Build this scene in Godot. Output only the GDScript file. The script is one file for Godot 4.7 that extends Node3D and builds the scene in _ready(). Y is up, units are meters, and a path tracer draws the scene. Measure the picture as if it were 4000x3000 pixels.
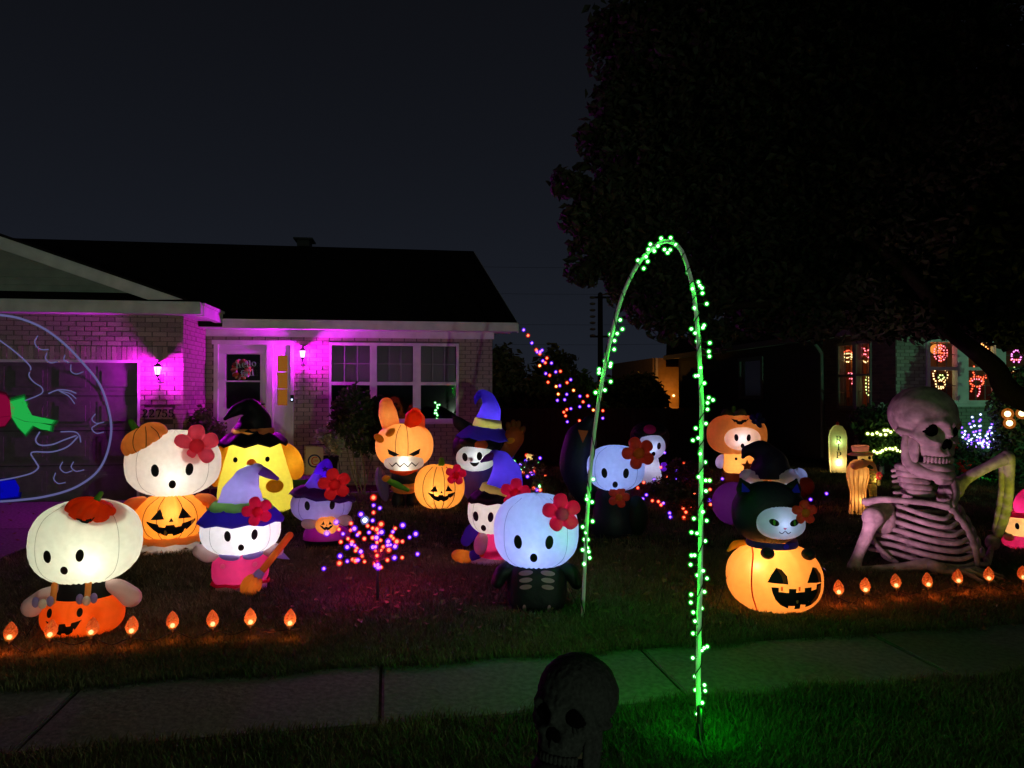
extends Node3D
# A front yard at night with glowing Halloween inflatables, string lights and a giant skeleton. Metres, y up.

var mats := {}
var tex := {}
var U := 1.0            # metres per modelling unit of the thing being built
var T: Node3D           # the thing being built
var rng := RandomNumberGenerator.new()
var led_meshes := {}
var leaf_cluster: ArrayMesh
var tones := []

# ---------------------------------------------------------------- helpers
func thing(called: String, label: String, category: String, at := Vector3.ZERO, turn := 0.0, group := "", unit := 1.0) -> Node3D:
	var o := Node3D.new()
	o.name = numbered(called)
	add_child(o)
	o.position = at
	o.rotation.y = turn
	tag(o, label, category, group)
	U = unit
	T = o
	return o

func tag(o: Node, label: String, category: String, group := "", kind := "") -> void:
	if label: o.set_meta("label", label)
	if category: o.set_meta("category", category)
	if group: o.set_meta("group", group)
	if kind: o.set_meta("kind", kind)

var used := {}
func numbered(called: String) -> String:
	var n: int = used.get(called, 0)
	used[called] = n + 1
	return called if n == 0 else "%s_%03d" % [called, n]

var child_used := {}
func put(mesh: Mesh, called: String, m: Material, parent: Node = null) -> MeshInstance3D:
	var o := MeshInstance3D.new()
	o.mesh = mesh
	if m: o.material_override = m if mesh.get_surface_count() == 1 else null
	if parent == null: parent = T
	var key := "%d/%s" % [parent.get_instance_id(), called]
	var n: int = child_used.get(key, 0)
	child_used[key] = n + 1
	o.name = called if n == 0 else "%s_%03d" % [called, n]
	parent.add_child(o, true)
	return o

func structure(o: Node) -> Node:
	o.set_meta("kind", "structure")
	return o

func noise_tex(key: String, freq: float, octaves: int, normal := false, lo := 0.0, hi := 1.0, size := 512, bump := 4.0) -> NoiseTexture2D:
	if tex.has(key): return tex[key]
	var n := FastNoiseLite.new()
	n.seed = hash(key) % 1000
	n.noise_type = FastNoiseLite.TYPE_SIMPLEX_SMOOTH
	n.frequency = freq
	n.fractal_octaves = octaves
	var t := NoiseTexture2D.new()
	t.width = size
	t.height = size
	t.seamless = true
	t.noise = n
	if normal:
		t.as_normal_map = true
		t.bump_strength = bump
	else:
		var g := Gradient.new()
		g.set_color(0, Color(lo, lo, lo))
		g.set_color(1, Color(hi, hi, hi))
		t.color_ramp = g
	tex[key] = t
	return t

func mat(key: String, c: Color, rough := 0.85, spec := 0.4) -> StandardMaterial3D:
	if mats.has(key): return mats[key]
	var m := StandardMaterial3D.new()
	m.resource_name = key
	m.albedo_color = c
	m.roughness = rough
	m.metallic_specular = spec
	mats[key] = m
	return m

func grain(m: StandardMaterial3D, key: String, freq: float, lo: float, hi: float, scale: float, bump := 0.0, octaves := 4) -> StandardMaterial3D:
	m.albedo_texture = noise_tex(key, freq, octaves, false, lo, hi)
	m.uv1_triplanar = true
	m.uv1_world_triplanar = true
	m.uv1_scale = Vector3.ONE * scale
	if bump > 0.0:
		m.normal_enabled = true
		m.normal_texture = noise_tex(key + "_normal", freq, octaves, true, 0, 1, 512, 6.0)
		m.normal_scale = bump
	return m

# nylon of the inflatables: thin, slightly shiny, creased, lets a lamp inside shine through
func cloth(key: String, c: Color, through := 1.0) -> StandardMaterial3D:
	if mats.has(key): return mats[key]
	var m := mat(key, c, 0.55, 0.35)
	m.backlight_enabled = true
	m.backlight = Color(through, through, through)
	m.albedo_texture = noise_tex("nylon", 0.012, 4, false, 0.93, 1.0)
	m.uv1_triplanar = true
	m.uv1_scale = Vector3.ONE * 2.2
	m.normal_enabled = true
	m.normal_texture = noise_tex("nylon_creases", 0.010, 4, true, 0, 1, 512, 5.0)
	m.normal_scale = 0.6
	return m

func glowing(key: String, c: Color, energy: float) -> StandardMaterial3D:
	if mats.has(key): return mats[key]
	var m := mat(key, Color(0.02, 0.02, 0.02), 0.6)
	m.emission_enabled = true
	m.emission = c
	m.emission_energy_multiplier = energy
	return m

func lamp(parent: Node, at: Vector3, energy: float, c: Color, size := 0.03) -> OmniLight3D:
	var l := OmniLight3D.new()
	l.name = "lamp_light"
	l.light_color = c
	l.light_energy = energy
	l.light_size = size
	l.omni_range = 25.0
	l.omni_attenuation = 2.0
	l.shadow_enabled = true
	parent.add_child(l, true)
	l.position = at
	return l

# a lamp inside an inflatable, in units; «bright» is how bright the cloth «r» units away shall be
func glow(at: Vector3, r: float, bright: float, c: Color) -> void:
	lamp(T, at * U, bright * r * r * U * U * 2.15, c, maxf(0.02, r * U * 0.12))

func st_new() -> SurfaceTool:
	var s := SurfaceTool.new()
	s.begin(Mesh.PRIMITIVE_TRIANGLES)
	s.set_smooth_group(0)
	return s

func grid_faces(s: SurfaceTool, base: int, rows: int, cols: int) -> void:
	for i in rows:
		for j in cols:
			var a := base + i * (cols + 1) + j
			var b := a + cols + 1
			for k in [a, b, a + 1, a + 1, b, b + 1]: s.add_index(k)

func box_to(s: SurfaceTool, lo: Vector3, hi: Vector3) -> void:
	s.set_smooth_group(-1)
	var p := [Vector3(lo.x, lo.y, lo.z), Vector3(hi.x, lo.y, lo.z), Vector3(hi.x, hi.y, lo.z), Vector3(lo.x, hi.y, lo.z), Vector3(lo.x, lo.y, hi.z), Vector3(hi.x, lo.y, hi.z), Vector3(hi.x, hi.y, hi.z), Vector3(lo.x, hi.y, hi.z)]
	for q in [[4, 7, 6, 5], [1, 2, 3, 0], [0, 3, 7, 4], [5, 6, 2, 1], [7, 3, 2, 6], [0, 4, 5, 1]]:
		for k in [0, 1, 2, 0, 2, 3]: s.add_vertex(p[q[k]])

func box(called: String, m: Material, lo: Vector3, hi: Vector3, parent: Node = null) -> MeshInstance3D:
	var b := BoxMesh.new()
	b.size = (hi - lo).abs()
	var o := put(b, called, m, parent)
	o.position = (lo + hi) / 2.0
	return o

func poly_to(s: SurfaceTool, pts: Array) -> void:   # a flat convex face
	for i in range(1, pts.size() - 1):
		for p in [pts[0], pts[i], pts[i + 1]]: s.add_vertex(p)

func slab(called: String, m: Material, pts: Array, down: Vector3, parent: Node = null) -> MeshInstance3D:   # a convex polygon made thick
	var s := st_new()
	s.set_smooth_group(-1)
	poly_to(s, pts)
	var low := []
	for p in pts: low.push_front(p + down)
	poly_to(s, low)
	for i in pts.size():
		var a: Vector3 = pts[i]
		var b: Vector3 = pts[(i + 1) % pts.size()]
		poly_to(s, [b, a, a + down, b + down])
	s.generate_normals()
	return put(s.commit(), called, m, parent)

# rounded form: superellipsoid with pumpkin ribs; returns what decals need to lie on it
func blob(called: String, m: Material, c: Vector3, r: Vector3, o := {}) -> Dictionary:
	var d := {"c": c, "r": r, "n": o.get("n", 2.0), "ribs": o.get("ribs", 0), "depth": o.get("depth", 0.07), "tilt": deg_to_rad(o.get("tilt", 0.0)), "lobes": o.get("lobes", 0)}
	var s := st_new()
	var big := maxf(r.x, r.y) * U
	var rows := clampi(int(big * 120.0) + 8, 10, 44)
	var cols := rows * 2
	if d.ribs > 0: cols = maxi(cols, d.ribs * 8)
	if d.lobes > 0:
		rows = 26
		cols = 52
	for i in rows + 1:
		var la := PI * (float(i) / rows - 0.5)
		for j in cols + 1:
			var lo := TAU * float(j) / cols + PI
			var v := Vector3(cos(la) * sin(lo), sin(la), cos(la) * cos(lo))
			s.add_vertex(on_blob(d, v) * U)
	grid_faces(s, 0, rows, cols)
	s.generate_normals()
	d.node = put(s.commit(), called, m, o.get("parent", T))
	return d

func on_blob(d: Dictionary, v: Vector3) -> Vector3:
	var n: float = d.n
	var k := pow(pow(absf(v.x) / d.r.x, n) + pow(absf(v.y) / d.r.y, n) + pow(absf(v.z) / d.r.z, n), -1.0 / n)
	k *= rib(d, v.x, v.z)
	if d.lobes > 0: k *= 1.0 - 0.42 * pow(1.0 - absf(cos(atan2(v.y, v.x) * d.lobes * 0.5)), 1.6) * Vector2(v.x, v.y).length()
	var p := v * k
	if d.ribs == 0 and d.lobes == 0 and d.r.x > 40.0: p *= 1.0 + 0.022 * sin(atan2(v.x, v.z) * 23.0 + sin(v.y * 5.0)) * pow(absf(v.y), 5.0) + 0.004 * sin(v.x * 31.0 + v.y * 17.0 + sin(v.y * 23.0) * 2.0)
	if d.ribs > 0: p.y *= 1.0 - 0.16 * exp(-pow(Vector2(p.x / d.r.x, p.z / d.r.z).length() * 3.2, 2.0))
	return Vector3(p.x * cos(d.tilt) - p.y * sin(d.tilt), p.x * sin(d.tilt) + p.y * cos(d.tilt), p.z) + d.c

func rib(d: Dictionary, x: float, z: float) -> float:
	if d.ribs <= 0: return 1.0
	return 1.0 - d.depth * pow(1.0 - absf(cos(atan2(x, z) * d.ribs * 0.5)), 2.5)

func z_on(d: Dictionary, x: float, y: float) -> float:   # front surface above (x, y)
	var q := Vector2(x - d.c.x, y - d.c.y).rotated(-d.tilt)
	var f := 1.0
	var z := 0.0
	for i in 5:
		var k := 1.0 - pow(absf(q.x) / (d.r.x * f), d.n) - pow(absf(q.y) / (d.r.y * f), d.n)
		z = d.r.z * f * pow(maxf(k, 0.0), 1.0 / d.n)
		f = rib(d, q.x, maxf(z, 0.001))
	return d.c.z + z

func decal(called: String, m: Material, d: Dictionary, poly: PackedVector2Array, lift := 0.8, parent: Node = null) -> MeshInstance3D:
	var lo := poly[0]
	var hi := poly[0]
	for p in poly:
		lo = lo.min(p)
		hi = hi.max(p)
	var step := maxf((hi - lo).x, (hi - lo).y) / 9.0
	var s := st_new()
	var count := 0
	for i in int(ceil((hi.x - lo.x) / step)):
		for j in int(ceil((hi.y - lo.y) / step)):
			var a := lo + Vector2(i, j) * step
			var cell := PackedVector2Array([a, a + Vector2(step, 0), a + Vector2(step, step), a + Vector2(0, step)])
			for piece in Geometry2D.intersect_polygons(poly, cell):
				var tri := Geometry2D.triangulate_polygon(piece)
				for q in tri.size():
					var first := q - q % 3
					var turn := (piece[tri[first + 1]] - piece[tri[first]]).cross(piece[tri[first + 2]] - piece[tri[first]])
					var p: Vector2 = piece[tri[q] if turn < 0.0 else tri[first + [0, 2, 1][q % 3]]]
					var e := 0.6
					var z := z_on(d, p.x, p.y)
					var nx := z - z_on(d, p.x + e, p.y)
					var ny := z - z_on(d, p.x, p.y + e)
					var n := Vector3(nx, ny, e).normalized()
					s.set_normal(n)
					s.add_vertex((Vector3(p.x, p.y, z) + n * lift) * U)
					count += 1
	var made := s.commit()
	return put(made, called, m, d.node if parent == null else parent)

func ov(cx: float, cy: float, rx: float, ry: float, rot := 0.0) -> PackedVector2Array:
	var out := PackedVector2Array()
	for i in 22: out.append(Vector2(cx, cy) + Vector2(cos(TAU * i / 22.0) * rx, sin(TAU * i / 22.0) * ry).rotated(deg_to_rad(rot)))
	return out

func grin(cx: float, cy: float, w: float, h: float, teeth := 3, up := 0.35) -> PackedVector2Array:
	var top := PackedVector2Array()
	var low := PackedVector2Array()
	for i in 49:
		var x := i / 24.0 - 1.0
		var notch := 0.22 * h if fposmod((x + 1.0) * teeth * 0.5 + 0.25, 1.0) < 0.38 and absf(x) < 0.82 else 0.0
		var bite := 0.2 * h if fposmod((x + 1.0) * teeth * 0.5 + 0.72, 1.0) < 0.34 and absf(x) < 0.62 else 0.0
		var y := cy + up * h * x * x
		top.append(Vector2(cx + x * w / 2.0, y - notch))
		low.append(Vector2(cx + x * w / 2.0, minf(y - 0.001 - 0.05 * h, cy - h * (1.0 - 1.25 * x * x) + bite)))
	for i in 49: top.append(low[48 - i])
	return top

func smile(cx: float, cy: float, w: float, h: float) -> PackedVector2Array:
	var out := PackedVector2Array()
	for i in 15: out.append(Vector2(cx + (i / 7.0 - 1.0) * w / 2.0, cy + 0.18 * h * pow(i / 7.0 - 1.0, 2.0)))
	for i in range(1, 14): out.append(Vector2(cx + (1.0 - i / 7.0) * w / 2.0, cy - h * (1.0 - pow(1.0 - i / 7.0, 2.0))))
	return out

func tri2(a: Vector2, b: Vector2, c: Vector2) -> PackedVector2Array:
	return PackedVector2Array([a, b, c])

func star2(cx: float, cy: float, r: float) -> PackedVector2Array:
	var out := PackedVector2Array()
	for i in 10: out.append(Vector2(cx, cy) + Vector2.UP.rotated(PI + TAU * i / 10.0) * r * (1.0 if i % 2 == 0 else 0.45))
	return out

func seam(called: String, m: Material, d: Dictionary, pts: Array, r: float, parent: Node = null) -> void:
	var line := []
	var fine := spline(pts.map(func(p): return Vector3(p.x, p.y, 0)), 5)
	for p in fine: line.append(Vector3(p.x, p.y, z_on(d, p.x, p.y) + r * 0.4))
	limb(called, m, line, [r, r], {"parent": d.node if parent == null else parent, "sides": 5, "smooth": false})

func pumpkin_seams(d: Dictionary, m: Material, xs: Array) -> void:
	for x in xs:
		var pts := []
		for i in 7:
			var t := i / 6.0 * 2.0 - 1.0
			pts.append(Vector2(d.c.x + x * d.r.x * sqrt(maxf(0.0, 1.0 - pow(t * 0.9, 2.0))), d.c.y + t * 0.88 * d.r.y))
		seam("seam", m, d, pts, 0.7)

func spline(pts: Array, per: int) -> Array:
	if pts.size() < 3: 
		var two := []
		for i in per + 1: two.append(pts[0].lerp(pts[1], i / float(per)))
		return two
	var out := []
	for i in pts.size() - 1:
		var a: Vector3 = pts[maxi(i - 1, 0)]
		var b: Vector3 = pts[i]
		var c: Vector3 = pts[i + 1]
		var e: Vector3 = pts[mini(i + 2, pts.size() - 1)]
		for k in per: out.append(b.cubic_interpolate(c, a, e, k / float(per)))
	out.append(pts[-1])
	return out

func pick(radii: Array, t: float) -> float:
	var x := t * (radii.size() - 1)
	var i := mini(int(x), radii.size() - 2)
	var f := x - i
	f = f * f * (3.0 - 2.0 * f) if radii.size() > 2 else f
	return lerpf(radii[i], radii[i + 1], f)

# a tube of varying radius with round ends; «flat» squashes it along z
func limb_to(s: SurfaceTool, base: int, pts: Array, radii: Array, o := {}) -> int:
	var line := spline(pts, o.get("per", 6)) if o.get("smooth", true) else pts
	var sides: int = o.get("sides", 14)
	var flat: float = o.get("flat", 1.0)
	var rings := []
	var n := line.size()
	var side := Vector3.ZERO
	for i in n:
		var dir: Vector3 = ((line[mini(i + 1, n - 1)] as Vector3) - (line[maxi(i - 1, 0)] as Vector3)).normalized()
		if i == 0:
			side = dir.cross(Vector3.BACK if absf(dir.z) < 0.9 else Vector3.UP).normalized()
		else:
			side = (side - dir * side.dot(dir)).normalized()
		var r := pick(radii, i / float(n - 1))
		var other := dir.cross(side)
		if i == 0 and not o.get("open", false):
			for k in 4: rings.append([line[0] - dir * r * cos(k * PI / 8.0), side, other, r * sin(k * PI / 8.0)])
		rings.append([line[i], side, other, r])
		if i == n - 1:
			for k in range(3, -1, -1): rings.append([line[i] + dir * r * cos(k * PI / 8.0), side, other, r * sin(k * PI / 8.0)])
	for g in rings:
		for j in sides + 1:
			var a := TAU * j / sides
			var off: Vector3 = (g[1] * cos(a) + g[2] * sin(a)) * maxf(g[3], 0.0001)
			off.z *= flat
			s.add_vertex((g[0] + off) * U)
	grid_faces(s, base, rings.size() - 1, sides)
	return base + rings.size() * (sides + 1)

func limb(called: String, m: Material, pts: Array, radii: Array, o := {}) -> MeshInstance3D:
	var s := st_new()
	limb_to(s, 0, pts, radii, o)
	s.generate_normals()
	return put(s.commit(), called, m, o.get("parent", T))

# turned form: profile of (radius, height); wave ruffles its rim
func lathe(called: String, m: Material, at: Vector3, profile: Array, o := {}) -> MeshInstance3D:
	var s := st_new()
	var sides: int = o.get("sides", 36)
	var depth: float = o.get("depth", 1.0)
	var wave: float = o.get("wave", 0.0)
	var tilt: float = deg_to_rad(o.get("tilt", 0.0))
	for i in profile.size():
		for j in sides + 1:
			var a := TAU * j / sides + PI
			var r: float = profile[i][0]
			var y: float = profile[i][1]
			if wave > 0.0: y += wave * sin(a * 9.0) * r / 60.0
			var p := Vector3(sin(a) * r, y, cos(a) * r * depth)
			p = Vector3(p.x * cos(tilt) - p.y * sin(tilt), p.x * sin(tilt) + p.y * cos(tilt), p.z)
			s.add_vertex((at + p) * U)
	grid_faces(s, 0, profile.size() - 1, sides)
	s.generate_normals()
	return put(s.commit(), called, m, o.get("parent", T))

func flower(c: Vector3, r: float, petal: Material, heart: Material, turn := 0.0, bright := 0.55) -> void:
	var f := blob("flower", petal, c, Vector3(r * 1.05, r * 1.05, r * 0.42), {"lobes": 5, "tilt": turn, "n": 2.2})
	blob("flower_centre", heart, c + Vector3(0, 0, r * 0.36), Vector3(r * 0.36, r * 0.36, r * 0.2), {"parent": f.node})
	glow(c + Vector3(0, 0, r * 0.05), r * 0.6, bright, Color(1.0, 0.95, 0.95))

func tethers(w: float, h: float) -> void:   # guy cords and pegs at both sides of an inflatable
	var cord := mat("tether_cord", Color(0.12, 0.12, 0.12), 0.8)
	for s in [-1.0, 1.0]:
		var peg := Vector3(s * (w + 30.0), 2.0, 18.0)
		limb("tether", cord, [Vector3(s * w, h, 0), peg], [0.5, 0.5], {"sides": 4, "smooth": false})
		limb("peg", cord, [peg + Vector3(0, 6, 0), peg + Vector3(-s * 2.0, -8, 0)], [0.9, 0.7], {"sides": 5, "smooth": false})

func head_seams(d: Dictionary, m: Material) -> void:   # the panels of a sewn round head
	for x in [-0.72, 0.72]:
		var pts := []
		for i in 9:
			var y := 0.94 - i / 8.0 * 1.86
			pts.append(Vector2(d.c.x + x * d.r.x * pow(maxf(0.0, 1.0 - pow(absf(y), d.n)), 1.0 / d.n), d.c.y + y * d.r.y))
		seam("seam", m, d, pts, 0.4)

func ghost_face(d: Dictionary, cx: float, cy: float, w: float, big := 1.0, mouth := true) -> void:
	var ink := mat("black_applique", Color(0.02, 0.02, 0.022), 0.7)
	decal("eye", ink, d, ov(cx - w, cy, 7.5 * big, 13.0 * big, 6))
	decal("eye", ink, d, ov(cx + w, cy, 7.5 * big, 13.0 * big, -6))
	if mouth: decal("mouth", ink, d, ov(cx, cy - 30.0 * big, 7.0 * big, 9.0 * big))

func led(colour: String) -> ArrayMesh:
	if led_meshes.has(colour): return led_meshes[colour]
	var k: Array = {"green": [Color(0.72, 1.0, 0.76), Color(0.0, 0.85, 0.12)], "red": [Color(1.0, 0.42, 0.26), Color(1.0, 0.12, 0.03)], "orange": [Color(1.0, 0.75, 0.4), Color(1.0, 0.3, 0.02)], "purple": [Color(0.60, 0.36, 1.0), Color(0.3, 0.03, 1.0)], "white": [Color(0.9, 0.95, 1.0), Color(0.5, 0.6, 0.9)], "yellow": [Color(0.92, 1.0, 0.6), Color(0.35, 0.45, 0.05)], "warm": [Color(1.0, 0.9, 0.62), Color(0.8, 0.4, 0.08)], "pink": [Color(1.0, 0.55, 0.6), Color(1.0, 0.05, 0.12)], "magenta": [Color(1.0, 0.6, 0.95), Color(0.8, 0.05, 0.6)]}[colour]
	var mesh := ArrayMesh.new()
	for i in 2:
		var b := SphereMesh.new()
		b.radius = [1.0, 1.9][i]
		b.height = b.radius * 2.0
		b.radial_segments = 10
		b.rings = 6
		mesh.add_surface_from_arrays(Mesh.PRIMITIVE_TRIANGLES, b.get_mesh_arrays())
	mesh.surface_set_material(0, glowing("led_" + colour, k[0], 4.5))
	var cover := glowing("led_halo_" + colour, k[1], 1.6)  # faint glowing shell stands in for the halo of light round a bulb
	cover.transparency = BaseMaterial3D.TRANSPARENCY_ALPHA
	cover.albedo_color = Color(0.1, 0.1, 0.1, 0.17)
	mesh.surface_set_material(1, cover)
	led_meshes[colour] = mesh
	return mesh

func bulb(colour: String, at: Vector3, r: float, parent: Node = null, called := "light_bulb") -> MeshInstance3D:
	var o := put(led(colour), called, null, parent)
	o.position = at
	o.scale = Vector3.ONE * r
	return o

func wire_from(called: String, m: Material, pts: Array, r: float, parent: Node = null, sides := 5) -> MeshInstance3D:
	var keep := U
	U = 1.0
	var o := limb(called, m, pts, [r, r], {"sides": sides, "per": 4, "parent": T if parent == null else parent})
	U = keep
	return o

# foliage: one cluster of folded leaves, copied through the lobes of a crown
func make_leaf_cluster() -> void:
	var s := st_new()
	s.set_smooth_group(-1)
	for i in 9:
		var c := Vector3(rng.randf_range(-1, 1), rng.randf_range(-1, 1), rng.randf_range(-1, 1)) * 0.62
		var b := Basis.from_euler(Vector3(rng.randf_range(-1.2, 1.2), rng.randf() * TAU, rng.randf_range(-1.0, 1.0)))
		var l := rng.randf_range(0.28, 0.42)
		var w := l * 0.60
		var p := [Vector3(-l, 0, 0), Vector3(-0.2 * l, 0.05, w), Vector3(l, -0.03, 0), Vector3(-0.2 * l, 0.05, -w), Vector3(0, -0.06, 0)]
		for q in [[0, 1, 4], [1, 2, 4], [2, 3, 4], [3, 0, 4]]:
			for k in q: s.add_vertex(c + b * p[k])
	s.generate_normals()
	leaf_cluster = s.commit()

func leaf_mat(key: String) -> StandardMaterial3D:
	if mats.has(key): return mats[key]
	var m := mat(key, Color.WHITE, 0.6, 0.3)
	m.vertex_color_use_as_albedo = true
	m.backlight_enabled = true
	m.backlight = Color(0.45, 0.45, 0.45)
	return m

func crown(called: String, lobes: Array, count: int, size: float, tone: Color, spread := 0.45, parent: Node = null) -> void:
	var mm := MultiMesh.new()
	mm.transform_format = MultiMesh.TRANSFORM_3D
	mm.use_colors = true
	mm.mesh = leaf_cluster
	mm.instance_count = count
	var total := 0.0
	for l in lobes: total += l[1] * l[1]
	var at := 0
	for i in lobes.size():
		var l: Array = lobes[i]
		var n := int(count * l[1] * l[1] / total) if i < lobes.size() - 1 else count - at
		for k in n:
			var v := Vector3(rng.randfn(), rng.randfn(), rng.randfn()).normalized()
			var r := pow(rng.randf(), spread) * rng.randf_range(0.86, 1.08)
			var p: Vector3 = l[0] + Vector3(v.x, v.y * l[2], v.z) * r * l[1]
			var b := Basis.from_euler(Vector3(rng.randf_range(-0.7, 0.7), rng.randf() * TAU, rng.randf_range(-0.7, 0.7))).scaled(Vector3.ONE * size * rng.randf_range(0.55, 1.5))
			mm.set_instance_transform(at, Transform3D(b, p))
			var f := rng.randf_range(0.55, 1.35)
			mm.set_instance_color(at, Color(tone.r * f * rng.randf_range(0.85, 1.3), tone.g * f, tone.b * f * rng.randf_range(0.7, 1.1)))
			at += 1
	var o := MultiMeshInstance3D.new()
	o.multimesh = mm
	o.material_override = leaf_mat("leaves")
	o.name = called
	o.set_meta("kind", "stuff")
	(T if parent == null else parent).add_child(o, true)

# a wall of small boxes: the rectangle less its openings, each (x0, y0, x1, y1); «place» turns (x, y, depth) into the parent's axes
func wall_panel(called: String, m: Material, rect: Array, holes: Array, thick: float, place: Callable, parent: Node) -> void:
	var xs := [rect[0], rect[2]]
	var ys := [rect[1], rect[3]]
	for h in holes:
		xs.append_array([clampf(h[0], rect[0], rect[2]), clampf(h[2], rect[0], rect[2])])
		ys.append_array([clampf(h[1], rect[1], rect[3]), clampf(h[3], rect[1], rect[3])])
	xs.sort()
	ys.sort()
	var s := st_new()
	for i in xs.size() - 1:
		for j in ys.size() - 1:
			if xs[i + 1] - xs[i] < 0.001 or ys[j + 1] - ys[j] < 0.001: continue
			var cx: float = (xs[i] + xs[i + 1]) / 2.0
			var cy: float = (ys[j] + ys[j + 1]) / 2.0
			var inside := false
			for h in holes: inside = inside or (cx > h[0] and cx < h[2] and cy > h[1] and cy < h[3])
			if inside: continue
			var a: Vector3 = place.call(xs[i], ys[j], 0.0)
			var b: Vector3 = place.call(xs[i + 1], ys[j + 1], thick)
			box_to(s, a.min(b), a.max(b))
	s.generate_normals()
	put(s.commit(), called, m, parent)

var brick_mesh: BoxMesh
# running bond on that wall; the «near» ones are parts of their own, the others one part
func bricks(rect: Array, holes: Array, place: Callable, parent: Node, near: Callable, most: int, mm_tones: Array) -> void:
	if brick_mesh == null:
		brick_mesh = BoxMesh.new()
		brick_mesh.size = Vector3.ONE
	var far := []
	var made := 0
	var row := 0
	var y: float = rect[1] + 0.005
	while y + 0.06 < rect[3]:
		var x: float = rect[0] - (0.1 if row % 2 else 0.0)
		while x < rect[2]:
			var spans := [[maxf(x, rect[0]), minf(x + 0.203, rect[2])]]
			for h in holes:
				if y + 0.062 > h[1] and y < h[3]:
					var kept := []
					for sp in spans:
						if sp[0] < h[0]: kept.append([sp[0], minf(sp[1], h[0])])
						if sp[1] > h[2]: kept.append([maxf(sp[0], h[2]), sp[1]])
					spans = kept
			for sp in spans:
				if sp[1] - sp[0] < 0.03: continue
				var out := rng.randf_range(0.006, 0.013)
				var a: Vector3 = place.call(sp[0], y, -out)
				var b: Vector3 = place.call(sp[1] - 0.009, y + 0.062, 0.02)
				var t := Transform3D(Basis.from_scale((b - a).abs()), (a + b) / 2.0)
				if made < most and near.call(sp[0], y):
					var o := put(brick_mesh, "brick", mm_tones[rng.randi() % mm_tones.size()], parent)
					o.transform = t
					made += 1
				else: far.append(t)
			x += 0.212
		y += 0.0715
		row += 1
	var mm := MultiMesh.new()
	mm.transform_format = MultiMesh.TRANSFORM_3D
	mm.mesh = brick_mesh
	mm.instance_count = far.size()
	for i in far.size(): mm.set_instance_transform(i, far[i])
	var f := MultiMeshInstance3D.new()
	f.multimesh = mm
	f.material_override = mm_tones[0]
	f.name = "brick_courses"
	f.set_meta("kind", "stuff")
	parent.add_child(f, true)

func text(called: String, words: String, size: float, depth: float, m: Material, at: Vector3, parent: Node, serif := true, turn := Vector3.ZERO) -> MeshInstance3D:
	var f := SystemFont.new()
	f.font_names = PackedStringArray(["Droid Serif" if serif else "Droid Sans"])
	var t := TextMesh.new()
	t.text = words
	t.font = f
	t.font_size = 64
	t.pixel_size = size / 64.0
	t.depth = depth
	var o := put(t, called, m, parent)
	o.position = at
	o.rotation = turn
	return o

# ---------------------------------------------------------------- the scene
const LOT := 0.13963     # the houses stand turned eight degrees to the camera

func lot(u: float, y: float, v: float) -> Vector3:   # from the houses' axes (along the front, up, back) to the world
	return Basis(Vector3.UP, LOT) * Vector3(u, y, -v)

func _ready() -> void:
	rng.seed = 20251031
	var cam := Camera3D.new()
	cam.name = "camera"
	cam.position = Vector3(0, 1.6, 0)
	cam.rotation_degrees = Vector3(0.766, 0, 0)
	cam.fov = 56.8
	cam.near = 0.05
	cam.far = 400.0
	add_child(cam)
	var we := WorldEnvironment.new()
	we.name = "world_environment"
	var e := Environment.new()
	e.background_mode = Environment.BG_SKY
	var sm := ProceduralSkyMaterial.new()
	sm.sky_top_color = Color(0.040, 0.042, 0.055)
	sm.sky_horizon_color = Color(0.115, 0.13, 0.165)
	sm.sky_curve = 0.22
	sm.ground_bottom_color = Color(0.02, 0.02, 0.025)
	sm.ground_horizon_color = Color(0.06, 0.065, 0.075)
	sm.sun_angle_max = 0.0
	var sky := Sky.new()
	sky.sky_material = sm
	e.sky = sky
	e.tonemap_mode = Environment.TONE_MAPPER_LINEAR
	e.tonemap_exposure = 1.0
	e.sdfgi_enabled = true
	e.ssao_enabled = true
	e.ssil_enabled = true
	we.environment = e
	add_child(we)
	var fill_light := DirectionalLight3D.new()     # faint fill added from behind the camera to lift the dark lawn
	fill_light.name = "night_fill"
	fill_light.light_color = Color(1.0, 0.96, 0.90)
	fill_light.light_energy = 0.015
	fill_light.light_angular_distance = 20.0
	fill_light.sky_mode = DirectionalLight3D.SKY_MODE_LIGHT_ONLY
	fill_light.shadow_enabled = true
	fill_light.basis = Basis.looking_at(-Vector3(0.5, 0.8, 0.9), Vector3.UP)
	add_child(fill_light)

	make_leaf_cluster()
	ground()
	flood("pale floodlight on a stake across the street aimed at the house with the garage", Vector3(3.2, 0.15, 7.5), Vector3(-5.6, 2.75, -11.6), Color(0.86, 1.0, 0.86), 25.0, "pale", 33.0)
	flood("mint green floodlight on a stake in the grass aimed at the neighbour's front wall", Vector3(8.6, 0.1, -3.2), Vector3(9.6, 1.9, -14.5), Color(0.58, 1.0, 0.74), 20.0, "mint", 34.0)
	house()
	neighbour()
	beyond()
	big_tree()
	shrubs()
	inflatables()
	skeleton()
	lawn_ornaments()
	light_arch()
	light_clusters()
	path_lights()
	window_lights()
	front_skull()
	grass()

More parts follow.
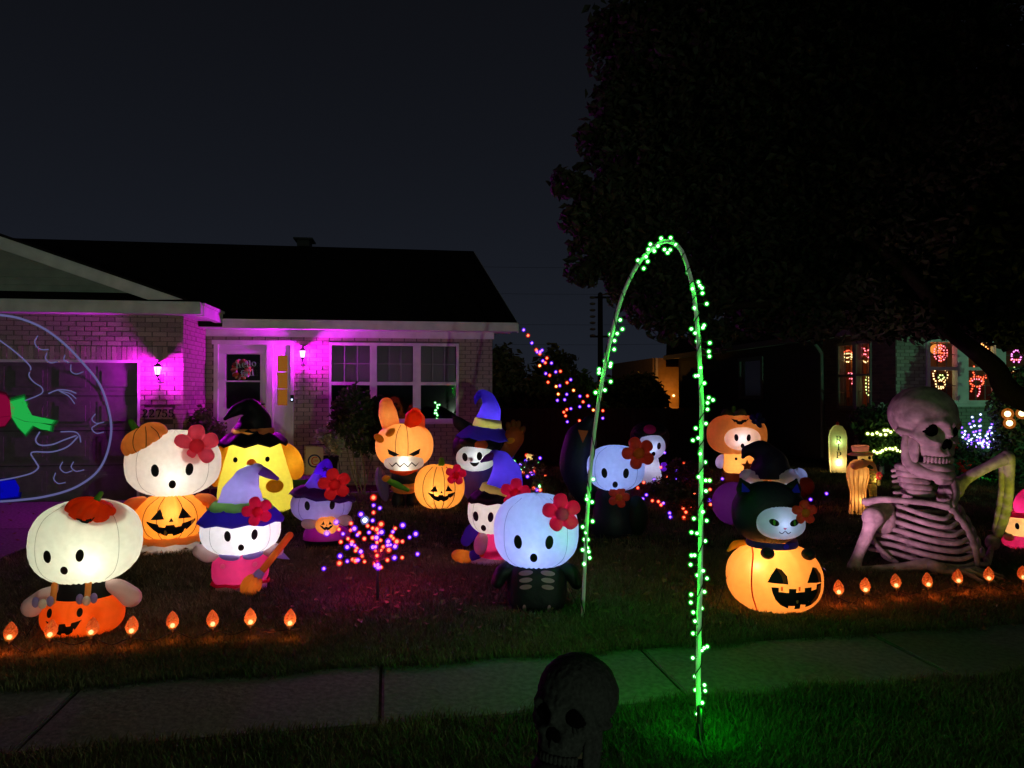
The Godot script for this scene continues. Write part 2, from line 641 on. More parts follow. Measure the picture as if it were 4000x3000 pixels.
# ---------------------------------------------------------------- ground
func ground() -> void:
	var soil := grain(mat("soil_and_thatch", Color(0.30, 0.27, 0.19), 1.0, 0.1), "soil", 0.02, 0.45, 1.0, 0.9, 0.6)
	var pm := PlaneMesh.new()
	pm.size = Vector2(700, 700)
	var g := put(pm, "ground", soil, self)
	structure(g)
	var walk := Node3D.new()
	walk.name = "sidewalk"
	walk.rotation.y = deg_to_rad(10.0)
	add_child(walk)
	structure(walk)
	for k in 3:
		tones.append(grain(mat("concrete_%d" % k, [Color(0.50, 0.49, 0.48), Color(0.45, 0.45, 0.44), Color(0.53, 0.52, 0.51)][k], 0.95, 0.2), "concrete", 0.03, 0.75, 1.0, 1.3, 0.5))
	for i in range(-4, 7):
		var x0 := -0.03 + i * 1.59
		var s := st_new()
		var h := 0.012 + rng.randf() * 0.004
		box_to(s, Vector3(x0 + 0.008, -0.08, -4.24), Vector3(x0 + 1.582, h - 0.008, -3.48))
		box_to(s, Vector3(x0 + 0.02, h - 0.008, -4.228), Vector3(x0 + 1.57, h, -3.492))
		s.generate_normals()
		put(s.commit(), "slab", tones[rng.randi() % 3], walk)
	var drive := Node3D.new()
	drive.name = "driveway"
	drive.rotation.y = LOT
	add_child(drive)
	structure(drive)
	for i in 3:
		box("slab", tones[i], Vector3(-9.4, -0.08, -11.3 + i * 2.2), Vector3(-3.9 - i * 0.05, 0.01, -9.12 + i * 2.2), drive)
	# strip of bark and dry leaves in front of the house
	var bed := slab("flower_bed", grain(mat("bark_mulch", Color(0.27, 0.2, 0.15), 1.0, 0.1), "mulch", 0.06, 0.4, 1.0, 1.5, 0.8), [lot(-2.0, 0.02, 11.4), lot(2.2, 0.02, 11.4), lot(2.2, 0.02, 12.5), lot(-2.0, 0.02, 12.5)], Vector3(0, -0.06, 0), self)
	structure(bed)
	for i in 14:   # edging of the bed
		var o := thing("edging_stone", "one of the pale concrete edging stones in the row before the window bed", "stone", lot(-2.0 + i * 0.3, 0, 11.35), LOT, "edging stones of the window bed")
		box("stone", tones[i % 3], Vector3(-0.14, -0.03, -0.05), Vector3(0.14, 0.06, 0.05), o)

func grass() -> void:
	var s := st_new()
	s.set_smooth_group(-1)
	for i in 9:
		var a := rng.randf() * TAU
		var c := Vector3(rng.randf_range(-1, 1), 0, rng.randf_range(-1, 1)) * 0.05
		var lean := Vector3(cos(a), 0, sin(a)) * rng.randf_range(0.01, 0.045)
		var h := rng.randf_range(0.03, 0.065)
		var side := Vector3(-sin(a), 0, cos(a)) * 0.0022
		var mid := c + lean * 0.35 + Vector3(0, h * 0.6, 0)
		for p in [c - side, mid - side * 0.8, c + side, c + side, mid - side * 0.8, mid + side * 0.8, mid - side * 0.8, c + lean + Vector3(0, h, 0), mid + side * 0.8]: s.add_vertex(p)
	s.generate_normals()
	var tuft := s.commit()
	var gm := mat("grass_blades", Color.WHITE, 0.7, 0.25)
	gm.vertex_color_use_as_albedo = true
	gm.backlight_enabled = true
	gm.backlight = Color(0.4, 0.4, 0.4)
	var spots := []
	var wn := FastNoiseLite.new()
	wn.frequency = 0.35
	wn.seed = 7
	for i in 95000:
		var z := 0.0
		var x := 0.0
		if i < 26000:
			z = rng.randf_range(2.4, 4.6)
		elif i < 70000:
			z = rng.randf_range(3.6, 7.2)
		else:
			z = rng.randf_range(7.0, 15.0)
		x = rng.randf_range(-0.78, 0.80) * z
		var v := -x * sin(deg_to_rad(10.0)) + z * cos(deg_to_rad(10.0))
		var u := x * cos(deg_to_rad(10.0)) + z * sin(deg_to_rad(10.0))
		if v > 3.48 + 0.03 * sin(u * 9.0) and v < 4.21 - 0.03 * sin(u * 7.0): continue
		var q := Basis(Vector3.UP, -LOT) * Vector3(x, 0, -z)
		if -q.z > 11.3 or (q.x < -3.85 and -q.z > 6.9): 
			if q.x < 2.3: continue
		if -q.z > 13.0 and q.x > 8.4: continue
		spots.append(Vector3(x, 0, -z))
	var mm := MultiMesh.new()
	mm.transform_format = MultiMesh.TRANSFORM_3D
	mm.use_colors = true
	mm.mesh = tuft
	mm.instance_count = spots.size()
	for i in spots.size():
		var p: Vector3 = spots[i]
		var k := rng.randf_range(0.75, 1.25) * (1.0 + clampf((-p.z - 7.0) * 0.06, 0.0, 0.4))
		mm.set_instance_transform(i, Transform3D(Basis(Vector3.UP, rng.randf() * TAU).scaled(Vector3(k, k * rng.randf_range(0.7, 1.1), k)), p))
		var dry := clampf(0.5 + wn.get_noise_2d(p.x, p.z) * 0.9 + rng.randf_range(-0.3, 0.3), 0, 1)
		var c := Color(0.06, 0.085, 0.03).lerp(Color(0.21, 0.16, 0.085), dry)
		var f := rng.randf_range(0.7, 1.25)
		mm.set_instance_color(i, Color(c.r * f, c.g * f, c.b * f))
	var o := MultiMeshInstance3D.new()
	o.multimesh = mm
	o.material_override = gm
	o.name = "lawn_grass"
	add_child(o)
	tag(o, "short patchy autumn grass covering the front lawn and the kerb strip", "grass", "", "stuff")
	# fallen leaves
	var ls := st_new()
	ls.set_smooth_group(-1)
	for q in [[Vector3(-0.04, 0, 0), Vector3(0, 0.012, 0.026), Vector3(0, -0.004, 0)], [Vector3(0, 0.012, 0.026), Vector3(0.045, 0.01, 0), Vector3(0, -0.004, 0)], [Vector3(0.045, 0.01, 0), Vector3(0, 0.016, -0.027), Vector3(0, -0.004, 0)], [Vector3(0, 0.016, -0.027), Vector3(-0.04, 0, 0), Vector3(0, -0.004, 0)]]:
		for p in q: ls.add_vertex(p)
	ls.generate_normals()
	var lm := MultiMesh.new()
	lm.transform_format = MultiMesh.TRANSFORM_3D
	lm.use_colors = true
	lm.mesh = ls.commit()
	lm.instance_count = 1600
	for i in 1600:
		var z := rng.randf_range(4.6, 12.5)
		var x := rng.randf_range(-0.4, 0.78) * z if i < 1350 else rng.randf_range(-0.75, 0.0) * z
		var b := Basis.from_euler(Vector3(rng.randf_range(-0.4, 0.4), rng.randf() * TAU, rng.randf_range(-0.4, 0.4))).scaled(Vector3.ONE * rng.randf_range(0.45, 0.85))
		lm.set_instance_transform(i, Transform3D(b, Vector3(x, rng.randf_range(0.03, 0.06), -z)))
		var f := rng.randf_range(0.6, 1.3)
		lm.set_instance_color(i, Color(0.17 * f, 0.11 * f, 0.05 * f))
	var lo := MultiMeshInstance3D.new()
	lo.multimesh = lm
	lo.material_override = leaf_mat("leaves")
	lo.name = "fallen_leaves"
	add_child(lo)
	tag(lo, "dry brown fallen leaves scattered over the lawn", "leaves", "", "stuff")

# ---------------------------------------------------------------- the house
func frame_window(called: String, rect: Array, panes: Array, place: Callable, parent: Node, frame_mat: Material, out := 0.05) -> MeshInstance3D:
	var s := st_new()
	var xs := [rect[0], rect[2]]
	var ys := [rect[1], rect[3]]
	for h in panes:
		xs.append_array([h[0], h[2]])
		ys.append_array([h[1], h[3]])
	xs.sort()
	ys.sort()
	for i in xs.size() - 1:
		for j in ys.size() - 1:
			if xs[i + 1] - xs[i] < 0.001 or ys[j + 1] - ys[j] < 0.001: continue
			var c := Vector2((xs[i] + xs[i + 1]) / 2.0, (ys[j] + ys[j + 1]) / 2.0)
			var skip := false
			for h in panes: skip = skip or (c.x > h[0] and c.x < h[2] and c.y > h[1] and c.y < h[3])
			if skip: continue
			var a: Vector3 = place.call(xs[i], ys[j], -out)
			var b: Vector3 = place.call(xs[i + 1], ys[j + 1], 0.1)
			box_to(s, a.min(b), a.max(b))
	s.generate_normals()
	var f := put(s.commit(), called, frame_mat, parent)
	var glass := mat("window_glass", Color(0.04, 0.04, 0.05, 0.10), 0.05, 0.5)
	glass.transparency = BaseMaterial3D.TRANSPARENCY_ALPHA
	for h in panes:
		var a: Vector3 = place.call(h[0], h[1], 0.03)
		var b: Vector3 = place.call(h[2], h[3], 0.036)
		box("pane", glass, a.min(b), a.max(b), f)
	return f

func muntins(f: Node, h: Array, nx: int, ny: int, place: Callable, m: Material, w := 0.012) -> void:
	for i in range(1, nx):
		var x := lerpf(h[0], h[2], float(i) / nx)
		var a: Vector3 = place.call(x - w / 2, h[1], 0.01)
		var b: Vector3 = place.call(x + w / 2, h[3], 0.028)
		box("muntin", m, a.min(b), a.max(b), f)
	for j in range(1, ny):
		var y := lerpf(h[1], h[3], float(j) / ny)
		var a: Vector3 = place.call(h[0], y - w / 2, 0.012)
		var b: Vector3 = place.call(h[2], y + w / 2, 0.0265)
		box("muntin", m, a.min(b), a.max(b), f)

func lantern(at: Vector3, parent_turn: float, label: String, energy: float) -> void:
	var iron := mat("lantern_iron", Color(0.35, 0.3, 0.33), 0.5)
	thing("wall_lantern", label, "lantern", at, parent_turn, "purple lit wall lanterns of the house")
	var k := 0.0115
	U = k
	limb("bracket", iron, [Vector3(0, -7, -10), Vector3(0, -10, -3), Vector3(0, -5, 0)], [1.2, 1.0, 1.0])
	box("back_plate", iron, Vector3(-4, -13, -10.5) * k, Vector3(4, -3, -9.2) * k)
	lathe("base", iron, Vector3(0, -6, 0), [[0.1, -1], [3.0, 0], [3.6, 1.5], [3.2, 2.2]], {"sides": 6})
	lathe("cap", iron, Vector3(0, 6.5, 0), [[6.6, 0], [6.2, 0.8], [3.6, 2.6], [1.0, 4.2], [0.8, 5.8], [0.05, 6.6]], {"sides": 6})
	for i in 6:
		var a := TAU * i / 6.0 + PI
		var d := Vector3(sin(a), 0, cos(a))
		limb("post", iron, [d * 3.6 + Vector3(0, -4, 0), d * 5.6 + Vector3(0, 6.6, 0)], [0.35, 0.35], {"sides": 5})
	var g := glowing("lantern_glow", Color(1.0, 0.72, 1.0), 3.0)
	lathe("lamp_glass", g, Vector3(0, 0, 0), [[0.1, -4.0], [2.9, -3.8], [4.6, 6.2], [0.1, 6.4]], {"sides": 6})
	lamp(T, Vector3(0, 1, 0) * k, energy, Color(0.92, 0.03, 1.0), 0.035)

func house() -> void:
	var h := thing("brick_house", "low pale brick house with garage, white trim and dark shingle roof", "house", Vector3.ZERO, LOT)
	var brick_tones := []
	for k in 4: brick_tones.append(grain(mat("painted_brick_%d" % k, [Color(0.68, 0.63, 0.57), Color(0.74, 0.69, 0.62), Color(0.62, 0.57, 0.53), Color(0.70, 0.62, 0.57)][k], 0.95, 0.2), "brick_face", 0.05, 0.75, 1.0, 2.0, 0.4))
	var mortar := grain(mat("mortar", Color(0.47, 0.44, 0.41), 1.0, 0.1), "mortar_grain", 0.05, 0.7, 1.0, 2.0)
	var trim := grain(mat("white_trim", Color(0.86, 0.86, 0.84), 0.6, 0.4), "trim_dirt", 0.01, 0.85, 1.0, 0.6)
	var dark := mat("dark_interior", Color(0.10, 0.09, 0.10), 0.95, 0.1)
	var door_tone := grain(mat("garage_door_paint", Color(0.42, 0.39, 0.40), 0.6, 0.3), "door_dirt", 0.015, 0.85, 1.0, 0.8)
	var shingle := grain(mat("shingle", Color(0.16, 0.14, 0.14), 1.0, 0.1), "shingle_grain", 0.05, 0.6, 1.0, 1.6, 0.6)
	# garage front, v = 11.3
	var gf := func(x, y, d): return Vector3(x, y, -11.3 - d)
	var ghole := [-8.9, -0.1, -4.055, 2.09]
	wall_panel("garage_wall", mortar, [-9.6, -0.1, -3.43, 2.86], [ghole], 0.2, gf, h)
	var pl := [-3.96, 1.21, -3.56, 1.395]
	bricks([-6.4, 0.0, -3.43, 2.24], [ghole, pl], gf, h, func(x, y): return x > -4.1 and y > 1.0, 110, brick_tones)
	bricks([-6.4, 2.31, -3.43, 2.86], [], gf, h, func(x, y): return x > -5.0 and y > 2.2, 40, brick_tones)
	for i in 40:   # upright bricks above the garage door
		var x := -6.5 + i * 0.0715
		if x < -3.5: box("brick", brick_tones[i % 4], Vector3(x, 2.1, -11.32), Vector3(x + 0.0625, 2.30, -11.29 + 0.002 * (i % 3)), h)
	# the side of the garage, facing the porch
	var gs := func(x, y, d): return Vector3(-3.43 - d, y, -x)
	wall_panel("garage_side_wall", mortar, [11.52, -0.1, 12.6, 2.86], [], 0.2, gs, h)
	bricks([11.28, 0.0, 12.47, 2.8], [], func(x, y, d): return Vector3(-3.425 - d, y, -x), h, func(_x, y): return y > 1.2, 45, brick_tones)
	# number stone
	var stone := grain(mat("number_stone", Color(0.74, 0.68, 0.64), 0.9), "concrete", 0.03, 0.75, 1.0, 1.3)
	var ns := box("number_plaque", stone, Vector3(pl[0] + 0.006, pl[1] + 0.006, -11.32), Vector3(pl[2] - 0.006, pl[3] - 0.006, -11.27), h)
	text("house_number", "22755", 0.165, 0.012, mat("number_paint", Color(0.07, 0.06, 0.06), 0.7), Vector3(0, -0.002, 0.03), ns)
	# garage door: raised panels in four rows
	var gd := box("garage_door", door_tone, Vector3(ghole[0], 0.0, -11.42), Vector3(ghole[2], 2.09, -11.38), h)
	for r in 4:
		for c in 8:
			var x0: float = ghole[0] + 0.1 + c * 0.592
			var y0 := 0.09 + r * 0.517
			var s := st_new()
			box_to(s, Vector3(x0, y0, -11.381) - gd.position, Vector3(x0 + 0.49, y0 + 0.36, -11.374) - gd.position)
			box_to(s, Vector3(x0 + 0.06, y0 + 0.06, -11.376) - gd.position, Vector3(x0 + 0.43, y0 + 0.3, -11.364) - gd.position)
			s.generate_normals()
			put(s.commit(), "door_panel", door_tone, gd)
	for r in range(1, 4): box("panel_joint", mat("joint_shadow", Color(0.15, 0.14, 0.14)), Vector3(ghole[0], r * 0.517 + 0.008, -11.3795) - gd.position, Vector3(ghole[2], r * 0.517 + 0.018, -11.3775) - gd.position, gd)
	box("door_trim", trim, Vector3(-9.0, 2.06, -11.38), Vector3(-4.0, 2.10, -11.285), h)
	box("door_trim", trim, Vector3(-4.065, 0.0, -11.38), Vector3(-4.03, 2.058, -11.287), h)
	# garage eaves, gable and roof
	box("garage_gutter", trim, Vector3(-9.9, 2.755, -11.0), Vector3(-3.06, 2.93, -10.88), h)
	box("garage_gutter_lip", trim, Vector3(-9.9, 2.90, -10.879), Vector3(-3.06, 2.935, -10.86), h)
	box("garage_soffit", trim, Vector3(-9.9, 2.77, -11.29), Vector3(-3.43, 2.79, -11.002), h)
	box("side_gutter", trim, Vector3(-3.16, 2.74, -12.08), Vector3(-3.05, 2.925, -11.004), h)
	box("side_gutter_lip", trim, Vector3(-3.048, 2.89, -12.08), Vector3(-3.02, 2.93, -10.95), h)
	box("side_soffit", trim, Vector3(-3.428, 2.765, -12.3), Vector3(-3.162, 2.785, -11.0), h)
	slab("pent_roof", shingle, [Vector3(-9.9, 2.94, -10.9), Vector3(-3.1, 2.94, -10.9), Vector3(-3.4, 3.10, -11.28), Vector3(-9.6, 3.10, -11.28)], Vector3(0, -0.03, 0), h)
	var siding := grain(mat("gable_siding", Color(0.62, 0.63, 0.60), 0.7, 0.3), "trim_dirt", 0.01, 0.85, 1.0, 0.6)
	for i in 7:
		var y := 3.08 + i * 0.115
		var hw := (3.87 - y) / 0.35 + 0.12
		slab("siding_plank", siding, [Vector3(-6.5 - hw, y, -11.285), Vector3(-6.5 + hw, y, -11.285), Vector3(-6.5 + hw - 0.33, y + 0.118, -11.30), Vector3(-6.5 - hw + 0.33, y + 0.118, -11.30)], Vector3(0, 0, -0.03), h)
	for sgn in [-1.0, 1.0]:
		slab("rake_board", trim, [Vector3(-6.5 + sgn * 2.72, 2.955, -10.87), Vector3(-6.5, 3.90, -10.87), Vector3(-6.5, 4.09, -10.87), Vector3(-6.5 + sgn * 3.2, 2.97, -10.87)], Vector3(0, 0, -0.03), h)
		slab("rake_soffit", trim, [Vector3(-6.5 + sgn * 2.70, 2.96, -10.905), Vector3(-6.5, 3.895, -10.905), Vector3(-6.5, 3.895, -11.3), Vector3(-6.5 + sgn * 2.70, 2.96, -11.3)], Vector3(0, 0.02, 0), h)
		slab("garage_roof", shingle, [Vector3(-6.5 + sgn * 3.26, 2.985, -10.86), Vector3(-6.5, 4.115, -10.86), Vector3(-6.5, 4.115, -17.0), Vector3(-6.5 + sgn * 3.26, 2.985, -13.2)], Vector3(0, -0.04, 0), h)
	# main front, v = 12.5
	var mf := func(x, y, d): return Vector3(x, y, -12.5 - d)
	var door_rect := [-3.289, 0.2, -1.995, 2.446]
	var win := [-1.411, 1.118, 0.811, 2.476]
	wall_panel("front_wall", mortar, [-3.42, -0.1, 1.41, 2.75], [door_rect, win], 0.2, mf, h)
	bricks([-3.42, 0.0, 1.41, 2.74], [door_rect, win], mf, h, func(x, y): return x > -1.957 and x < -1.403 and y > 1.0, 105, brick_tones)
	var rs := func(x, y, d): return Vector3(1.41 - d, y, -x)
	wall_panel("end_wall", mortar, [12.702, -0.1, 29.0, 2.75], [], 0.2, rs, h)
	wall_panel("back_wall", mortar, [-9.6, -0.1, 1.2, 2.75], [], 0.2, func(x, y, d): return Vector3(x, y, -29.0 + d), h)
	wall_panel("far_side_wall", mortar, [11.502, -0.1, 28.8, 2.75], [], 0.2, func(x, y, d): return Vector3(-9.6 + d, y, -x), h)
	# eaves
	box("front_gutter", trim, Vector3(-3.04, 2.66, -12.12), Vector3(1.78, 2.80, -12.0), h)
	box("front_gutter_lip", trim, Vector3(-3.04, 2.765, -11.998), Vector3(1.78, 2.808, -11.975), h)
	box("front_soffit", trim, Vector3(-3.42, 2.68, -12.7), Vector3(1.74, 2.70, -12.122), h)
	box("frieze_board", trim, Vector3(-3.42, 2.56, -12.496), Vector3(1.43, 2.678, -12.47), h)
	# roof
	var ry := 5.80
	var slope := (ry - 2.80) / (20.9 - 12.02)
	slab("main_roof", shingle, [Vector3(-11.0, 2.80, -12.02), Vector3(1.78, 2.80, -12.02), Vector3(1.78, ry, -20.9), Vector3(-11.0, ry, -20.9)], Vector3(0, -0.12, 0), h)
	slab("back_roof", shingle, [Vector3(-11.0, ry, -20.9), Vector3(1.78, ry, -20.9), Vector3(1.78, 2.80, -29.8), Vector3(-11.0, 2.80, -29.8)], Vector3(0, -0.12, 0), h)
	slab("gable_wall", siding, [Vector3(1.40, 2.74, -12.6), Vector3(1.40, 2.74, -29.0), Vector3(1.40, ry - 0.13, -20.9)], Vector3(-0.1, 0, 0), h)
	slab("gable_fascia", trim, [Vector3(1.785, 2.64, -12.02), Vector3(1.785, 2.79, -12.02), Vector3(1.785, ry, -20.9), Vector3(1.785, ry - 0.16, -20.9)], Vector3(0.02, 0, 0), h)
	var cb := BoxMesh.new()
	cb.size = Vector3(1, 1, 1)
	for i in 62:
		var t := (i + 0.5) / 62.0
		var o := put(cb, "shingle_course", shingle, h)
		o.transform = Transform3D(Basis(Vector3.RIGHT, atan(slope) - 0.03) * Basis.from_scale(Vector3(12.78, 0.012, 0.165)), Vector3(-4.61, 2.806 + t * (ry - 2.80), -12.02 - t * 8.88))
	var rv := box("roof_vent", mat("vent_metal", Color(0.2, 0.2, 0.2), 0.7), Vector3(-3.175, 5.7, -20.9), Vector3(-2.846, 5.88, -20.3), h)
	box("vent_cap", mat("vent_metal", Color(0.2, 0.2, 0.2), 0.7), Vector3(-0.26, 0.10, -0.36), Vector3(0.26, 0.14, 0.36), rv)
	# window of three double sashes
	var panes := []
	for k in [[-1.372, -0.724], [-0.606, 0.013], [0.149, 0.770]]:
		panes.append([k[0], 1.158, k[1], 1.745])
		panes.append([k[0], 1.801, k[1], 2.428])
	var wf := frame_window("front_window", win, panes, mf, h, trim, 0.03)
	for k in [1, 3, 5]: muntins(wf, panes[k], 3, 2, mf, mat("pale_grey_trim", Color(0.55, 0.54, 0.55), 0.6))
	box("window_sill", trim, Vector3(win[0] - 0.03, win[1] - 0.05, -12.6), Vector3(win[2] + 0.03, win[1] - 0.002, -12.43), wf)
	for k in 3:
		var blind := mat("window_blind", Color(0.66, 0.60, 0.66), 0.9)
		var p: Array = panes[k * 2 + 1]
		for j in 16:
			var y := lerpf(p[1] - 0.05, p[3], j / 16.0)
			slab("blind_slat", blind, [Vector3(p[0] - 0.02, y, -12.68), Vector3(p[2] + 0.02, y, -12.68), Vector3(p[2] + 0.02, y + 0.045, -12.70), Vector3(p[0] - 0.02, y + 0.045, -12.70)], Vector3(0, 0, -0.003), wf)
	box("dark_room", dark, Vector3(-3.3, 0.3, -13.6), Vector3(1.2, 2.6, -13.5), h)
	# door, storm door and sidelight
	var dp := [[-3.111, 1.342, -2.549, 1.795], [-3.111, 1.819, -2.549, 2.264]]
	var sl := []
	for k in 3: sl.append([-2.277, 1.395 + k * 0.29, -2.102, 1.395 + k * 0.29 + 0.275])
	var all := dp.duplicate()
	all.append_array(sl)
	var dw := mat("door_white", Color(0.80, 0.79, 0.80), 0.5, 0.4)
	var df := frame_window("front_door", door_rect, all, mf, h, dw, 0.0)
	for k in [[-3.289, -3.222], [-2.436, -2.337], [-2.041, -1.995]]:
		box("door_casing", trim, Vector3(k[0], 0.2, -12.499), Vector3(k[1], door_rect[3], -12.45), df)
	box("door_casing", trim, Vector3(door_rect[0] - 0.03, door_rect[3] - 0.02, -12.5), Vector3(door_rect[2] + 0.03, door_rect[3] + 0.05, -12.44), df)
	box("storm_rail", dw, Vector3(-3.163, 2.28, -12.499), Vector3(-2.474, 2.33, -12.478), df)
	box("lower_panel", dw, Vector3(-3.074, 0.35, -12.499), Vector3(-2.579, 1.1, -12.485), df)
	box("lower_panel", dw, Vector3(-2.262, 0.4, -12.499), Vector3(-2.110, 1.05, -12.485), df)
	var handle := mat("handle_metal", Color(0.25, 0.23, 0.22), 0.35)
	handle.metallic = 0.8
	U = 1.0
	limb("door_handle", handle, [Vector3(-2.504, 1.42, -12.49), Vector3(-2.504, 1.42, -12.42), Vector3(-2.458, 1.42, -12.42)], [0.012, 0.012], {"parent": df, "smooth": false})
	box("sidelight_glow", glowing("lit_window_shade", Color(0.86, 0.52, 0.16), 0.42), Vector3(-2.307, 1.25, -12.68), Vector3(-2.071, 2.4, -12.66), df)
	box("inner_door", mat("inner_door_paint", Color(0.09, 0.08, 0.08), 0.5), Vector3(-3.178, 0.2, -12.68), Vector3(-2.474, 2.4, -12.64), df)
	var bell := box("doorbell_camera", mat("black_plastic", Color(0.03, 0.03, 0.03), 0.4), Vector3(-2.041, 1.458, -12.45), Vector3(-1.988, 1.576, -12.42), h)
	bulb("white", Vector3(0, -0.02, 0.016), 0.013, bell, "bell_light")
	var step := box("porch_step", tones[0], Vector3(-3.0, 0.0, -12.49), Vector3(-1.6, 0.19, -11.6), h)
	# lanterns, and what hangs on the house
	lantern(lot(-3.742, 1.924, 11.17), LOT, "purple glowing wall lantern on the brick beside the garage door", 3.6)
	lantern(lot(-1.835, 2.251, 12.37), LOT, "purple glowing wall lantern between the front door and the window", 3.8)
	var wr := thing("door_wreath", "autumn leaf wreath with hello fall lettering hung on the front door", "wreath", lot(-2.842, 2.003, 12.44), LOT)
	for i in 26:
		var a := TAU * i / 26.0
		var c: Color = [Color(0.55, 0.25, 0.08), Color(0.62, 0.5, 0.3), Color(0.35, 0.22, 0.1), Color(0.6, 0.6, 0.58)][i % 4]
		U = 0.01
		blob("leaf", mat("wreath_leaf_%d" % (i % 4), c), Vector3(cos(a) * 11, sin(a) * 13, rng.randf_range(0, 4)), Vector3(6, 3.4, 1.6), {"tilt": rad_to_deg(a) + rng.randf_range(-50, 50)})
	var letters := mat("pale_green_letters", Color(0.55, 0.85, 0.62), 0.7)
	text("hello_lettering", "hello", 0.14, 0.012, letters, Vector3(0.09, 0.085, 0.07), T, true, Vector3(0, 0, 0.12))
	text("fall_lettering", "fall", 0.14, 0.012, letters, Vector3(0.11, -0.065, 0.07), T, true, Vector3(0, 0, 0.12))
	# moon picture thrown on the garage door
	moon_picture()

func moon_picture() -> void:
	thing("projected_moon_light", "glowing outline of a crescent moon face thrown on the garage door", "projected light", Vector3.ZERO, LOT)
	U = 1.0
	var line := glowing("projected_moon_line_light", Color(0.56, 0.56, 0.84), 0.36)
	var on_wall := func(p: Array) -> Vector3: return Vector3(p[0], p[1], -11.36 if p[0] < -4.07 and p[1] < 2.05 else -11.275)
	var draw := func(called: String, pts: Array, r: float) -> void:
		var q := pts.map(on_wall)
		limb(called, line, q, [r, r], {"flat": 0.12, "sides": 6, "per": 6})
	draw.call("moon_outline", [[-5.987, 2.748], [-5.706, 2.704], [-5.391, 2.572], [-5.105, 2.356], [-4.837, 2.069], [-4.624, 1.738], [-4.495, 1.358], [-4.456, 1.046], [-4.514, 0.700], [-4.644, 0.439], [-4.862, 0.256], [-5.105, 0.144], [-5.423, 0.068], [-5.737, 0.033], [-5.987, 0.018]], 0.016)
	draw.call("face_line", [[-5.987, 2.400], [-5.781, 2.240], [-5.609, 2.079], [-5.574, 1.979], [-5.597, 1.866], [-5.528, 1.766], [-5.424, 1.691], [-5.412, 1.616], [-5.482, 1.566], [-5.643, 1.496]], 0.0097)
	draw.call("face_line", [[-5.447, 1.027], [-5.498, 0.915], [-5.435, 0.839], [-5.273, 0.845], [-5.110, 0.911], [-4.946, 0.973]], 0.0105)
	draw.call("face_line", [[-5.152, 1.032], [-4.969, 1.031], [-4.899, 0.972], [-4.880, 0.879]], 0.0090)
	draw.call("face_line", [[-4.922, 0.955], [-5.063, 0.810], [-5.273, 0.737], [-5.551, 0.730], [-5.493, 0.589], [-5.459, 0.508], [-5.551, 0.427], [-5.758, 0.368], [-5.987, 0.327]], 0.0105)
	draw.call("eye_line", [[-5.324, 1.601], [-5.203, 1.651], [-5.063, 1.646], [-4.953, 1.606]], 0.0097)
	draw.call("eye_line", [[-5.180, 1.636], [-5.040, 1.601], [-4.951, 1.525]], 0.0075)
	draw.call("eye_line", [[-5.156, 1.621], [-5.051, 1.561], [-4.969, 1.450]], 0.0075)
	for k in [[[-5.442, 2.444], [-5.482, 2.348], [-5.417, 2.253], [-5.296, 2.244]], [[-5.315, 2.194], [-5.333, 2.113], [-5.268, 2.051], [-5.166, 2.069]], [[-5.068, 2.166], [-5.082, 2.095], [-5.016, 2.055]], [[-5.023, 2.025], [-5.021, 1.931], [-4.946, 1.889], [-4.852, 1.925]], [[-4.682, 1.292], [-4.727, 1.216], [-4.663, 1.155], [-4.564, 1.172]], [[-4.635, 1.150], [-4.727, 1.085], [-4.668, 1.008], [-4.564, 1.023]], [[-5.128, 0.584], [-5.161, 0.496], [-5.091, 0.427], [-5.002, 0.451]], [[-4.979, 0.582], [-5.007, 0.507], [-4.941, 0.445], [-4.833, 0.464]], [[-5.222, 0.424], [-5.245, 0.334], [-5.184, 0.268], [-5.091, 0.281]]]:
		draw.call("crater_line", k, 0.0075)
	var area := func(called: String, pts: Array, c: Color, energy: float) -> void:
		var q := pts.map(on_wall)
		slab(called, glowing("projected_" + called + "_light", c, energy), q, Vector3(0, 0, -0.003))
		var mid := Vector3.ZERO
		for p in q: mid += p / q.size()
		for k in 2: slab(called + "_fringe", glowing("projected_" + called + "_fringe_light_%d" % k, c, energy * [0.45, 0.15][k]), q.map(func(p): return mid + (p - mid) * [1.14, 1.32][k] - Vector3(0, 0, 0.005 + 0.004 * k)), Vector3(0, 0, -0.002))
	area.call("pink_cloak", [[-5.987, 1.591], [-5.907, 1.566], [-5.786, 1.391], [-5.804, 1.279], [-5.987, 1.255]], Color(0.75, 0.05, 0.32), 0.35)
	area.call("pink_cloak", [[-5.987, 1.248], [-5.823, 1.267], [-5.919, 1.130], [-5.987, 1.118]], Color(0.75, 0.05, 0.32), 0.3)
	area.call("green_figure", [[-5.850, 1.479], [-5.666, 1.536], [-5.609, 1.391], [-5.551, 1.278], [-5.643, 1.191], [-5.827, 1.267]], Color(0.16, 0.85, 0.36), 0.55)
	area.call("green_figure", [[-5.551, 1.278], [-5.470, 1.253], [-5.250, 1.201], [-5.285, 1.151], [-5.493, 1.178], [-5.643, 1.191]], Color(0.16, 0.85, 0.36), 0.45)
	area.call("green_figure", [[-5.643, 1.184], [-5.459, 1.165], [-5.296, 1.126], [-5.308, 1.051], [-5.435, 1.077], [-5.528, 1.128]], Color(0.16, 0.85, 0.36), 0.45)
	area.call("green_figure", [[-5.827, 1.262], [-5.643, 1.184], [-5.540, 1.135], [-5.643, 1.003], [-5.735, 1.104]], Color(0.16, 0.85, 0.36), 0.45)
	area.call("blue_patch", [[-5.987, 0.317], [-5.770, 0.330], [-5.712, 0.217], [-5.735, 0.093], [-5.987, 0.060]], Color(0.0, 0.02, 0.8), 0.55)

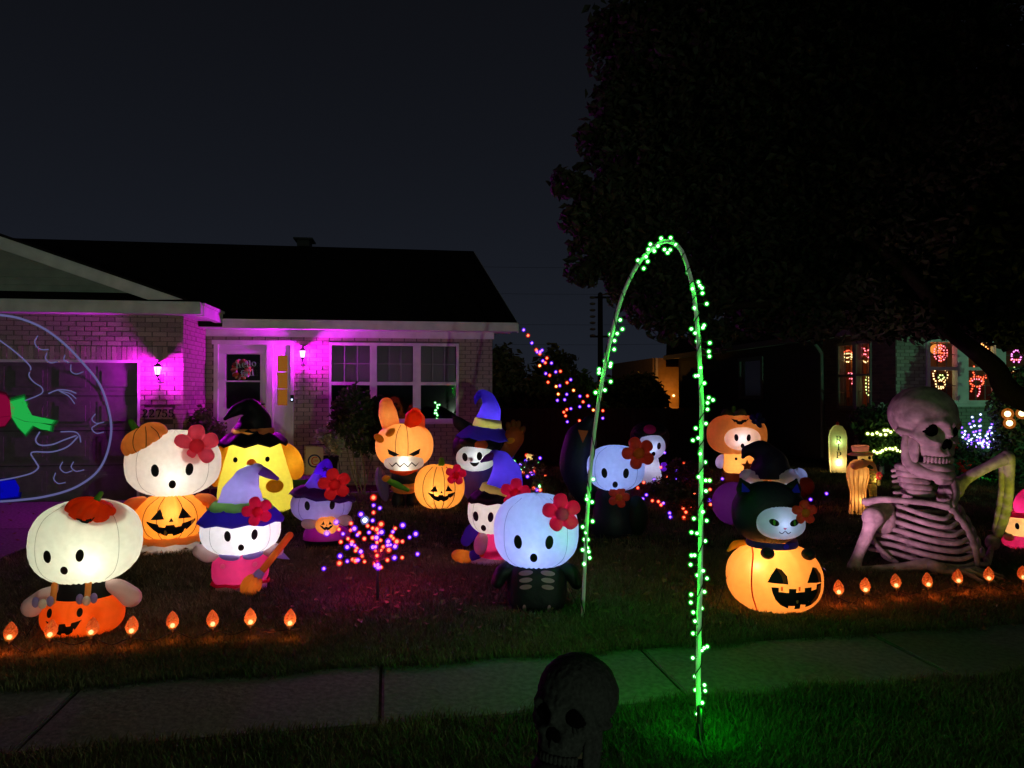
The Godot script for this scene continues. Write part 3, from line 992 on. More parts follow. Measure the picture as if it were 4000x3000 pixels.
# ---------------------------------------------------------------- the neighbour's house
func neighbour() -> void:
	var h := thing("neighbour_house", "brick house on the right with lit windows full of light-up shapes", "house", Vector3.ZERO, LOT)
	var tonesn := []
	for k in 3: tonesn.append(grain(mat("pale_brick_%d" % k, [Color(0.62, 0.62, 0.58), Color(0.66, 0.66, 0.62), Color(0.58, 0.57, 0.54)][k], 0.95, 0.2), "brick_face", 0.05, 0.75, 1.0, 2.0, 0.4))
	var shaded_bricks := []
	for k in 3: shaded_bricks.append(grain(mat("shaded_side_brick_%d" % k, [Color(0.40, 0.33, 0.32), Color(0.44, 0.36, 0.34), Color(0.36, 0.30, 0.30)][k], 0.95, 0.2), "brick_face", 0.05, 0.75, 1.0, 2.0, 0.4))  # shade of this side wall is put into the brick colour
	var mortar := mat("mortar", Color(0.47, 0.44, 0.41))
	var trim := mat("white_trim", Color(0.86, 0.86, 0.84))
	var warm := mat("warm_room_paint", Color(0.62, 0.42, 0.26), 0.9, 0.2)
	var uu := 9.78
	var vv := 13.27
	var ff := func(x, y, d): return Vector3(x, y, -vv - d)
	var sf := func(x, y, d): return Vector3(uu + d, y, -x)
	var win := [10.455, 1.389, 15.4, 2.72]
	wall_panel("front_wall", mortar, [uu, -0.1, 17.0, 2.95], [win], 0.2, ff, h)
	bricks([uu - 0.005, 0.0, 14.0, 2.95], [win], ff, h, func(x, y): return x < 10.9 and y > 1.2, 150, tonesn)
	var swin := [14.023, 1.260, 15.244, 2.753]
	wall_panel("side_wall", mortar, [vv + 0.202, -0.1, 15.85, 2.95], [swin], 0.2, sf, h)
	bricks([vv - 0.01, 0.0, 15.85, 2.95], [swin], sf, h, func(_x, y): return y > 1.3, 120, shaded_bricks)
	var siding := grain(mat("dark_siding", Color(0.30, 0.29, 0.28), 0.7, 0.3), "trim_dirt", 0.01, 0.85, 1.0, 0.6)
	var hole := [18.766, 1.438, 20.247, 2.656]
	wall_panel("siding_wall", siding, [15.852, -0.1, 25.0, 2.95], [hole], 0.18, sf, h)
	for i in 18:
		var y := 0.1 + i * 0.158
		slab("siding_plank", siding, [Vector3(uu - 0.028, y, -15.87), Vector3(uu - 0.028, y, -hole[0] if y > hole[1] - 0.15 and y < hole[3] else -25.0), Vector3(uu - 0.004, y + 0.16, -hole[0] if y > hole[1] - 0.15 and y < hole[3] else -25.0), Vector3(uu - 0.004, y + 0.16, -15.87)], Vector3(0.02, 0, 0), h)
	var dimtrim := mat("grey_trim", Color(0.42, 0.41, 0.40), 0.7)
	frame_window("dark_side_window", hole, [[hole[0] + 0.1, hole[1] + 0.1, hole[2] - 0.1, hole[3] - 0.1]], sf, h, dimtrim, 0.05)
	box("window_blind", mat("window_blind", Color.WHITE), Vector3(uu + 0.2, hole[1], -hole[2]), Vector3(uu + 0.22, hole[3], -hole[0]), h)
	U = 1.0
	limb("downspout", dimtrim, [Vector3(uu - 0.35, 2.9, -15.8), Vector3(uu - 0.1, 2.6, -15.8), Vector3(uu - 0.07, 2.3, -15.8), Vector3(uu - 0.07, 0.1, -15.8)], [0.04, 0.04], {"parent": h, "sides": 8})
	wall_panel("back_wall", mortar, [uu, -0.1, 17.0, 2.95], [], 0.2, func(x, y, d): return Vector3(x, y, -25.2 + d), h)
	wall_panel("far_wall", mortar, [vv + 0.21, -0.1, 24.98, 2.95], [], 0.2, func(x, y, d): return Vector3(17.0 - d, y, -x), h)
	# room behind the windows
	box("room_wall", warm, Vector3(uu + 0.21, 0.3, -17.1), Vector3(16.78, 2.9, -17.0), h)
	box("room_floor", warm, Vector3(uu + 0.21, 0.3, -16.99), Vector3(16.78, 0.4, -vv - 0.21), h)
	box("room_ceiling", mat("white_trim", Color.WHITE), Vector3(uu + 0.21, 2.84, -16.99), Vector3(16.78, 2.9, -vv - 0.21), h)
	box("cupboard", mat("cupboard_wood", Color(0.25, 0.14, 0.08), 0.6), Vector3(12.4, 0.41, -16.98), Vector3(13.6, 2.1, -16.5), h)
	box("shelf", mat("cupboard_wood", Color(0.25, 0.14, 0.08), 0.6), Vector3(uu + 0.3, 0.41, -16.98), Vector3(11.2, 1.5, -16.6), h)
	# windows
	var panes := []
	var cols := [[10.528, 11.140], [11.395, 12.038], [12.265, 15.3]]
	for c in cols:
		panes.append([c[0], win[1] + 0.07, c[1], 2.080])
		panes.append([c[0], 2.147, c[1], win[3] - 0.06])
	var wf := frame_window("front_window", win, panes, ff, h, trim, 0.045)
	for i in panes.size(): muntins(wf, panes[i], 3, 2, ff, dimtrim, 0.014)
	box("window_sill", trim, Vector3(win[0] - 0.05, win[1] - 0.06, -vv), Vector3(win[2], win[1] - 0.002, -vv + 0.08), wf)
	var sp := []
	var sc := [[14.070, 14.519], [14.652, 15.172]]
	for c in sc:
		sp.append([c[0], swin[1] + 0.06, c[1], lerpf(swin[1], swin[3], 0.5) - 0.02])
		sp.append([c[0], lerpf(swin[1], swin[3], 0.5) + 0.02, c[1], swin[3] - 0.06])
	var sw := frame_window("side_window", swin, sp, sf, h, dimtrim, 0.04)
	for i in sp.size(): muntins(sw, sp[i], 3, 2, sf, dimtrim, 0.012)
	var curtain := mat("curtain_cloth", Color(0.75, 0.5, 0.3), 0.9)
	for c in sc: box("curtain", curtain, Vector3(uu + 0.25, swin[1], -c[1] - 0.02), Vector3(uu + 0.27, swin[3], -c[1] + 0.16), sw)
	var shade := put(SphereMesh.new(), "ceiling_lamp", glowing("ceiling_lamp_glow", Color(1.0, 0.6, 0.25), 1.2), h)
	shade.scale = Vector3.ONE * 0.24
	shade.position = Vector3(12.4, 2.66, -15.4)
	lamp(h, Vector3(12.4, 2.66, -15.4), 0.5, Color(1.0, 0.55, 0.22), 0.1)
	# roof
	box("gutter", trim, Vector3(uu - 0.42, 2.86, -vv + 0.42), Vector3(17.5, 3.0, -vv + 0.52), h)
	box("soffit", trim, Vector3(uu - 0.4, 2.9, -25.4), Vector3(17.4, 2.93, -vv + 0.415), h)
	box("side_gutter", mat("grey_trim", Color.WHITE), Vector3(uu - 0.52, 2.86, -25.4), Vector3(uu - 0.425, 3.0, -vv + 0.52), h)
	var rm := mat("shingle", Color.WHITE)
	slab("side_roof", rm, [Vector3(uu - 0.5, 3.0, -vv + 0.5), Vector3(13.4, 5.3, -17.2), Vector3(13.4, 5.3, -21.2), Vector3(uu - 0.5, 3.0, -25.4)], Vector3(0, -0.06, 0), h)
	slab("front_roof", rm, [Vector3(uu - 0.5, 3.0, -vv + 0.5), Vector3(17.4, 3.0, -vv + 0.5), Vector3(13.4, 5.3, -17.2)], Vector3(0, -0.06, 0), h)
	slab("back_roof", rm, [Vector3(uu - 0.5, 3.0, -25.4), Vector3(13.4, 5.3, -21.2), Vector3(17.4, 3.0, -25.4)], Vector3(0, -0.06, 0), h)
	slab("far_roof", rm, [Vector3(17.4, 3.0, -25.4), Vector3(13.4, 5.3, -21.2), Vector3(13.4, 5.3, -17.2), Vector3(17.4, 3.0, -vv + 0.5)], Vector3(0, -0.06, 0), h)
	# bench against the wall
	var paint := mat("chair_paint", Color(0.62, 0.70, 0.66), 0.7)
	thing("garden_chair", "pale slatted garden chair against the neighbour's brick corner", "chair", lot(9.436, 0.0, 12.75), LOT + 0.5)
	for i in 5:
		var a := (i - 2) * 0.09
		slab("back_slat", paint, [Vector3(a - 0.038, 0.5, -0.05), Vector3(a + 0.038, 0.5, -0.05), Vector3(a * 1.25 + 0.045, 1.42 - absf(a) * 0.5, -0.3), Vector3(a * 1.25 - 0.045, 1.42 - absf(a) * 0.5, -0.3)], Vector3(0, 0, -0.02))
	for i in 5: box("seat_slat", paint, Vector3(-0.25, 0.5 - i * 0.012, 0.0 + i * 0.1), Vector3(0.25, 0.522 - i * 0.012, 0.085 + i * 0.1))
	for sgn in [-1, 1]:
		box("arm_rest", paint, Vector3(sgn * 0.32 - 0.06, 0.72, -0.1), Vector3(sgn * 0.32 + 0.06, 0.745, 0.5))
		box("leg", paint, Vector3(sgn * 0.30 - 0.03, 0, 0.4), Vector3(sgn * 0.30 + 0.03, 0.718, 0.46))
		box("leg", paint, Vector3(sgn * 0.30 - 0.03, 0, -0.2), Vector3(sgn * 0.30 + 0.03, 0.718, -0.14))
	# low edging wall lit green
	thing("edging_wall", "low block edging wall lit green before the neighbour's shrubs", "wall", lot(10.047, 0, 11.9), LOT)
	for i in 16:
		for j in 2: box("block", tonesn[(i + j) % 3], Vector3(i * 0.31 + (0.15 if j else 0.0), j * 0.11, -0.1), Vector3(i * 0.31 + 0.3 + (0.15 if j else 0.0), j * 0.11 + 0.103, 0.1))
	flood("green stake floodlight in the grass facing the low edging wall", lot(10.242, 0.0, 11.25), lot(10.879, 0.1, 12.1), Color(0.05, 1.0, 0.15), 0.35, "green")
	flood("purple stake floodlight standing in the grass behind the pumpkin with the cat", Vector3(2.481, 0.000, -5.750), Vector3(3.782, 0.955, -6.600), Color(1.0, 0.70, 0.98), 2.3, "purple")
	flood("amber stake floodlight in the grass beside the raised skeleton hand", Vector3(4.399, 0.000, -5.700), Vector3(4.669, 0.901, -6.700), Color(0.95, 1.0, 0.35), 0.7, "amber")

func flood(label: String, at: Vector3, aim: Vector3, c: Color, energy: float, tint: String, angle := 38.0) -> void:
	thing("stake_floodlight", label, "floodlight", at, 0.0)
	U = 1.0
	var black := mat("black_plastic", Color(0.03, 0.03, 0.03), 0.4)
	limb("stake", black, [Vector3(0, -0.1, 0), Vector3(0, 0.1, 0)], [0.008, 0.012], {"sides": 8})
	var d := (aim - at - Vector3(0, 0.14, 0)).normalized()
	var head := Vector3(0, 0.14, 0)
	limb("housing", black, [head - d * 0.05, head + d * 0.02], [0.03, 0.045], {"smooth": false})
	blob("lamp_lens", glowing("flood_lens_" + tint, c, 1.0), head + d * 0.04, Vector3(0.03, 0.03, 0.03))
	var l := SpotLight3D.new()
	l.name = "flood_light"
	l.light_color = c
	l.light_energy = energy
	l.light_size = 0.04
	l.spot_angle = angle
	l.spot_range = 20.0
	l.spot_attenuation = 2.0
	l.spot_angle_attenuation = 1.0
	l.shadow_enabled = true
	T.add_child(l)
	l.position = head + d * 0.13
	l.basis = Basis.looking_at(d, Vector3.UP)

# ---------------------------------------------------------------- what lies beyond
func beyond() -> void:
	var fencewood := grain(mat("fence_wood", Color(0.22, 0.19, 0.17), 0.95, 0.15), "mulch", 0.06, 0.4, 1.0, 1.5)
	thing("board_fence", "dark upright board fence between the two houses", "fence", lot(1.923, 0, 15.6), LOT)
	for i in 34:
		box("fence_board", fencewood, Vector3(i * 0.142, 0.05, -0.01 - 0.004 * (i % 3)), Vector3(i * 0.142 + 0.135, 1.26 + 0.01 * (i % 2), 0.01))
	for i in 3: box("post", fencewood, Vector3(i * 2.3, 0, -0.14), Vector3(i * 2.3 + 0.1, 1.3, -0.03))
	# lit house far behind
	var pale := grain(mat("far_stucco", Color(0.68, 0.60, 0.48), 0.9, 0.2), "trim_dirt", 0.01, 0.85, 1.0, 0.6)
	var h := thing("far_house", "amber lit two storey house far behind the back gardens", "house", Vector3(6.738, 0.000, -34.000), LOT)
	box("wall", pale, Vector3(0, 0, -7), Vector3(6, 3.3, 0), h)
	box("garden_wall", pale, Vector3(-2.0, 0, 0.3), Vector3(1.3, 0.95, 0.5), h)
	box("corner_pipe", mat("white_trim", Color.WHITE), Vector3(0.12, 0, 0.01), Vector3(0.24, 3.3, 0.08), h)
	slab("roof", mat("shingle", Color.WHITE), [Vector3(0.4, 3.0, 0.7), Vector3(6.5, 3.0, 0.7), Vector3(6.5, 4.6, -3.5), Vector3(2.0, 4.6, -3.5)], Vector3(0, -0.15, 0), h)
	slab("porch_roof", mat("shingle", Color.WHITE), [Vector3(0.9, 2.0, 1.2), Vector3(3.5, 2.0, 1.2), Vector3(3.5, 2.4, 0.1), Vector3(1.3, 2.4, 0.1)], Vector3(0, -0.12, 0), h)
	box("window", glowing("far_window_glow", Color(1.0, 0.62, 0.22), 0.5), Vector3(-1.0, 0.35, 0.51), Vector3(-0.75, 0.8, 0.53), h)
	box("window", glowing("far_window_glow", Color(1.0, 0.62, 0.22), 0.5), Vector3(-0.65, 0.35, 0.51), Vector3(-0.4, 0.8, 0.53), h)
	var pl := bulb("warm", Vector3(0.7, 1.5, 0.9), 0.05, h, "porch_lamp")
	bulb("warm", Vector3(-3.6, 2.1, 4.0), 0.05, h, "added_post_lamp")  # lamp added to light the garden trees
	box("added_lamp_post", mat("black_plastic", Color.WHITE), Vector3(-3.63, 0, 3.97), Vector3(-3.57, 2.02, 4.03), h)
	lamp(h, Vector3(-3.6, 2.1, 4.0), 1.3, Color(1.0, 0.66, 0.22), 0.06)
	lamp(h, Vector3(0.7, 1.5, 0.9), 0.95, Color(1.0, 0.58, 0.16), 0.06)
	# trees and hedges behind the fence
	var k := 0
	for a in [[Vector3(0.235, 0.981, -19.000), 1.15, 1.3, "loose", Color(0.08, 0.08, 0.035), "loose willowy dark tree behind the house end wall", 2200], [Vector3(1.940, 1.287, -24.000), 0.95, 1.0, "round", Color(0.11, 0.12, 0.035), "round olive tree under the slanting light net behind the fence", 1700], [Vector3(4.506, 0.896, -27.000), 0.85, 1.1, "wide", Color(0.12, 0.115, 0.035), "wide olive tree beside the amber lit far house", 2200], [Vector3(3.598, 0.916, -30.000), 0.9, 0.9, "small", Color(0.11, 0.11, 0.035), "small tree behind the left leg of the green arch", 1000]]:
		var c: Vector3 = a[0]
		thing("garden_tree", a[5], "tree", Vector3(c.x, 0, c.z), 0.0)
		U = 1.0
		limb("trunk", mat("bark", Color(0.17, 0.13, 0.10), 1.0), [Vector3(0, -0.1, 0), Vector3(0.05, c.y * 0.6, 0), Vector3(0, c.y, 0)], [0.12, 0.08, 0.05])
		var lobes := []
		for i in 9:
			var v: Vector3 = Vector3(rng.randf_range(-1, 1), rng.randf_range(-0.7, 0.9), rng.randf_range(-0.7, 0.7)) * a[1]
			lobes.append([Vector3(0, c.y, 0) + v, a[1] * rng.randf_range(0.45, 0.8), a[2]])
		crown("crown", lobes, a[6], 0.26, a[4])
	var pole := thing("utility_pole", "dark utility pole with insulators behind the green arch", "pole", Vector3(4.731, 0.000, -38.000), 0.0)
	U = 1.0
	var wood := mat("pole_wood", Color(0.10, 0.08, 0.07), 1.0)
	limb("pole", wood, [Vector3(0, 0, 0), Vector3(0, 6.9, 0)], [0.16, 0.13], {"smooth": false})
	for i in 7: blob("insulator", mat("insulator_porcelain", Color(0.45, 0.42, 0.4), 0.4), Vector3(-0.42, 4.7 + i * 0.34, 0.05), Vector3(0.16, 0.07, 0.16))
	for i in 2: box("cross_arm", wood, Vector3(-0.55, 4.6 + i * 2.1, -0.06), Vector3(0.6, 4.7 + i * 2.1, 0.06))
	for i in 4:
		var y: float = [4.3, 5.4, 7.1, 8.6][i]
		var w := thing("power_line", ["lowest thin power line across the sky", "second thin power line across the sky", "third thin power line across the sky", "topmost thin power line across the sky"][i], "cable", Vector3(0, y, -38.0 - i * 0.3), 0.0)
		wire_from("cable", wood, [Vector3(-32, 0.9, 0), Vector3(-12, 0.2, 0), Vector3(4.7, -0.1, 0), Vector3(20, 0.3, 0)], 0.007)

# ---------------------------------------------------------------- the big tree on the right
func big_tree() -> void:
	thing("maple_tree", "large dark leafy tree hanging over the right half of the lawn", "tree", Vector3(6.9, 0, -7.7), 0.0)
	var base := Vector3(6.9, 0, -7.7)
	U = 1.0
	var bark := grain(mat("bark_brown", Color(0.17, 0.13, 0.11), 1.0, 0.15), "bark_lines", 0.04, 0.5, 1.0, 1.6, 0.8)
	limb("trunk", bark, [Vector3(0.1, -0.2, 0), Vector3(0, 0.7, 0), Vector3(-0.25, 1.5, 0), Vector3(-0.5, 3.2, 0), Vector3(-0.4, 5.5, 0)], [0.30, 0.24, 0.21, 0.16, 0.09])
	var low := [Vector3(-0.05, 1.05, 0.05), Vector3(5.373, 1.541, -7.500) - base, Vector3(5.104, 1.869, -7.500) - base, Vector3(4.850, 2.135, -7.600) - base, Vector3(4.553, 2.527, -7.900) - base, Vector3(4.026, 3.007, -8.300) - base]
	limb("limb", bark, low, [0.16, 0.115, 0.10, 0.085, 0.06, 0.02])
	for q in [[Vector3(4.789, 2.253, -7.700), Vector3(4.297, 3.112, -8.000), Vector3(3.214, 3.927, -8.300), Vector3(1.884, 4.447, -8.400)], [Vector3(6.5, 3.0, -7.7), Vector3(4.348, 4.886, -8.400), Vector3(2.769, 5.693, -8.600)], [Vector3(4.553, 2.527, -7.900), Vector3(3.619, 2.695, -8.000), Vector3(2.397, 2.603, -8.100), Vector3(1.552, 2.867, -8.100)], [Vector3(6.6, 3.5, -7.7), Vector3(5.989, 5.616, -8.800), Vector3(5.538, 7.467, -9.000)], [Vector3(1.884, 4.447, -8.400), Vector3(1.197, 4.059, -8.200), Vector3(0.576, 4.018, -8.100)]]:
		limb("limb", bark, q.map(func(p): return p - base), [0.09, 0.06, 0.04, 0.012], {"sides": 8})
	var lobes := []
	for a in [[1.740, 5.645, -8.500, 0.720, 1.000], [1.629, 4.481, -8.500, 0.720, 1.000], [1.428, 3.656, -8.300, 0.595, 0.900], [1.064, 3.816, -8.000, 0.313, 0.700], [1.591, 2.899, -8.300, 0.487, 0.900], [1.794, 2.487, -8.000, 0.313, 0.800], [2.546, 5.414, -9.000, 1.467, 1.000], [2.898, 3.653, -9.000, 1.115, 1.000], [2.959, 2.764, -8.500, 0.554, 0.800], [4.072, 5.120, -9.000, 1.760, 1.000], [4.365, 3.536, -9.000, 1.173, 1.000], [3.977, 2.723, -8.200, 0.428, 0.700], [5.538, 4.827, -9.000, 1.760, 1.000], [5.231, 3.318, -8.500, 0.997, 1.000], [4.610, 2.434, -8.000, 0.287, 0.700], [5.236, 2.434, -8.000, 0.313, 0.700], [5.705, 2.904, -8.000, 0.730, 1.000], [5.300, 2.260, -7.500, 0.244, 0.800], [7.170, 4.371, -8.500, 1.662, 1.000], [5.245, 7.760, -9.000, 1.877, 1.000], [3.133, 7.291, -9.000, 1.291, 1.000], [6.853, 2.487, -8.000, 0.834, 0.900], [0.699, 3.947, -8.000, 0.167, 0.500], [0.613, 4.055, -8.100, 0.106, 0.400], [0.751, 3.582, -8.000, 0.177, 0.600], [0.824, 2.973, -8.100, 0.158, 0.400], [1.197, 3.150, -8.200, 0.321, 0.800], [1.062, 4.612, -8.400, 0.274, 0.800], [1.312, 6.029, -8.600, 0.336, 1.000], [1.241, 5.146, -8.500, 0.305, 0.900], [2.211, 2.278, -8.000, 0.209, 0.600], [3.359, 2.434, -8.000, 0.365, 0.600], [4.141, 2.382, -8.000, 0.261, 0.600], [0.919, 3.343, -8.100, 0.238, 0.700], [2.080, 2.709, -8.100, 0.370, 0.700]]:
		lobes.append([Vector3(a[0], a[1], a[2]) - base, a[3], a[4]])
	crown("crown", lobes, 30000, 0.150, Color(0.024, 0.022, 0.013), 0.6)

# ---------------------------------------------------------------- shrubs and pots by the houses
func shrub(label: String, called: String, at: Vector3, lobes: Array, count: int, size: float, tone: Color, stems: Array) -> void:
	thing(called, label, "shrub", at, 0.0)
	U = 1.0
	for q in stems: limb("stem", mat("pale_stem", Color(0.42, 0.40, 0.30), 0.9), q, [0.014, 0.011, 0.007], {"sides": 6})
	crown("foliage", lobes, count, size, tone, 0.5)

func shrubs() -> void:
	var b: Vector3 = Vector3(-2.395, 0.000, -11.000)
	shrub("tall dark shrub with bare pale stems in front of the house window", "tall_shrub", b, [[Vector3(-2.395, 1.241, -11.000) - b, 0.36, 1.0], [Vector3(-2.504, 1.455, -11.100) - b, 0.26, 0.9], [Vector3(-2.087, 1.277, -11.000) - b, 0.24, 1.0], [Vector3(-2.625, 1.206, -11.000) - b, 0.2, 1.1], [Vector3(-2.266, 0.919, -11.000) - b, 0.28, 0.9]], 1100, 0.1, Color(0.035, 0.055, 0.022), [[Vector3(0.05, 0, 0), Vector3(-0.05, 0.4, 0.1), Vector3(-0.2, 1.0, 0.1)], [Vector3(0.1, 0, 0), Vector3(0.0, 0.5, 0.15), Vector3(-0.1, 1.0, 0.1)], [Vector3(0.12, 0, 0), Vector3(0.12, 0.5, 0.1), Vector3(0.02, 0.9, 0.1)], [Vector3(0.08, 0, 0), Vector3(0.2, 0.5, 0), Vector3(0.3, 1.0, 0)]])
	b = Vector3(-4.668, 0.000, -11.000)
	shrub("pale leafy plant beside the porch behind the pumpkin-hatted ghost", "porch_plant", b, [[Vector3(-4.690, 0.990, -11.000) - b, 0.22, 1.0], [Vector3(-4.776, 1.206, -11.000) - b, 0.14, 1.0], [Vector3(-4.525, 0.775, -11.000) - b, 0.2, 0.9]], 260, 0.1, Color(0.10, 0.16, 0.07), [[Vector3(0, 0, 0), Vector3(0, 0.4, 0), Vector3(-0.05, 0.9, 0)]])
	b = Vector3(-2.800, 0.000, -10.900)
	shrub("potted white flowering plant on a stand under the house window", "flowering_plant", b, [[Vector3(-2.800, 0.854, -10.900) - b, 0.16, 0.8], [Vector3(-2.864, 0.960, -10.900) - b, 0.12, 0.8], [Vector3(-2.714, 0.762, -10.900) - b, 0.11, 0.8]], 150, 0.09, Color(0.28, 0.34, 0.24), [[Vector3(0, 0.6, 0), Vector3(0, 0.75, 0), Vector3(0, 0.9, 0)]])
	thing("plant_stand", "dark wire plant stand holding the white flowering plant", "plant stand", b, 0.0)
	U = 1.0
	var iron := mat("black_plastic", Color(0.03, 0.03, 0.03), 0.4)
	lathe("pot", mat("dark_pot", Color(0.08, 0.07, 0.07), 0.6), Vector3(0, 0.42, 0), [[0.07, 0.0], [0.11, 0.02], [0.14, 0.2], [0.145, 0.22]])
	for i in 6:
		var a := TAU * i / 6.0
		limb("leg", iron, [Vector3(cos(a) * 0.13, 0, sin(a) * 0.13), Vector3(cos(a) * 0.17, 0.3, sin(a) * 0.17), Vector3(cos(a) * 0.14, 0.6, sin(a) * 0.14)], [0.006, 0.006], {"sides": 5})
	# garden flag with a round emblem
	thing("garden_flag", "small white garden flag with a red letter in a blue ring", "flag", Vector3(-2.971, 0.000, -10.700), 0.05)
	var f := box("flag_cloth", mat("flag_white", Color(0.62, 0.60, 0.66), 0.9), Vector3(-0.13, 0.38, -0.004), Vector3(0.13, 0.80, 0.004))
	U = 1.0
	var ring := TorusMesh.new()
	ring.inner_radius = 0.078
	ring.outer_radius = 0.1
	var ro := put(ring, "blue_ring", mat("flag_blue", Color(0.06, 0.12, 0.42), 0.9), f)
	ro.rotation.x = PI / 2
	ro.scale = Vector3(1, 0.15, 1)
	ro.position = Vector3(0, -0.005, 0.005)
	text("letter", "C", 0.17, 0.004, mat("flag_red", Color(0.62, 0.08, 0.10), 0.9), Vector3(-0.005, -0.005, 0.006), f, false)
	text("letters", "UBS", 0.045, 0.004, mat("flag_red", Color(0.62, 0.08, 0.10), 0.9), Vector3(0.018, -0.005, 0.0065), f, false)
	limb("flag_pole", iron, [Vector3(-0.17, 0, 0), Vector3(-0.17, 0.83, 0), Vector3(0.14, 0.83, 0)], [0.007, 0.007], {"smooth": false, "sides": 6})
	thing("green_bin", "low green tub standing left of the garden flag", "tub", Vector3(-3.183, 0.000, -10.900), 0.05)
	lathe("tub", mat("tub_green", Color(0.16, 0.34, 0.16), 0.6), Vector3(0, 0, 0), [[0.16, 0.0], [0.22, 0.01], [0.25, 0.3], [0.26, 0.31], [0.23, 0.31], [0.2, 0.26], [0.01, 0.26]])
	# the neighbour's shrubs
	b = Vector3(6.875, 0.000, -13.200)
	shrub("low dark hedge shrub wound with yellow-green lights below the brick side window", "low_hedge", b, [[Vector3(6.746, 0.998, -13.200) - b, 0.42, 0.9], [Vector3(7.134, 0.912, -13.200) - b, 0.42, 0.9], [Vector3(7.521, 0.869, -13.200) - b, 0.4, 0.9], [Vector3(6.761, 0.675, -12.900) - b, 0.4, 0.8], [Vector3(7.224, 0.633, -12.900) - b, 0.4, 0.8]], 1800, 0.12, Color(0.03, 0.055, 0.022), [])
	b = Vector3(8.519, 0.000, -12.000)
	shrub("tall bushy shrub with three round warm lamps at the right edge", "tall_shrub", b, [[Vector3(8.558, 1.287, -12.000) - b, 0.42, 1.1], [Vector3(8.675, 1.600, -12.000) - b, 0.4, 1.1], [Vector3(8.558, 0.740, -12.000) - b, 0.4, 1.0], [Vector3(8.370, 0.436, -11.900) - b, 0.35, 0.8]], 1500, 0.12, Color(0.04, 0.07, 0.03), [])
	b = Vector3(7.587, 0.000, -12.200)
	shrub("leafy shrub behind the skeleton's jaw", "round_shrub", b, [[Vector3(7.649, 0.518, -12.300) - b, 0.35, 0.8], [Vector3(7.970, 0.397, -12.300) - b, 0.3, 0.8], [Vector3(7.329, 0.397, -12.300) - b, 0.3, 0.8], [Vector3(8.371, 0.357, -12.300) - b, 0.3, 0.7]], 900, 0.11, Color(0.03, 0.06, 0.03), [])
	b = Vector3(2.373, 0.000, -10.000)
	shrub("bare low ground-cover shrub under the spread net of orange and purple lights", "low_shrub", b, [[Vector3(2.682, 0.381, -11.000) - b, 0.35, 0.6], [Vector3(2.220, 0.245, -9.900) - b, 0.32, 0.5], [Vector3(2.378, 0.176, -9.500) - b, 0.3, 0.4], [Vector3(2.134, 0.258, -9.800) - b, 0.26, 0.4]], 420, 0.08, Color(0.07, 0.045, 0.03), [])
	b = Vector3(0.488, 0.000, -10.400)
	shrub("dry low perennial clump below the string of coloured lights", "low_shrub", b, [[Vector3(0.310, 0.474, -10.800) - b, 0.22, 0.7], [Vector3(0.525, 0.323, -10.200) - b, 0.26, 0.5], [Vector3(0.725, 0.283, -10.200) - b, 0.26, 0.4]], 300, 0.07, Color(0.11, 0.09, 0.035), [])

# ---------------------------------------------------------------- the inflatables
func ink() -> Material: return mat("black_applique", Color(0.02, 0.02, 0.022), 0.7)
func thread() -> Material: return mat("seam_thread", Color(0.10, 0.06, 0.04), 0.8)
func white() -> Material: return cloth("white_nylon", Color(0.93, 0.94, 0.92))
func orange() -> Material: return cloth("orange_nylon", Color(1.0, 0.70, 0.36))
func black() -> Material: return cloth("black_nylon", Color(0.07, 0.07, 0.09), 0.35)
func grey_thread() -> Material: return mat("pale_seam_thread", Color(0.45, 0.45, 0.44), 0.8)

func jack_face(d: Dictionary, cx: float, cy: float, w: float, h: float, k := 1.0) -> void:
	decal("eye", ink(), d, tri2(Vector2(cx - w * 0.42, cy), Vector2(cx - w * 0.14, cy), Vector2(cx - w * 0.23, cy + h)), 0.8 * k)
	decal("eye", ink(), d, tri2(Vector2(cx + w * 0.14, cy), Vector2(cx + w * 0.42, cy), Vector2(cx + w * 0.23, cy + h)), 0.8 * k)
	decal("nose", ink(), d, tri2(Vector2(cx - w * 0.05, cy - h * 0.25), Vector2(cx + w * 0.05, cy - h * 0.25), Vector2(cx, cy + h * 0.15)), 0.8 * k)
	decal("mouth", ink(), d, grin(cx, cy - h * 0.55, w, h * 1.1, 3, 0.4), 0.8 * k)

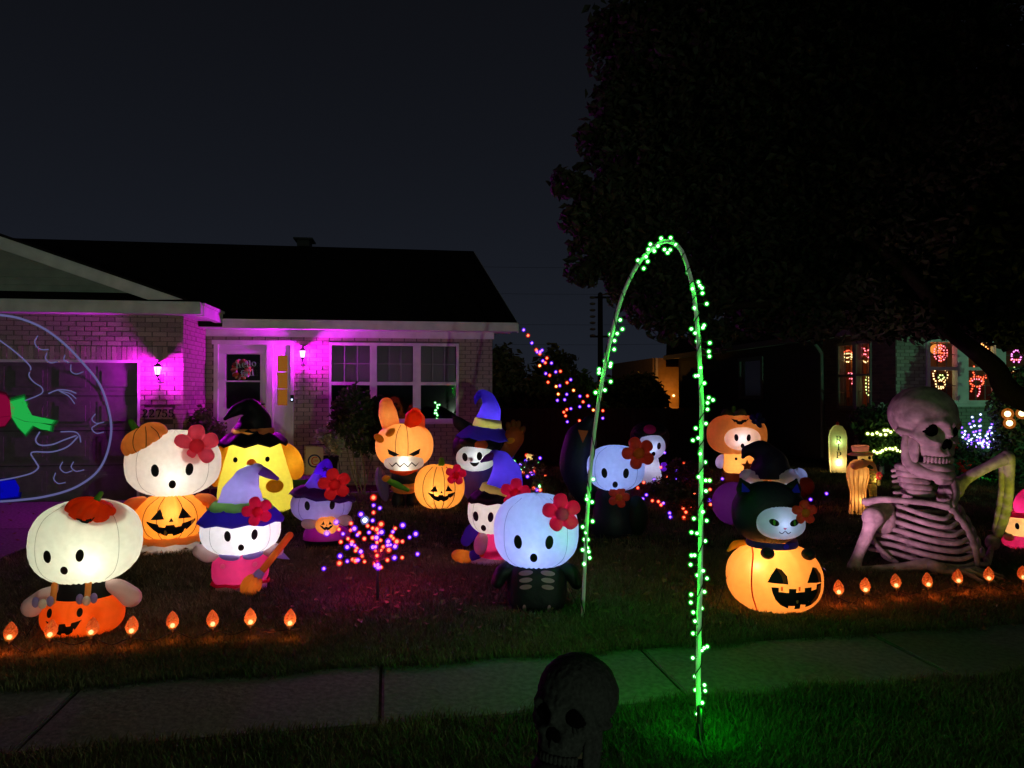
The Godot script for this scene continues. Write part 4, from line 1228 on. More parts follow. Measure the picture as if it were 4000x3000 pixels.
func inflatables() -> void:
	var grp := "lit inflatables standing on the lawn"
	var warm := Color(1.0, 0.98, 0.92)
	var cool := Color(0.56, 0.63, 1.0)
	var violet := Color(0.66, 0.58, 1.0)
	var d: Dictionary
	var b: Dictionary
	var crimson := cloth("crimson_nylon", Color(0.86, 0.12, 0.34))
	var rose := cloth("rose_nylon", Color(0.98, 0.42, 0.52))
	var red := cloth("red_nylon", Color(0.80, 0.14, 0.16))
	var lilac := cloth("lilac_nylon", Color(0.66, 0.62, 0.88))
	var purple := cloth("purple_nylon", Color(0.36, 0.26, 0.86))
	var deep := cloth("deep_purple_nylon", Color(0.28, 0.08, 0.42), 0.5)
	var pink := cloth("pink_nylon", Color(0.93, 0.24, 0.56))
	var yellow := cloth("yellow_nylon", Color(0.94, 0.90, 0.40))
	var gold := cloth("gold_nylon", Color(0.97, 0.74, 0.18))
	var leafgreen := cloth("leaf_green_nylon", Color(0.42, 0.72, 0.22))
	var brush := cloth("straw_nylon", Color(0.92, 0.52, 0.16))
	var blush := cloth("pale_pink_nylon", Color(0.95, 0.80, 0.82), 0.7)

	# A: ghost in a pumpkin, front left
	thing("inflatable_ghost", "white inflatable ghost sitting in an orange jack-o'-lantern by the left path lights", "inflatable", Vector3(-2.840, 0.000, -4.740), 0.28, grp, 4.74 / 1534.0)
	b = blob("pumpkin_body", cloth("tangerine_nylon", Color(1.0, 0.52, 0.20)), Vector3(-2, 45, 0), Vector3(81, 50, 60), {"ribs": 9, "depth": 0.05, "n": 2.3})
	decal("eye", ink(), b, ov(-52, 63, 5.5, 8.5))
	decal("eye", ink(), b, ov(6, 63, 5.5, 8.5))
	decal("mouth", ink(), b, grin(-24, 42, 68, 26, 3, 0.25))
	lathe("collar", black(), Vector3(0, 0, 0), [[58, 84], [54, 92], [50, 104], [46, 122]], {"depth": 0.8})
	for x in [-45, 18]: limb("strap", orange(), [Vector3(x, 120, 42), Vector3(x, 104, 46), Vector3(x, 88, 52)], [6, 6], {"flat": 0.4})
	for x in [-62, 18]:
		b = blob("bauble", white(), Vector3(x, 86, 56), Vector3(8, 10, 7))
		for s in [-1, 1]: blob("bauble_wing", lilac, Vector3(x + s * 13, 90, 54), Vector3(7, 11, 5), {"parent": b.node})
	limb("arm", blush, [Vector3(40, 108, 10), Vector3(70, 98, 16), Vector3(94, 78, 20)], [9, 19, 22], {"flat": 0.7})
	limb("arm", blush, [Vector3(-44, 104, 10), Vector3(-72, 90, 16), Vector3(-92, 72, 20)], [9, 18, 21], {"flat": 0.7})
	d = blob("head", white(), Vector3(3, 200, 0), Vector3(107, 88, 82), {"n": 2.45})
	ghost_face(d, -18, 186, 30, 1.0)
	head_seams(d, grey_thread())
	b = blob("little_pumpkin_hat", cloth("deep_orange_nylon", Color(0.96, 0.34, 0.08)), Vector3(22, 262, 34), Vector3(54, 36, 40), {"ribs": 9, "depth": 0.08, "tilt": -22})
	limb("stem", leafgreen, [Vector3(30, 292, 34), Vector3(38, 306, 34)], [7, 5], {"parent": b.node})
	decal("hat_mouth", ink(), b, grin(18, 258, 34, 12, 2, 0.3))
	tethers(78, 60)
	glow(Vector3(26, 170, 58), 22, 1.0, warm)
	glow(Vector3(14, 188, 10), 84, 0.62, Color(0.96, 1.0, 0.86))
	glow(Vector3(0, 45, 0), 60, 0.42, Color(1.0, 0.72, 0.42))
	glow(Vector3(22, 262, 34), 40, 0.16, Color(1.0, 0.8, 0.6))

	# B: ghost with a pumpkin beret
	thing("inflatable_ghost", "tall white inflatable ghost with a pumpkin beret and a jack-o'-lantern body", "inflatable", Vector3(-3.459, 0.000, -7.220), 0.42, grp, 7.22 / 1534.0)
	blob("feet", white(), Vector3(0, 12, 0), Vector3(57, 18, 40), {"n": 4.0})
	lathe("frill", orange(), Vector3(0, 20, 0), [[55, 0], [64, 1], [60, 10], [50, 16]], {"wave": 1.6, "depth": 0.75})
	b = blob("pumpkin_body", orange(), Vector3(0, 74, 0), Vector3(72, 53, 56), {"ribs": 11, "depth": 0.05, "n": 2.2})
	jack_face(b, 2, 78, 92, 22)
	pumpkin_seams(b, thread(), [-0.72, -0.36, 0.36, 0.72])
	limb("arm", orange(), [Vector3(-56, 110, 0), Vector3(-74, 106, 4), Vector3(-86, 96, 8)], [12, 14, 13])
	limb("hand", blush, [Vector3(-84, 98, 8), Vector3(-90, 86, 10)], [10, 9])
	limb("arm", orange(), [Vector3(56, 110, 0), Vector3(74, 106, 4), Vector3(82, 98, 8)], [12, 14, 13])
	d = blob("head", white(), Vector3(5, 190, 0), Vector3(95, 70, 74), {"n": 2.45})
	ghost_face(d, 4, 182, 32, 1.0)
	head_seams(d, grey_thread())
	b = blob("pumpkin_beret", orange(), Vector3(-50, 242, 16), Vector3(49, 33, 46), {"ribs": 10, "depth": 0.06, "tilt": 32})
	pumpkin_seams(b, thread(), [-0.4, 0.1, 0.6])
	limb("stem", leafgreen, [Vector3(-67, 264, 16), Vector3(-76, 281, 16)], [8, 6], {"parent": b.node})
	flower(Vector3(50, 230, 56), 42, rose, cloth("bright_rose_nylon", Color(1.0, 0.35, 0.45)), 20)
	tethers(70, 90)
	glow(Vector3(5, 166, 52), 20, 0.9, warm)
	glow(Vector3(6, 180, 8), 72, 0.56, warm)
	glow(Vector3(2, 86, 40), 16, 1.1, warm)
	glow(Vector3(0, 72, 4), 56, 0.8, Color(1.0, 0.86, 0.5))
	glow(Vector3(-50, 242, 16), 36, 0.30, warm)
	glow(Vector3(0, 14, 0), 32, 0.4, warm)

	# C: yellow chick with a witch's hat
	thing("inflatable_chick", "big yellow inflatable chick in a black witch hat with an orange band", "inflatable", Vector3(-3.417, 0.000, -9.600), 0.3, grp, 9.6 / 1534.0)
	lathe("body", yellow, Vector3(-6, 0, 0), [[60, 0], [77, 8], [78, 40], [74, 80], [67, 115], [56, 142], [38, 160], [16, 170], [0.1, 172]], {"depth": 0.8})
	d = {"c": Vector3(-6, 70, 0), "r": Vector3(78, 102, 61), "n": 2.5, "ribs": 0, "depth": 0.0, "tilt": 0.0, "node": T}
	for x in [-43, 19]: decal("eye", ink(), d, ov(x, 118, 4.4, 5.4), 2.0)
	limb("beak", orange(), [Vector3(-12, 110, 56), Vector3(-12, 107, 68)], [10, 3], {"sides": 10})
	blob("egg", white(), Vector3(-14, 88, 62), Vector3(19, 21, 14))
	blob("wing", gold, Vector3(-76, 106, 0), Vector3(17, 50, 22), {"tilt": -14})
	blob("wing", gold, Vector3(64, 108, 0), Vector3(26, 44, 22), {"tilt": 26})
	blob("foot", gold, Vector3(-44, 62, 58), Vector3(18, 14, 10))
	blob("foot", gold, Vector3(34, 62, 58), Vector3(18, 14, 10))
	lathe("hat_brim", black(), Vector3(-12, 146, 0), [[50, 22], [62, 8], [72, 0], [70, 6], [56, 20], [40, 26]], {"wave": 3.0, "depth": 0.9})
	lathe("hat_band", orange(), Vector3(-12, 158, 0), [[42, 0], [45, 4], [43, 22], [40, 24]], {"depth": 0.9})
	limb("hat_cone", black(), [Vector3(-12, 172, 0), Vector3(-9, 196, 0), Vector3(-18, 222, 0), Vector3(-42, 222, 0), Vector3(-68, 202, 0)], [41, 34, 23, 13, 4], {"open": true})
	glow(Vector3(-6, 128, 36), 16, 0.6, warm)
	glow(Vector3(-6, 96, 0), 66, 0.44, Color(1.0, 1.0, 0.85))
	glow(Vector3(-6, 30, 0), 70, 0.26, Color(1.0, 1.0, 0.85))
	glow(Vector3(-12, 168, 0), 42, 1.5, warm)
	glow(Vector3(-14, 88, 62), 16, 0.8, Color(0.85, 1.0, 0.95))
	glow(Vector3(-76, 106, 0), 24, 0.32, warm)
	glow(Vector3(64, 108, 0), 28, 0.42, warm)

	# D: ghost witch with a broom
	thing("inflatable_ghost", "white inflatable ghost in lilac witch hat and pink dungarees holding a broom", "inflatable", Vector3(-2.208, 0.000, -5.820), 0.34, grp, 5.82 / 1534.0)
	blob("feet", white(), Vector3(0, 9, 0), Vector3(52, 14, 32), {"n": 4.0})
	b = blob("dungarees", pink, Vector3(-2, 46, 0), Vector3(58, 38, 42), {"n": 3.0})
	lathe("hem", crimson, Vector3(-2, 14, 0), [[50, 0], [61, 2], [58, 8]], {"wave": 1.5, "depth": 0.75})
	for x in [-36, 27]: decal("button", cloth("light_pink_nylon", Color(1.0, 0.55, 0.75)), b, ov(x, 61, 5, 5))
	for s in [-1, 1]: blob("collar", lilac, Vector3(s * 22, 78, 26), Vector3(23, 9, 16), {"tilt": s * 12})
	limb("arm", blush, [Vector3(-46, 82, 6), Vector3(-66, 82, 12), Vector3(-82, 92, 16)], [12, 16, 14])
	limb("arm", blush, [Vector3(46, 82, 6), Vector3(64, 84, 16), Vector3(72, 86, 34)], [12, 15, 13])
	slab("cape", lilac, [Vector3(44, 84, -22) * U, Vector3(70, 86, -26) * U, Vector3(100, 50, -30) * U, Vector3(60, 58, -28) * U], Vector3(0, 0, -4 * U))
	slab("cape", lilac, [Vector3(-44, 84, -22) * U, Vector3(-40, 30, -28) * U, Vector3(-58, 34, -30) * U], Vector3(0, 0, -4 * U))
	d = blob("head", white(), Vector3(-2, 130, 0), Vector3(82, 54, 66), {"n": 2.4})
	ghost_face(d, 0, 128, 26, 0.85)
	head_seams(d, grey_thread())
	lathe("hat_brim", purple, Vector3(-2, 147, 0), [[60, 34], [72, 22], [86, 6], [90, 0], [87, 1], [70, 16], [55, 32]], {"wave": 1.8, "depth": 0.85})
	lathe("hat_band", cloth("lime_nylon", Color(0.62, 0.92, 0.42)), Vector3(-2, 172, 0), [[66, 0], [67, 3], [58, 16], [52, 20]], {"depth": 0.85})
	limb("hat_cone", lilac, [Vector3(-2, 182, 0), Vector3(0, 206, 0), Vector3(10, 236, 0), Vector3(28, 256, 0), Vector3(40, 254, 0)], [50, 42, 28, 14, 10], {"open": true})
	limb("hat_tip", cloth("violet_nylon", Color(0.52, 0.34, 0.80)), [Vector3(34, 256, 0), Vector3(50, 248, 2), Vector3(72, 236, 4)], [11, 10, 4])
	flower(Vector3(32, 178, 74), 29, crimson, cloth("bright_crimson_nylon", Color(1.0, 0.14, 0.34)), 35)
	limb("broom_handle", brush, [Vector3(36, 42, 52), Vector3(97, 119, 48)], [7.5, 7.5])
	blob("broom_head", brush, Vector3(20, 20, 54), Vector3(21, 26, 18), {"tilt": -30, "ribs": 7, "depth": 0.1})
	limb("broom_binding", lilac, [Vector3(30, 36, 53), Vector3(37, 44, 52)], [11, 10])
	tethers(58, 60)
	glow(Vector3(14, 120, 46), 18, 1.0, warm)
	glow(Vector3(6, 132, 6), 60, 0.66, Color(0.97, 0.95, 1.0))
	glow(Vector3(-2, 44, 0), 44, 0.42, warm)
	glow(Vector3(2, 206, 0), 40, 0.42, Color(0.96, 0.95, 1.0))
	glow(Vector3(0, 156, 0), 74, 0.18, warm)
	glow(Vector3(66, 80, 50), 8, 0.2, warm)
	glow(Vector3(20, 22, 54), 20, 0.25, warm)
	glow(Vector3(0, 9, 0), 26, 0.35, warm)

	# E: small violet ghost with a pumpkin
	thing("inflatable_ghost", "small lavender inflatable ghost in a striped star hat hugging a pumpkin", "inflatable", Vector3(-1.961, 0.000, -7.500), 0.25, grp, 7.5 / 1534.0)
	lathe("lace_hem", black(), Vector3(0, 0, 0), [[36, 0], [42, 3], [46, 16], [48, 20]], {"wave": 2.5, "depth": 0.8})
	lathe("dress", cloth("magenta_dress_nylon", Color(0.66, 0.10, 0.62), 0.8), Vector3(2, 16, 0), [[50, 0], [48, 12], [40, 34], [33, 52], [30, 60]], {"depth": 0.8})
	d = blob("head", white(), Vector3(-9, 90, 0), Vector3(64, 40, 52), {"n": 2.3})
	ghost_face(d, -12, 94, 25, 0.72, false)
	head_seams(d, grey_thread())
	blob("arm", blush, Vector3(-33, 55, 34), Vector3(17, 12, 12))
	blob("arm", blush, Vector3(38, 58, 34), Vector3(17, 12, 12))
	b = blob("pumpkin", orange(), Vector3(3, 52, 48), Vector3(24, 20, 18), {"ribs": 8, "depth": 0.05})
	jack_face(b, 2, 56, 26, 7, 0.5)
	lathe("hat_brim", deep, Vector3(-6, 112, 0), [[52, 8], [62, 2], [71, -8], [66, 0], [50, 10], [30, 14]], {"wave": 2.0, "tilt": -8, "depth": 0.85})
	limb("hat_cone", cloth("lilac_stripe_nylon", Color(0.74, 0.60, 0.96)), [Vector3(-16, 120, 0), Vector3(-10, 138, 0)], [31, 25], {"smooth": false})
	b = blob("hat_top", cloth("vivid_violet_nylon", Color(0.52, 0.16, 0.92)), Vector3(-6, 152, 0), Vector3(21, 36, 20), {"tilt": -16, "n": 1.7})
	decal("star", deep, b, star2(-2, 166, 7))
	decal("star", deep, b, star2(-12, 150, 6))
	flower(Vector3(18, 138, 56), 32, red, cloth("bright_red_nylon", Color(1.0, 0.22, 0.22)), 30)
	tethers(46, 40)
	glow(Vector3(-9, 92, 4), 46, 0.68, violet)
	glow(Vector3(-8, 146, 0), 22, 0.8, Color(0.9, 0.7, 1.0))
	glow(Vector3(2, 34, 0), 38, 0.40, Color(1.0, 0.7, 1.0))
	glow(Vector3(3, 50, 48), 18, 0.5, warm)

	# F: orange imp with a pumpkin head
	thing("inflatable_imp", "orange pumpkin-headed inflatable imp with one tall and one folded horn", "inflatable", Vector3(-1.519, 0.000, -10.000), 0.15, grp, 10.0 / 1534.0)
	blob("leg", black(), Vector3(-12, 14, 0), Vector3(14, 24, 14))
	blob("leg", black(), Vector3(18, 14, 0), Vector3(14, 24, 14))
	blob("skirt", orange(), Vector3(2, 42, 0), Vector3(30, 14, 24), {"ribs": 7})
	blob("body", black(), Vector3(1, 68, 0), Vector3(28, 24, 22))
	limb("sash", cloth("deep_orange_nylon", Color(0.96, 0.34, 0.08)), [Vector3(-24, 82, 14), Vector3(0, 78, 24), Vector3(24, 84, 14)], [6, 7, 6])
	limb("wand", leafgreen, [Vector3(-32, 62, 28), Vector3(-16, 54, 34), Vector3(8, 42, 36)], [5, 7, 4])
	blob("wand_tip", gold, Vector3(-37, 66, 28), Vector3(9, 7, 7))
	blob("sleeve", cloth("dusky_lilac_nylon", Color(0.45, 0.36, 0.55), 0.5), Vector3(-46, 50, -6), Vector3(13, 38, 14), {"tilt": 12})
	d = blob("head", orange(), Vector3(1, 134, 0), Vector3(62, 50, 50), {"ribs": 9, "depth": 0.04, "n": 2.3})
	pumpkin_seams(d, thread(), [-0.3, 0.12])
	limb("horn", orange(), [Vector3(-26, 168, 0), Vector3(-34, 200, 0), Vector3(-38, 222, 0)], [19, 20, 15])
	limb("horn", orange(), [Vector3(28, 166, 0), Vector3(26, 190, 0), Vector3(24, 202, 4)], [17, 19, 13])
	limb("horn_tip", cloth("deep_orange_nylon", Color.WHITE), [Vector3(20, 192, 14), Vector3(14, 180, 20)], [19, 14])
	for s in [-1, 1]: blob("leaf", gold, Vector3(-40 + s * 12, 158 + s * 6, 42), Vector3(12, 8, 5), {"tilt": 40 * s})
	for s in [-1, 1]: decal("eye", ink(), d, PackedVector2Array([Vector2(s * 9, 118), Vector2(s * 34, 130), Vector2(s * 31, 119), Vector2(s * 20, 114)]))
	b = blob("grin", white(), Vector3(0, 99, 34), Vector3(42, 17, 25), {"n": 2.3})
	decal("teeth_line", ink(), b, PackedVector2Array([Vector2(-32, 103), Vector2(-24, 96), Vector2(-16, 103), Vector2(-8, 95), Vector2(0, 102), Vector2(8, 95), Vector2(16, 103), Vector2(24, 96), Vector2(32, 103), Vector2(24, 93), Vector2(16, 100), Vector2(8, 92), Vector2(0, 99), Vector2(-8, 92), Vector2(-16, 100), Vector2(-24, 93)]))
	glow(Vector3(0, 99, 48), 16, 1.3, warm)
	glow(Vector3(4, 132, 6), 50, 0.82, warm)
	glow(Vector3(-33, 196, 0), 20, 0.42, warm)
	glow(Vector3(24, 190, 0), 18, 0.5, warm)
	glow(Vector3(1, 60, 0), 24, 0.7, Color(1, 1, 1))

	# G: plain jack-o'-lantern
	thing("inflatable_pumpkin", "plain round orange inflatable jack-o'-lantern with a green stem beside the horned imp", "inflatable", Vector3(-1.011, 0.000, -9.940), 0.1, grp, 9.94 / 1534.0)
	d = blob("pumpkin", orange(), Vector3(0, 47, 0), Vector3(54, 50, 48), {"ribs": 8, "depth": 0.05, "n": 2.3})
	pumpkin_seams(d, thread(), [-0.65, -0.25, 0.2, 0.6])
	jack_face(d, 4, 42, 56, 13)
	limb("stem", leafgreen, [Vector3(4, 90, 0), Vector3(4, 103, 0)], [7, 6])
	flower(Vector3(34, 76, 40), 21, crimson, cloth("bright_rose_nylon", Color.WHITE), 10)
	glow(Vector3(-10, 40, 34), 12, 1.2, warm)
	glow(Vector3(-4, 44, 8), 46, 0.85, Color(1.0, 0.92, 0.7))

	# H: tall witch waving a mitten
	thing("inflatable_witch", "tall dark-haired inflatable witch in a curled purple hat waving a brown mitten", "inflatable", Vector3(-0.380, 0.000, -10.400), 0.04, grp, 10.4 / 1534.0)
	blob("gown", cloth("dusk_purple_nylon", Color(0.30, 0.22, 0.55), 0.5), Vector3(-6, 45, 0), Vector3(46, 52, 36))
	blob("hair", black(), Vector3(-20, 120, -4), Vector3(53, 42, 28))
	d = blob("face", white(), Vector3(-22, 99, 22), Vector3(42, 28, 30), {"n": 2.2})
	decal("eye", ink(), d, ov(-44, 103, 5.5, 8.5, 12))
	decal("eye", ink(), d, ov(-14, 105, 5.5, 8.5, 0))
	decal("mouth", ink(), d, smile(-24, 92, 20, 8))
	limb("nose", blush, [Vector3(-29, 99, 48), Vector3(-31, 96, 58)], [4, 2], {"sides": 8})
	b = blob("hair_front", black(), Vector3(-12, 130, 10), Vector3(46, 20, 32), {"tilt": -4})
	decal("pumpkin_badge", cloth("badge_orange_nylon", Color(0.80, 0.34, 0.14), 0.6), b, ov(-10, 128, 14, 10))
	lathe("hat_brim", purple, Vector3(-4, 138, 0), [[36, 26], [48, 16], [60, 4], [63, 0], [58, 2], [44, 14], [30, 24]], {"wave": 2.0, "tilt": -6, "depth": 0.85})
	limb("hat_wing", black(), [Vector3(-40, 158, -4), Vector3(-58, 172, -4), Vector3(-70, 188, -4)], [16, 13, 4], {"flat": 0.5})
	lathe("hat_band", yellow, Vector3(2, 163, 0), [[31, 0], [32, 3], [29, 17], [26, 19]], {"tilt": -8})
	limb("hat_cone", purple, [Vector3(4, 178, 0), Vector3(9, 198, 0), Vector3(6, 222, 0), Vector3(-8, 235, 0), Vector3(-20, 228, 0), Vector3(-23, 214, 0)], [27, 23, 15, 10, 6, 2], {"open": true})
	limb("arm", cloth("brown_nylon", Color(0.66, 0.38, 0.18)), [Vector3(36, 96, 8), Vector3(50, 116, 14), Vector3(58, 132, 18)], [14, 16, 18], {"flat": 0.7})
	b = blob("mitten", cloth("brown_nylon", Color.WHITE), Vector3(60, 142, 18), Vector3(21, 28, 14), {"tilt": -12})
	for i in 4: blob("finger", cloth("brown_nylon", Color.WHITE), Vector3(48 + i * 10, 164 + [2, 7, 5, -6][i], 20), Vector3(6.5, 10, 7), {"parent": b.node, "tilt": 10 - i * 12})
	decal("palm_pad", gold, b, ov(52, 136, 9, 6, 20), 1.2)
	glow(Vector3(-20, 99, 34), 26, 0.6, Color(0.96, 0.98, 1.0))
	glow(Vector3(8, 184, 0), 26, 1.0, Color(0.85, 0.88, 1.0))
	glow(Vector3(-4, 150, 0), 50, 0.14, warm)
	glow(Vector3(60, 140, 18), 16, 0.34, warm)
	glow(Vector3(-6, 50, 0), 40, 0.24, cool)

	# I: ghost witch behind the bone-shirt ghost
	thing("inflatable_ghost", "white inflatable ghost in purple yellow-banded hat half hidden behind another ghost", "inflatable", Vector3(-0.136, 0.000, -6.720), -0.1, grp, 6.72 / 1534.0)
	b = blob("dress", pink, Vector3(-6, 42, 0), Vector3(44, 44, 38))
	blob("foot", white(), Vector3(-20, 8, 16), Vector3(40, 9, 22))
	blob("arm", blush, Vector3(-31, 47, 30), Vector3(16, 24, 12), {"tilt": -12})
	limb("cape", purple, [Vector3(-34, 84, 6), Vector3(-52, 70, 10), Vector3(-66, 50, 14)], [8, 16, 12], {"flat": 0.35})
	blob("broom_head", brush, Vector3(-72, 17, 20), Vector3(26, 15, 14), {"tilt": -10, "ribs": 7, "depth": 0.1})
	limb("broom_binding", purple, [Vector3(-48, 20, 22), Vector3(-42, 22, 22)], [12, 11])
	limb("broom_handle", brush, [Vector3(-42, 21, 24), Vector3(60, 50, 30)], [6, 6])
	d = blob("head", white(), Vector3(-4, 112, 0), Vector3(60, 50, 54), {"n": 2.4})
	ghost_face(d, -24, 108, 16, 0.8)
	head_seams(d, grey_thread())
	lathe("hat_brim", black(), Vector3(-4, 132, 0), [[40, 26], [54, 16], [62, 2], [60, 4], [48, 16], [36, 26]], {"wave": 2.0, "depth": 0.9})
	lathe("hat_band", yellow, Vector3(8, 150, 0), [[46, 0], [48, 4], [44, 16], [40, 18]], {"depth": 0.9, "tilt": -8})
	limb("hat_cone", purple, [Vector3(16, 164, 0), Vector3(18, 192, 0), Vector3(8, 220, 0), Vector3(-6, 232, 0), Vector3(-12, 230, 0)], [40, 34, 22, 12, 9], {"open": true})
	limb("hat_tip", deep, [Vector3(-8, 232, 2), Vector3(-20, 227, 4), Vector3(-34, 219, 6)], [10, 8, 3])
	flower(Vector3(44, 158, 52), 30, crimson, cloth("bright_crimson_nylon", Color.WHITE), 15)
	glow(Vector3(-8, 110, 6), 48, 0.62, warm)
	glow(Vector3(14, 190, 0), 34, 0.62, Color(0.9, 0.9, 1.0))
	glow(Vector3(-6, 46, 0), 40, 0.36, warm)
	glow(Vector3(-72, 18, 20), 14, 0.3, warm)

	# J: ghost in a skeleton suit
	thing("inflatable_ghost", "large bluish inflatable ghost in a black skeleton suit beside the green arch", "inflatable", Vector3(0.186, 0.000, -5.280), -0.05, grp, 5.28 / 1534.0)
	b = blob("suit", black(), Vector3(0, 50, 0), Vector3(64, 62, 44), {"n": 3.0})
	for s in [-1, 1]:
		limb("sleeve", black(), [Vector3(s * 46, 92, 4), Vector3(s * 72, 82, 10), Vector3(s * 84, 62, 14)], [16, 18, 14])
		for i in 3: decal("rib_bone", cloth("dusky_pink_nylon", Color(0.62, 0.42, 0.50), 0.3), b, ov(s * 23, 88 - i * 14, 15 - i, 5, -s * 8))
		decal("leg_bone", cloth("dusky_pink_nylon", Color.WHITE), b, ov(s * 26, 14, 4, 9))
	d = blob("head", white(), Vector3(-2, 170, 0), Vector3(91, 78, 76), {"n": 2.5})
	ghost_face(d, -6, 160, 32, 1.1)
	head_seams(d, grey_thread())
	flower(Vector3(52, 219, 66), 38, crimson, cloth("orchid_nylon", Color(0.92, 0.22, 0.66)), 25)
	tethers(62, 60)
	glow(Vector3(-6, 140, 54), 20, 0.8, cool)
	glow(Vector3(-8, 160, 8), 78, 0.78, cool)
	glow(Vector3(0, 60, 0), 50, 0.3, Color(0.6, 0.7, 1.0))

	# K: blue-white ghost with the crescent
	thing("inflatable_ghost", "bluish inflatable ghost in dark gown leaning on a tall black crescent", "inflatable", Vector3(1.142, 0.000, -8.000), -0.12, grp, 8.0 / 1534.0)
	var crescent := limb("crescent", cloth("midnight_nylon", Color(0.09, 0.08, 0.16), 0.5), [Vector3(-30, 60, -26), Vector3(-66, 98, -26), Vector3(-78, 150, -26), Vector3(-70, 205, -26), Vector3(-52, 242, -26)], [14, 30, 40, 36, 16], {"flat": 0.8})
	slab("crescent_badge", cloth("badge_orange_nylon", Color.WHITE), [Vector3(-76, 228, 4) * U, Vector3(-54, 226, 4) * U, Vector3(-66, 200, 6) * U], Vector3(0, 0, -2 * U))
	var gown := cloth("midnight_green_nylon", Color(0.05, 0.07, 0.09), 0.4)
	lathe("gown", gown, Vector3(-2, 0, 0), [[42, 0], [46, 4], [42, 60], [40, 62], [38, 90], [30, 104]], {"depth": 0.85})
	blob("bag", cloth("dark_green_nylon", Color(0.06, 0.16, 0.12), 0.4), Vector3(48, 44, 0), Vector3(26, 44, 26))
	d = blob("head", white(), Vector3(4, 148, 14), Vector3(61, 48, 50), {"n": 2.4})
	ghost_face(d, 2, 142, 22, 0.8)
	head_seams(d, grey_thread())
	flower(Vector3(50, 184, 58), 32, cloth("brick_red_nylon", Color(0.66, 0.20, 0.14), 0.7), cloth("amber_nylon", Color(0.90, 0.46, 0.14)), 40)
	flower(Vector3(10, 90, 40), 22, cloth("brick_red_nylon", Color.WHITE), cloth("amber_nylon", Color.WHITE), 0)
	tethers(44, 60)
	glow(Vector3(0, 144, 20), 48, 0.78, Color(0.54, 0.63, 1.0))
	glow(Vector3(-8, 52, 0), 38, 0.9, Color(0.7, 0.8, 1.0))
	glow(Vector3(-70, 150, -26), 34, 0.6, Color(0.5, 0.45, 1.0))

	# L: little hooded figure at the back
	thing("inflatable_ghost", "little white inflatable ghost in a black hood with a pink badge", "inflatable", Vector3(2.481, 0.000, -12.600), -0.1, grp, 12.6 / 1534.0)
	lathe("gown", white(), Vector3(0, 0, 0), [[22, 0], [24, 4], [18, 30], [14, 52], [12, 60]], {})
	d = blob("hood", black(), Vector3(-4, 98, -8), Vector3(42, 36, 26), {"n": 2.3})
	b = blob("face", white(), Vector3(-2, 82, 14), Vector3(29, 28, 22))
	ghost_face(b, 0, 84, 11, 0.55)
	blob("hood_rim", black(), Vector3(-6, 112, 8), Vector3(36, 12, 20), {"tilt": 4})
	decal("badge", cloth("hot_pink_nylon", Color(0.95, 0.16, 0.58)), {"c": Vector3(-6, 112, 8), "r": Vector3(36, 16, 20), "n": 2.0, "ribs": 0, "depth": 0.0, "tilt": 0.0, "node": T}, ov(-7, 118, 13, 9), 1.5)
	blob("bag", cloth("vivid_violet_nylon", Color.WHITE), Vector3(24, 38, 8), Vector3(8, 10, 8))
	glow(Vector3(-2, 80, 24), 18, 0.72, Color(0.72, 0.76, 1.0))
	glow(Vector3(0, 32, 0), 18, 0.7, Color(0.8, 0.82, 1.0))
	glow(Vector3(-6, 113, 20), 9, 0.5, warm)
	glow(Vector3(24, 38, 8), 8, 0.3, warm)

	# M: ghost in a pumpkin hood
	thing("inflatable_ghost", "inflatable ghost in pumpkin hood and orange tunic with a brown star", "inflatable", Vector3(4.017, 0.000, -12.600), -0.28, grp, 12.6 / 1534.0)
	lathe("skirt", cloth("tan_nylon", Color(0.52, 0.36, 0.22), 0.7), Vector3(0, 0, 0), [[30, 0], [34, 3], [35, 26]], {})
	b = blob("tunic", orange(), Vector3(0, 46, 0), Vector3(36, 26, 28), {"n": 2.6})
	decal("star", cloth("brown_star_nylon", Color(0.42, 0.26, 0.06), 0.4), b, star2(16, 42, 13))
	decal("button", ink(), b, ov(-6, 56, 3, 3))
	blob("arm", white(), Vector3(-36, 48, 8), Vector3(12, 16, 10), {"tilt": -20})
	blob("arm", white(), Vector3(36, 48, 8), Vector3(12, 16, 10), {"tilt": 20})
	d = blob("pumpkin_hood", orange(), Vector3(-4, 106, 0), Vector3(63, 45, 46), {"ribs": 9, "depth": 0.04, "n": 2.4})
	b = blob("face", white(), Vector3(6, 100, 34), Vector3(37, 25, 28), {"n": 2.2})
	ghost_face(b, 6, 103, 12, 0.55)
	glow(Vector3(6, 100, 50), 19, 0.6, Color(0.95, 0.92, 1.0))
	decal("hood_grin", ink(), d, grin(2, 138, 34, 9, 2, 0.3), 1.2)
	limb("stem", leafgreen, [Vector3(-12, 146, 0), Vector3(-10, 164, 0)], [4, 4.5])
	for s in [-1, 1]: limb("leaf", cloth("dark_leaf_nylon", Color(0.20, 0.30, 0.14), 0.4), [Vector3(-10, 148, 4), Vector3(-10 + s * 16, 156, 8), Vector3(-10 + s * 26, 148, 8)], [4, 7, 2], {"flat": 0.4})
	flower(Vector3(36, 138, 30), 16, cloth("navy_nylon", Color(0.10, 0.12, 0.36), 0.3), cloth("navy_nylon", Color.WHITE), 0, 0.1)
	glow(Vector3(2, 100, 10), 44, 0.7, Color(0.98, 0.94, 1.0))
	glow(Vector3(-4, 46, 4), 28, 0.95, warm)
	glow(Vector3(-36, 48, 8), 11, 0.5, cool)
	glow(Vector3(36, 48, 8), 11, 0.5, cool)

	# N: witch behind the black cat
	thing("inflatable_witch", "inflatable witch with a big black hat and a round purple skirt behind the black cat", "inflatable", Vector3(2.994, 0.000, -8.600), -0.3, grp, 8.6 / 1534.0)
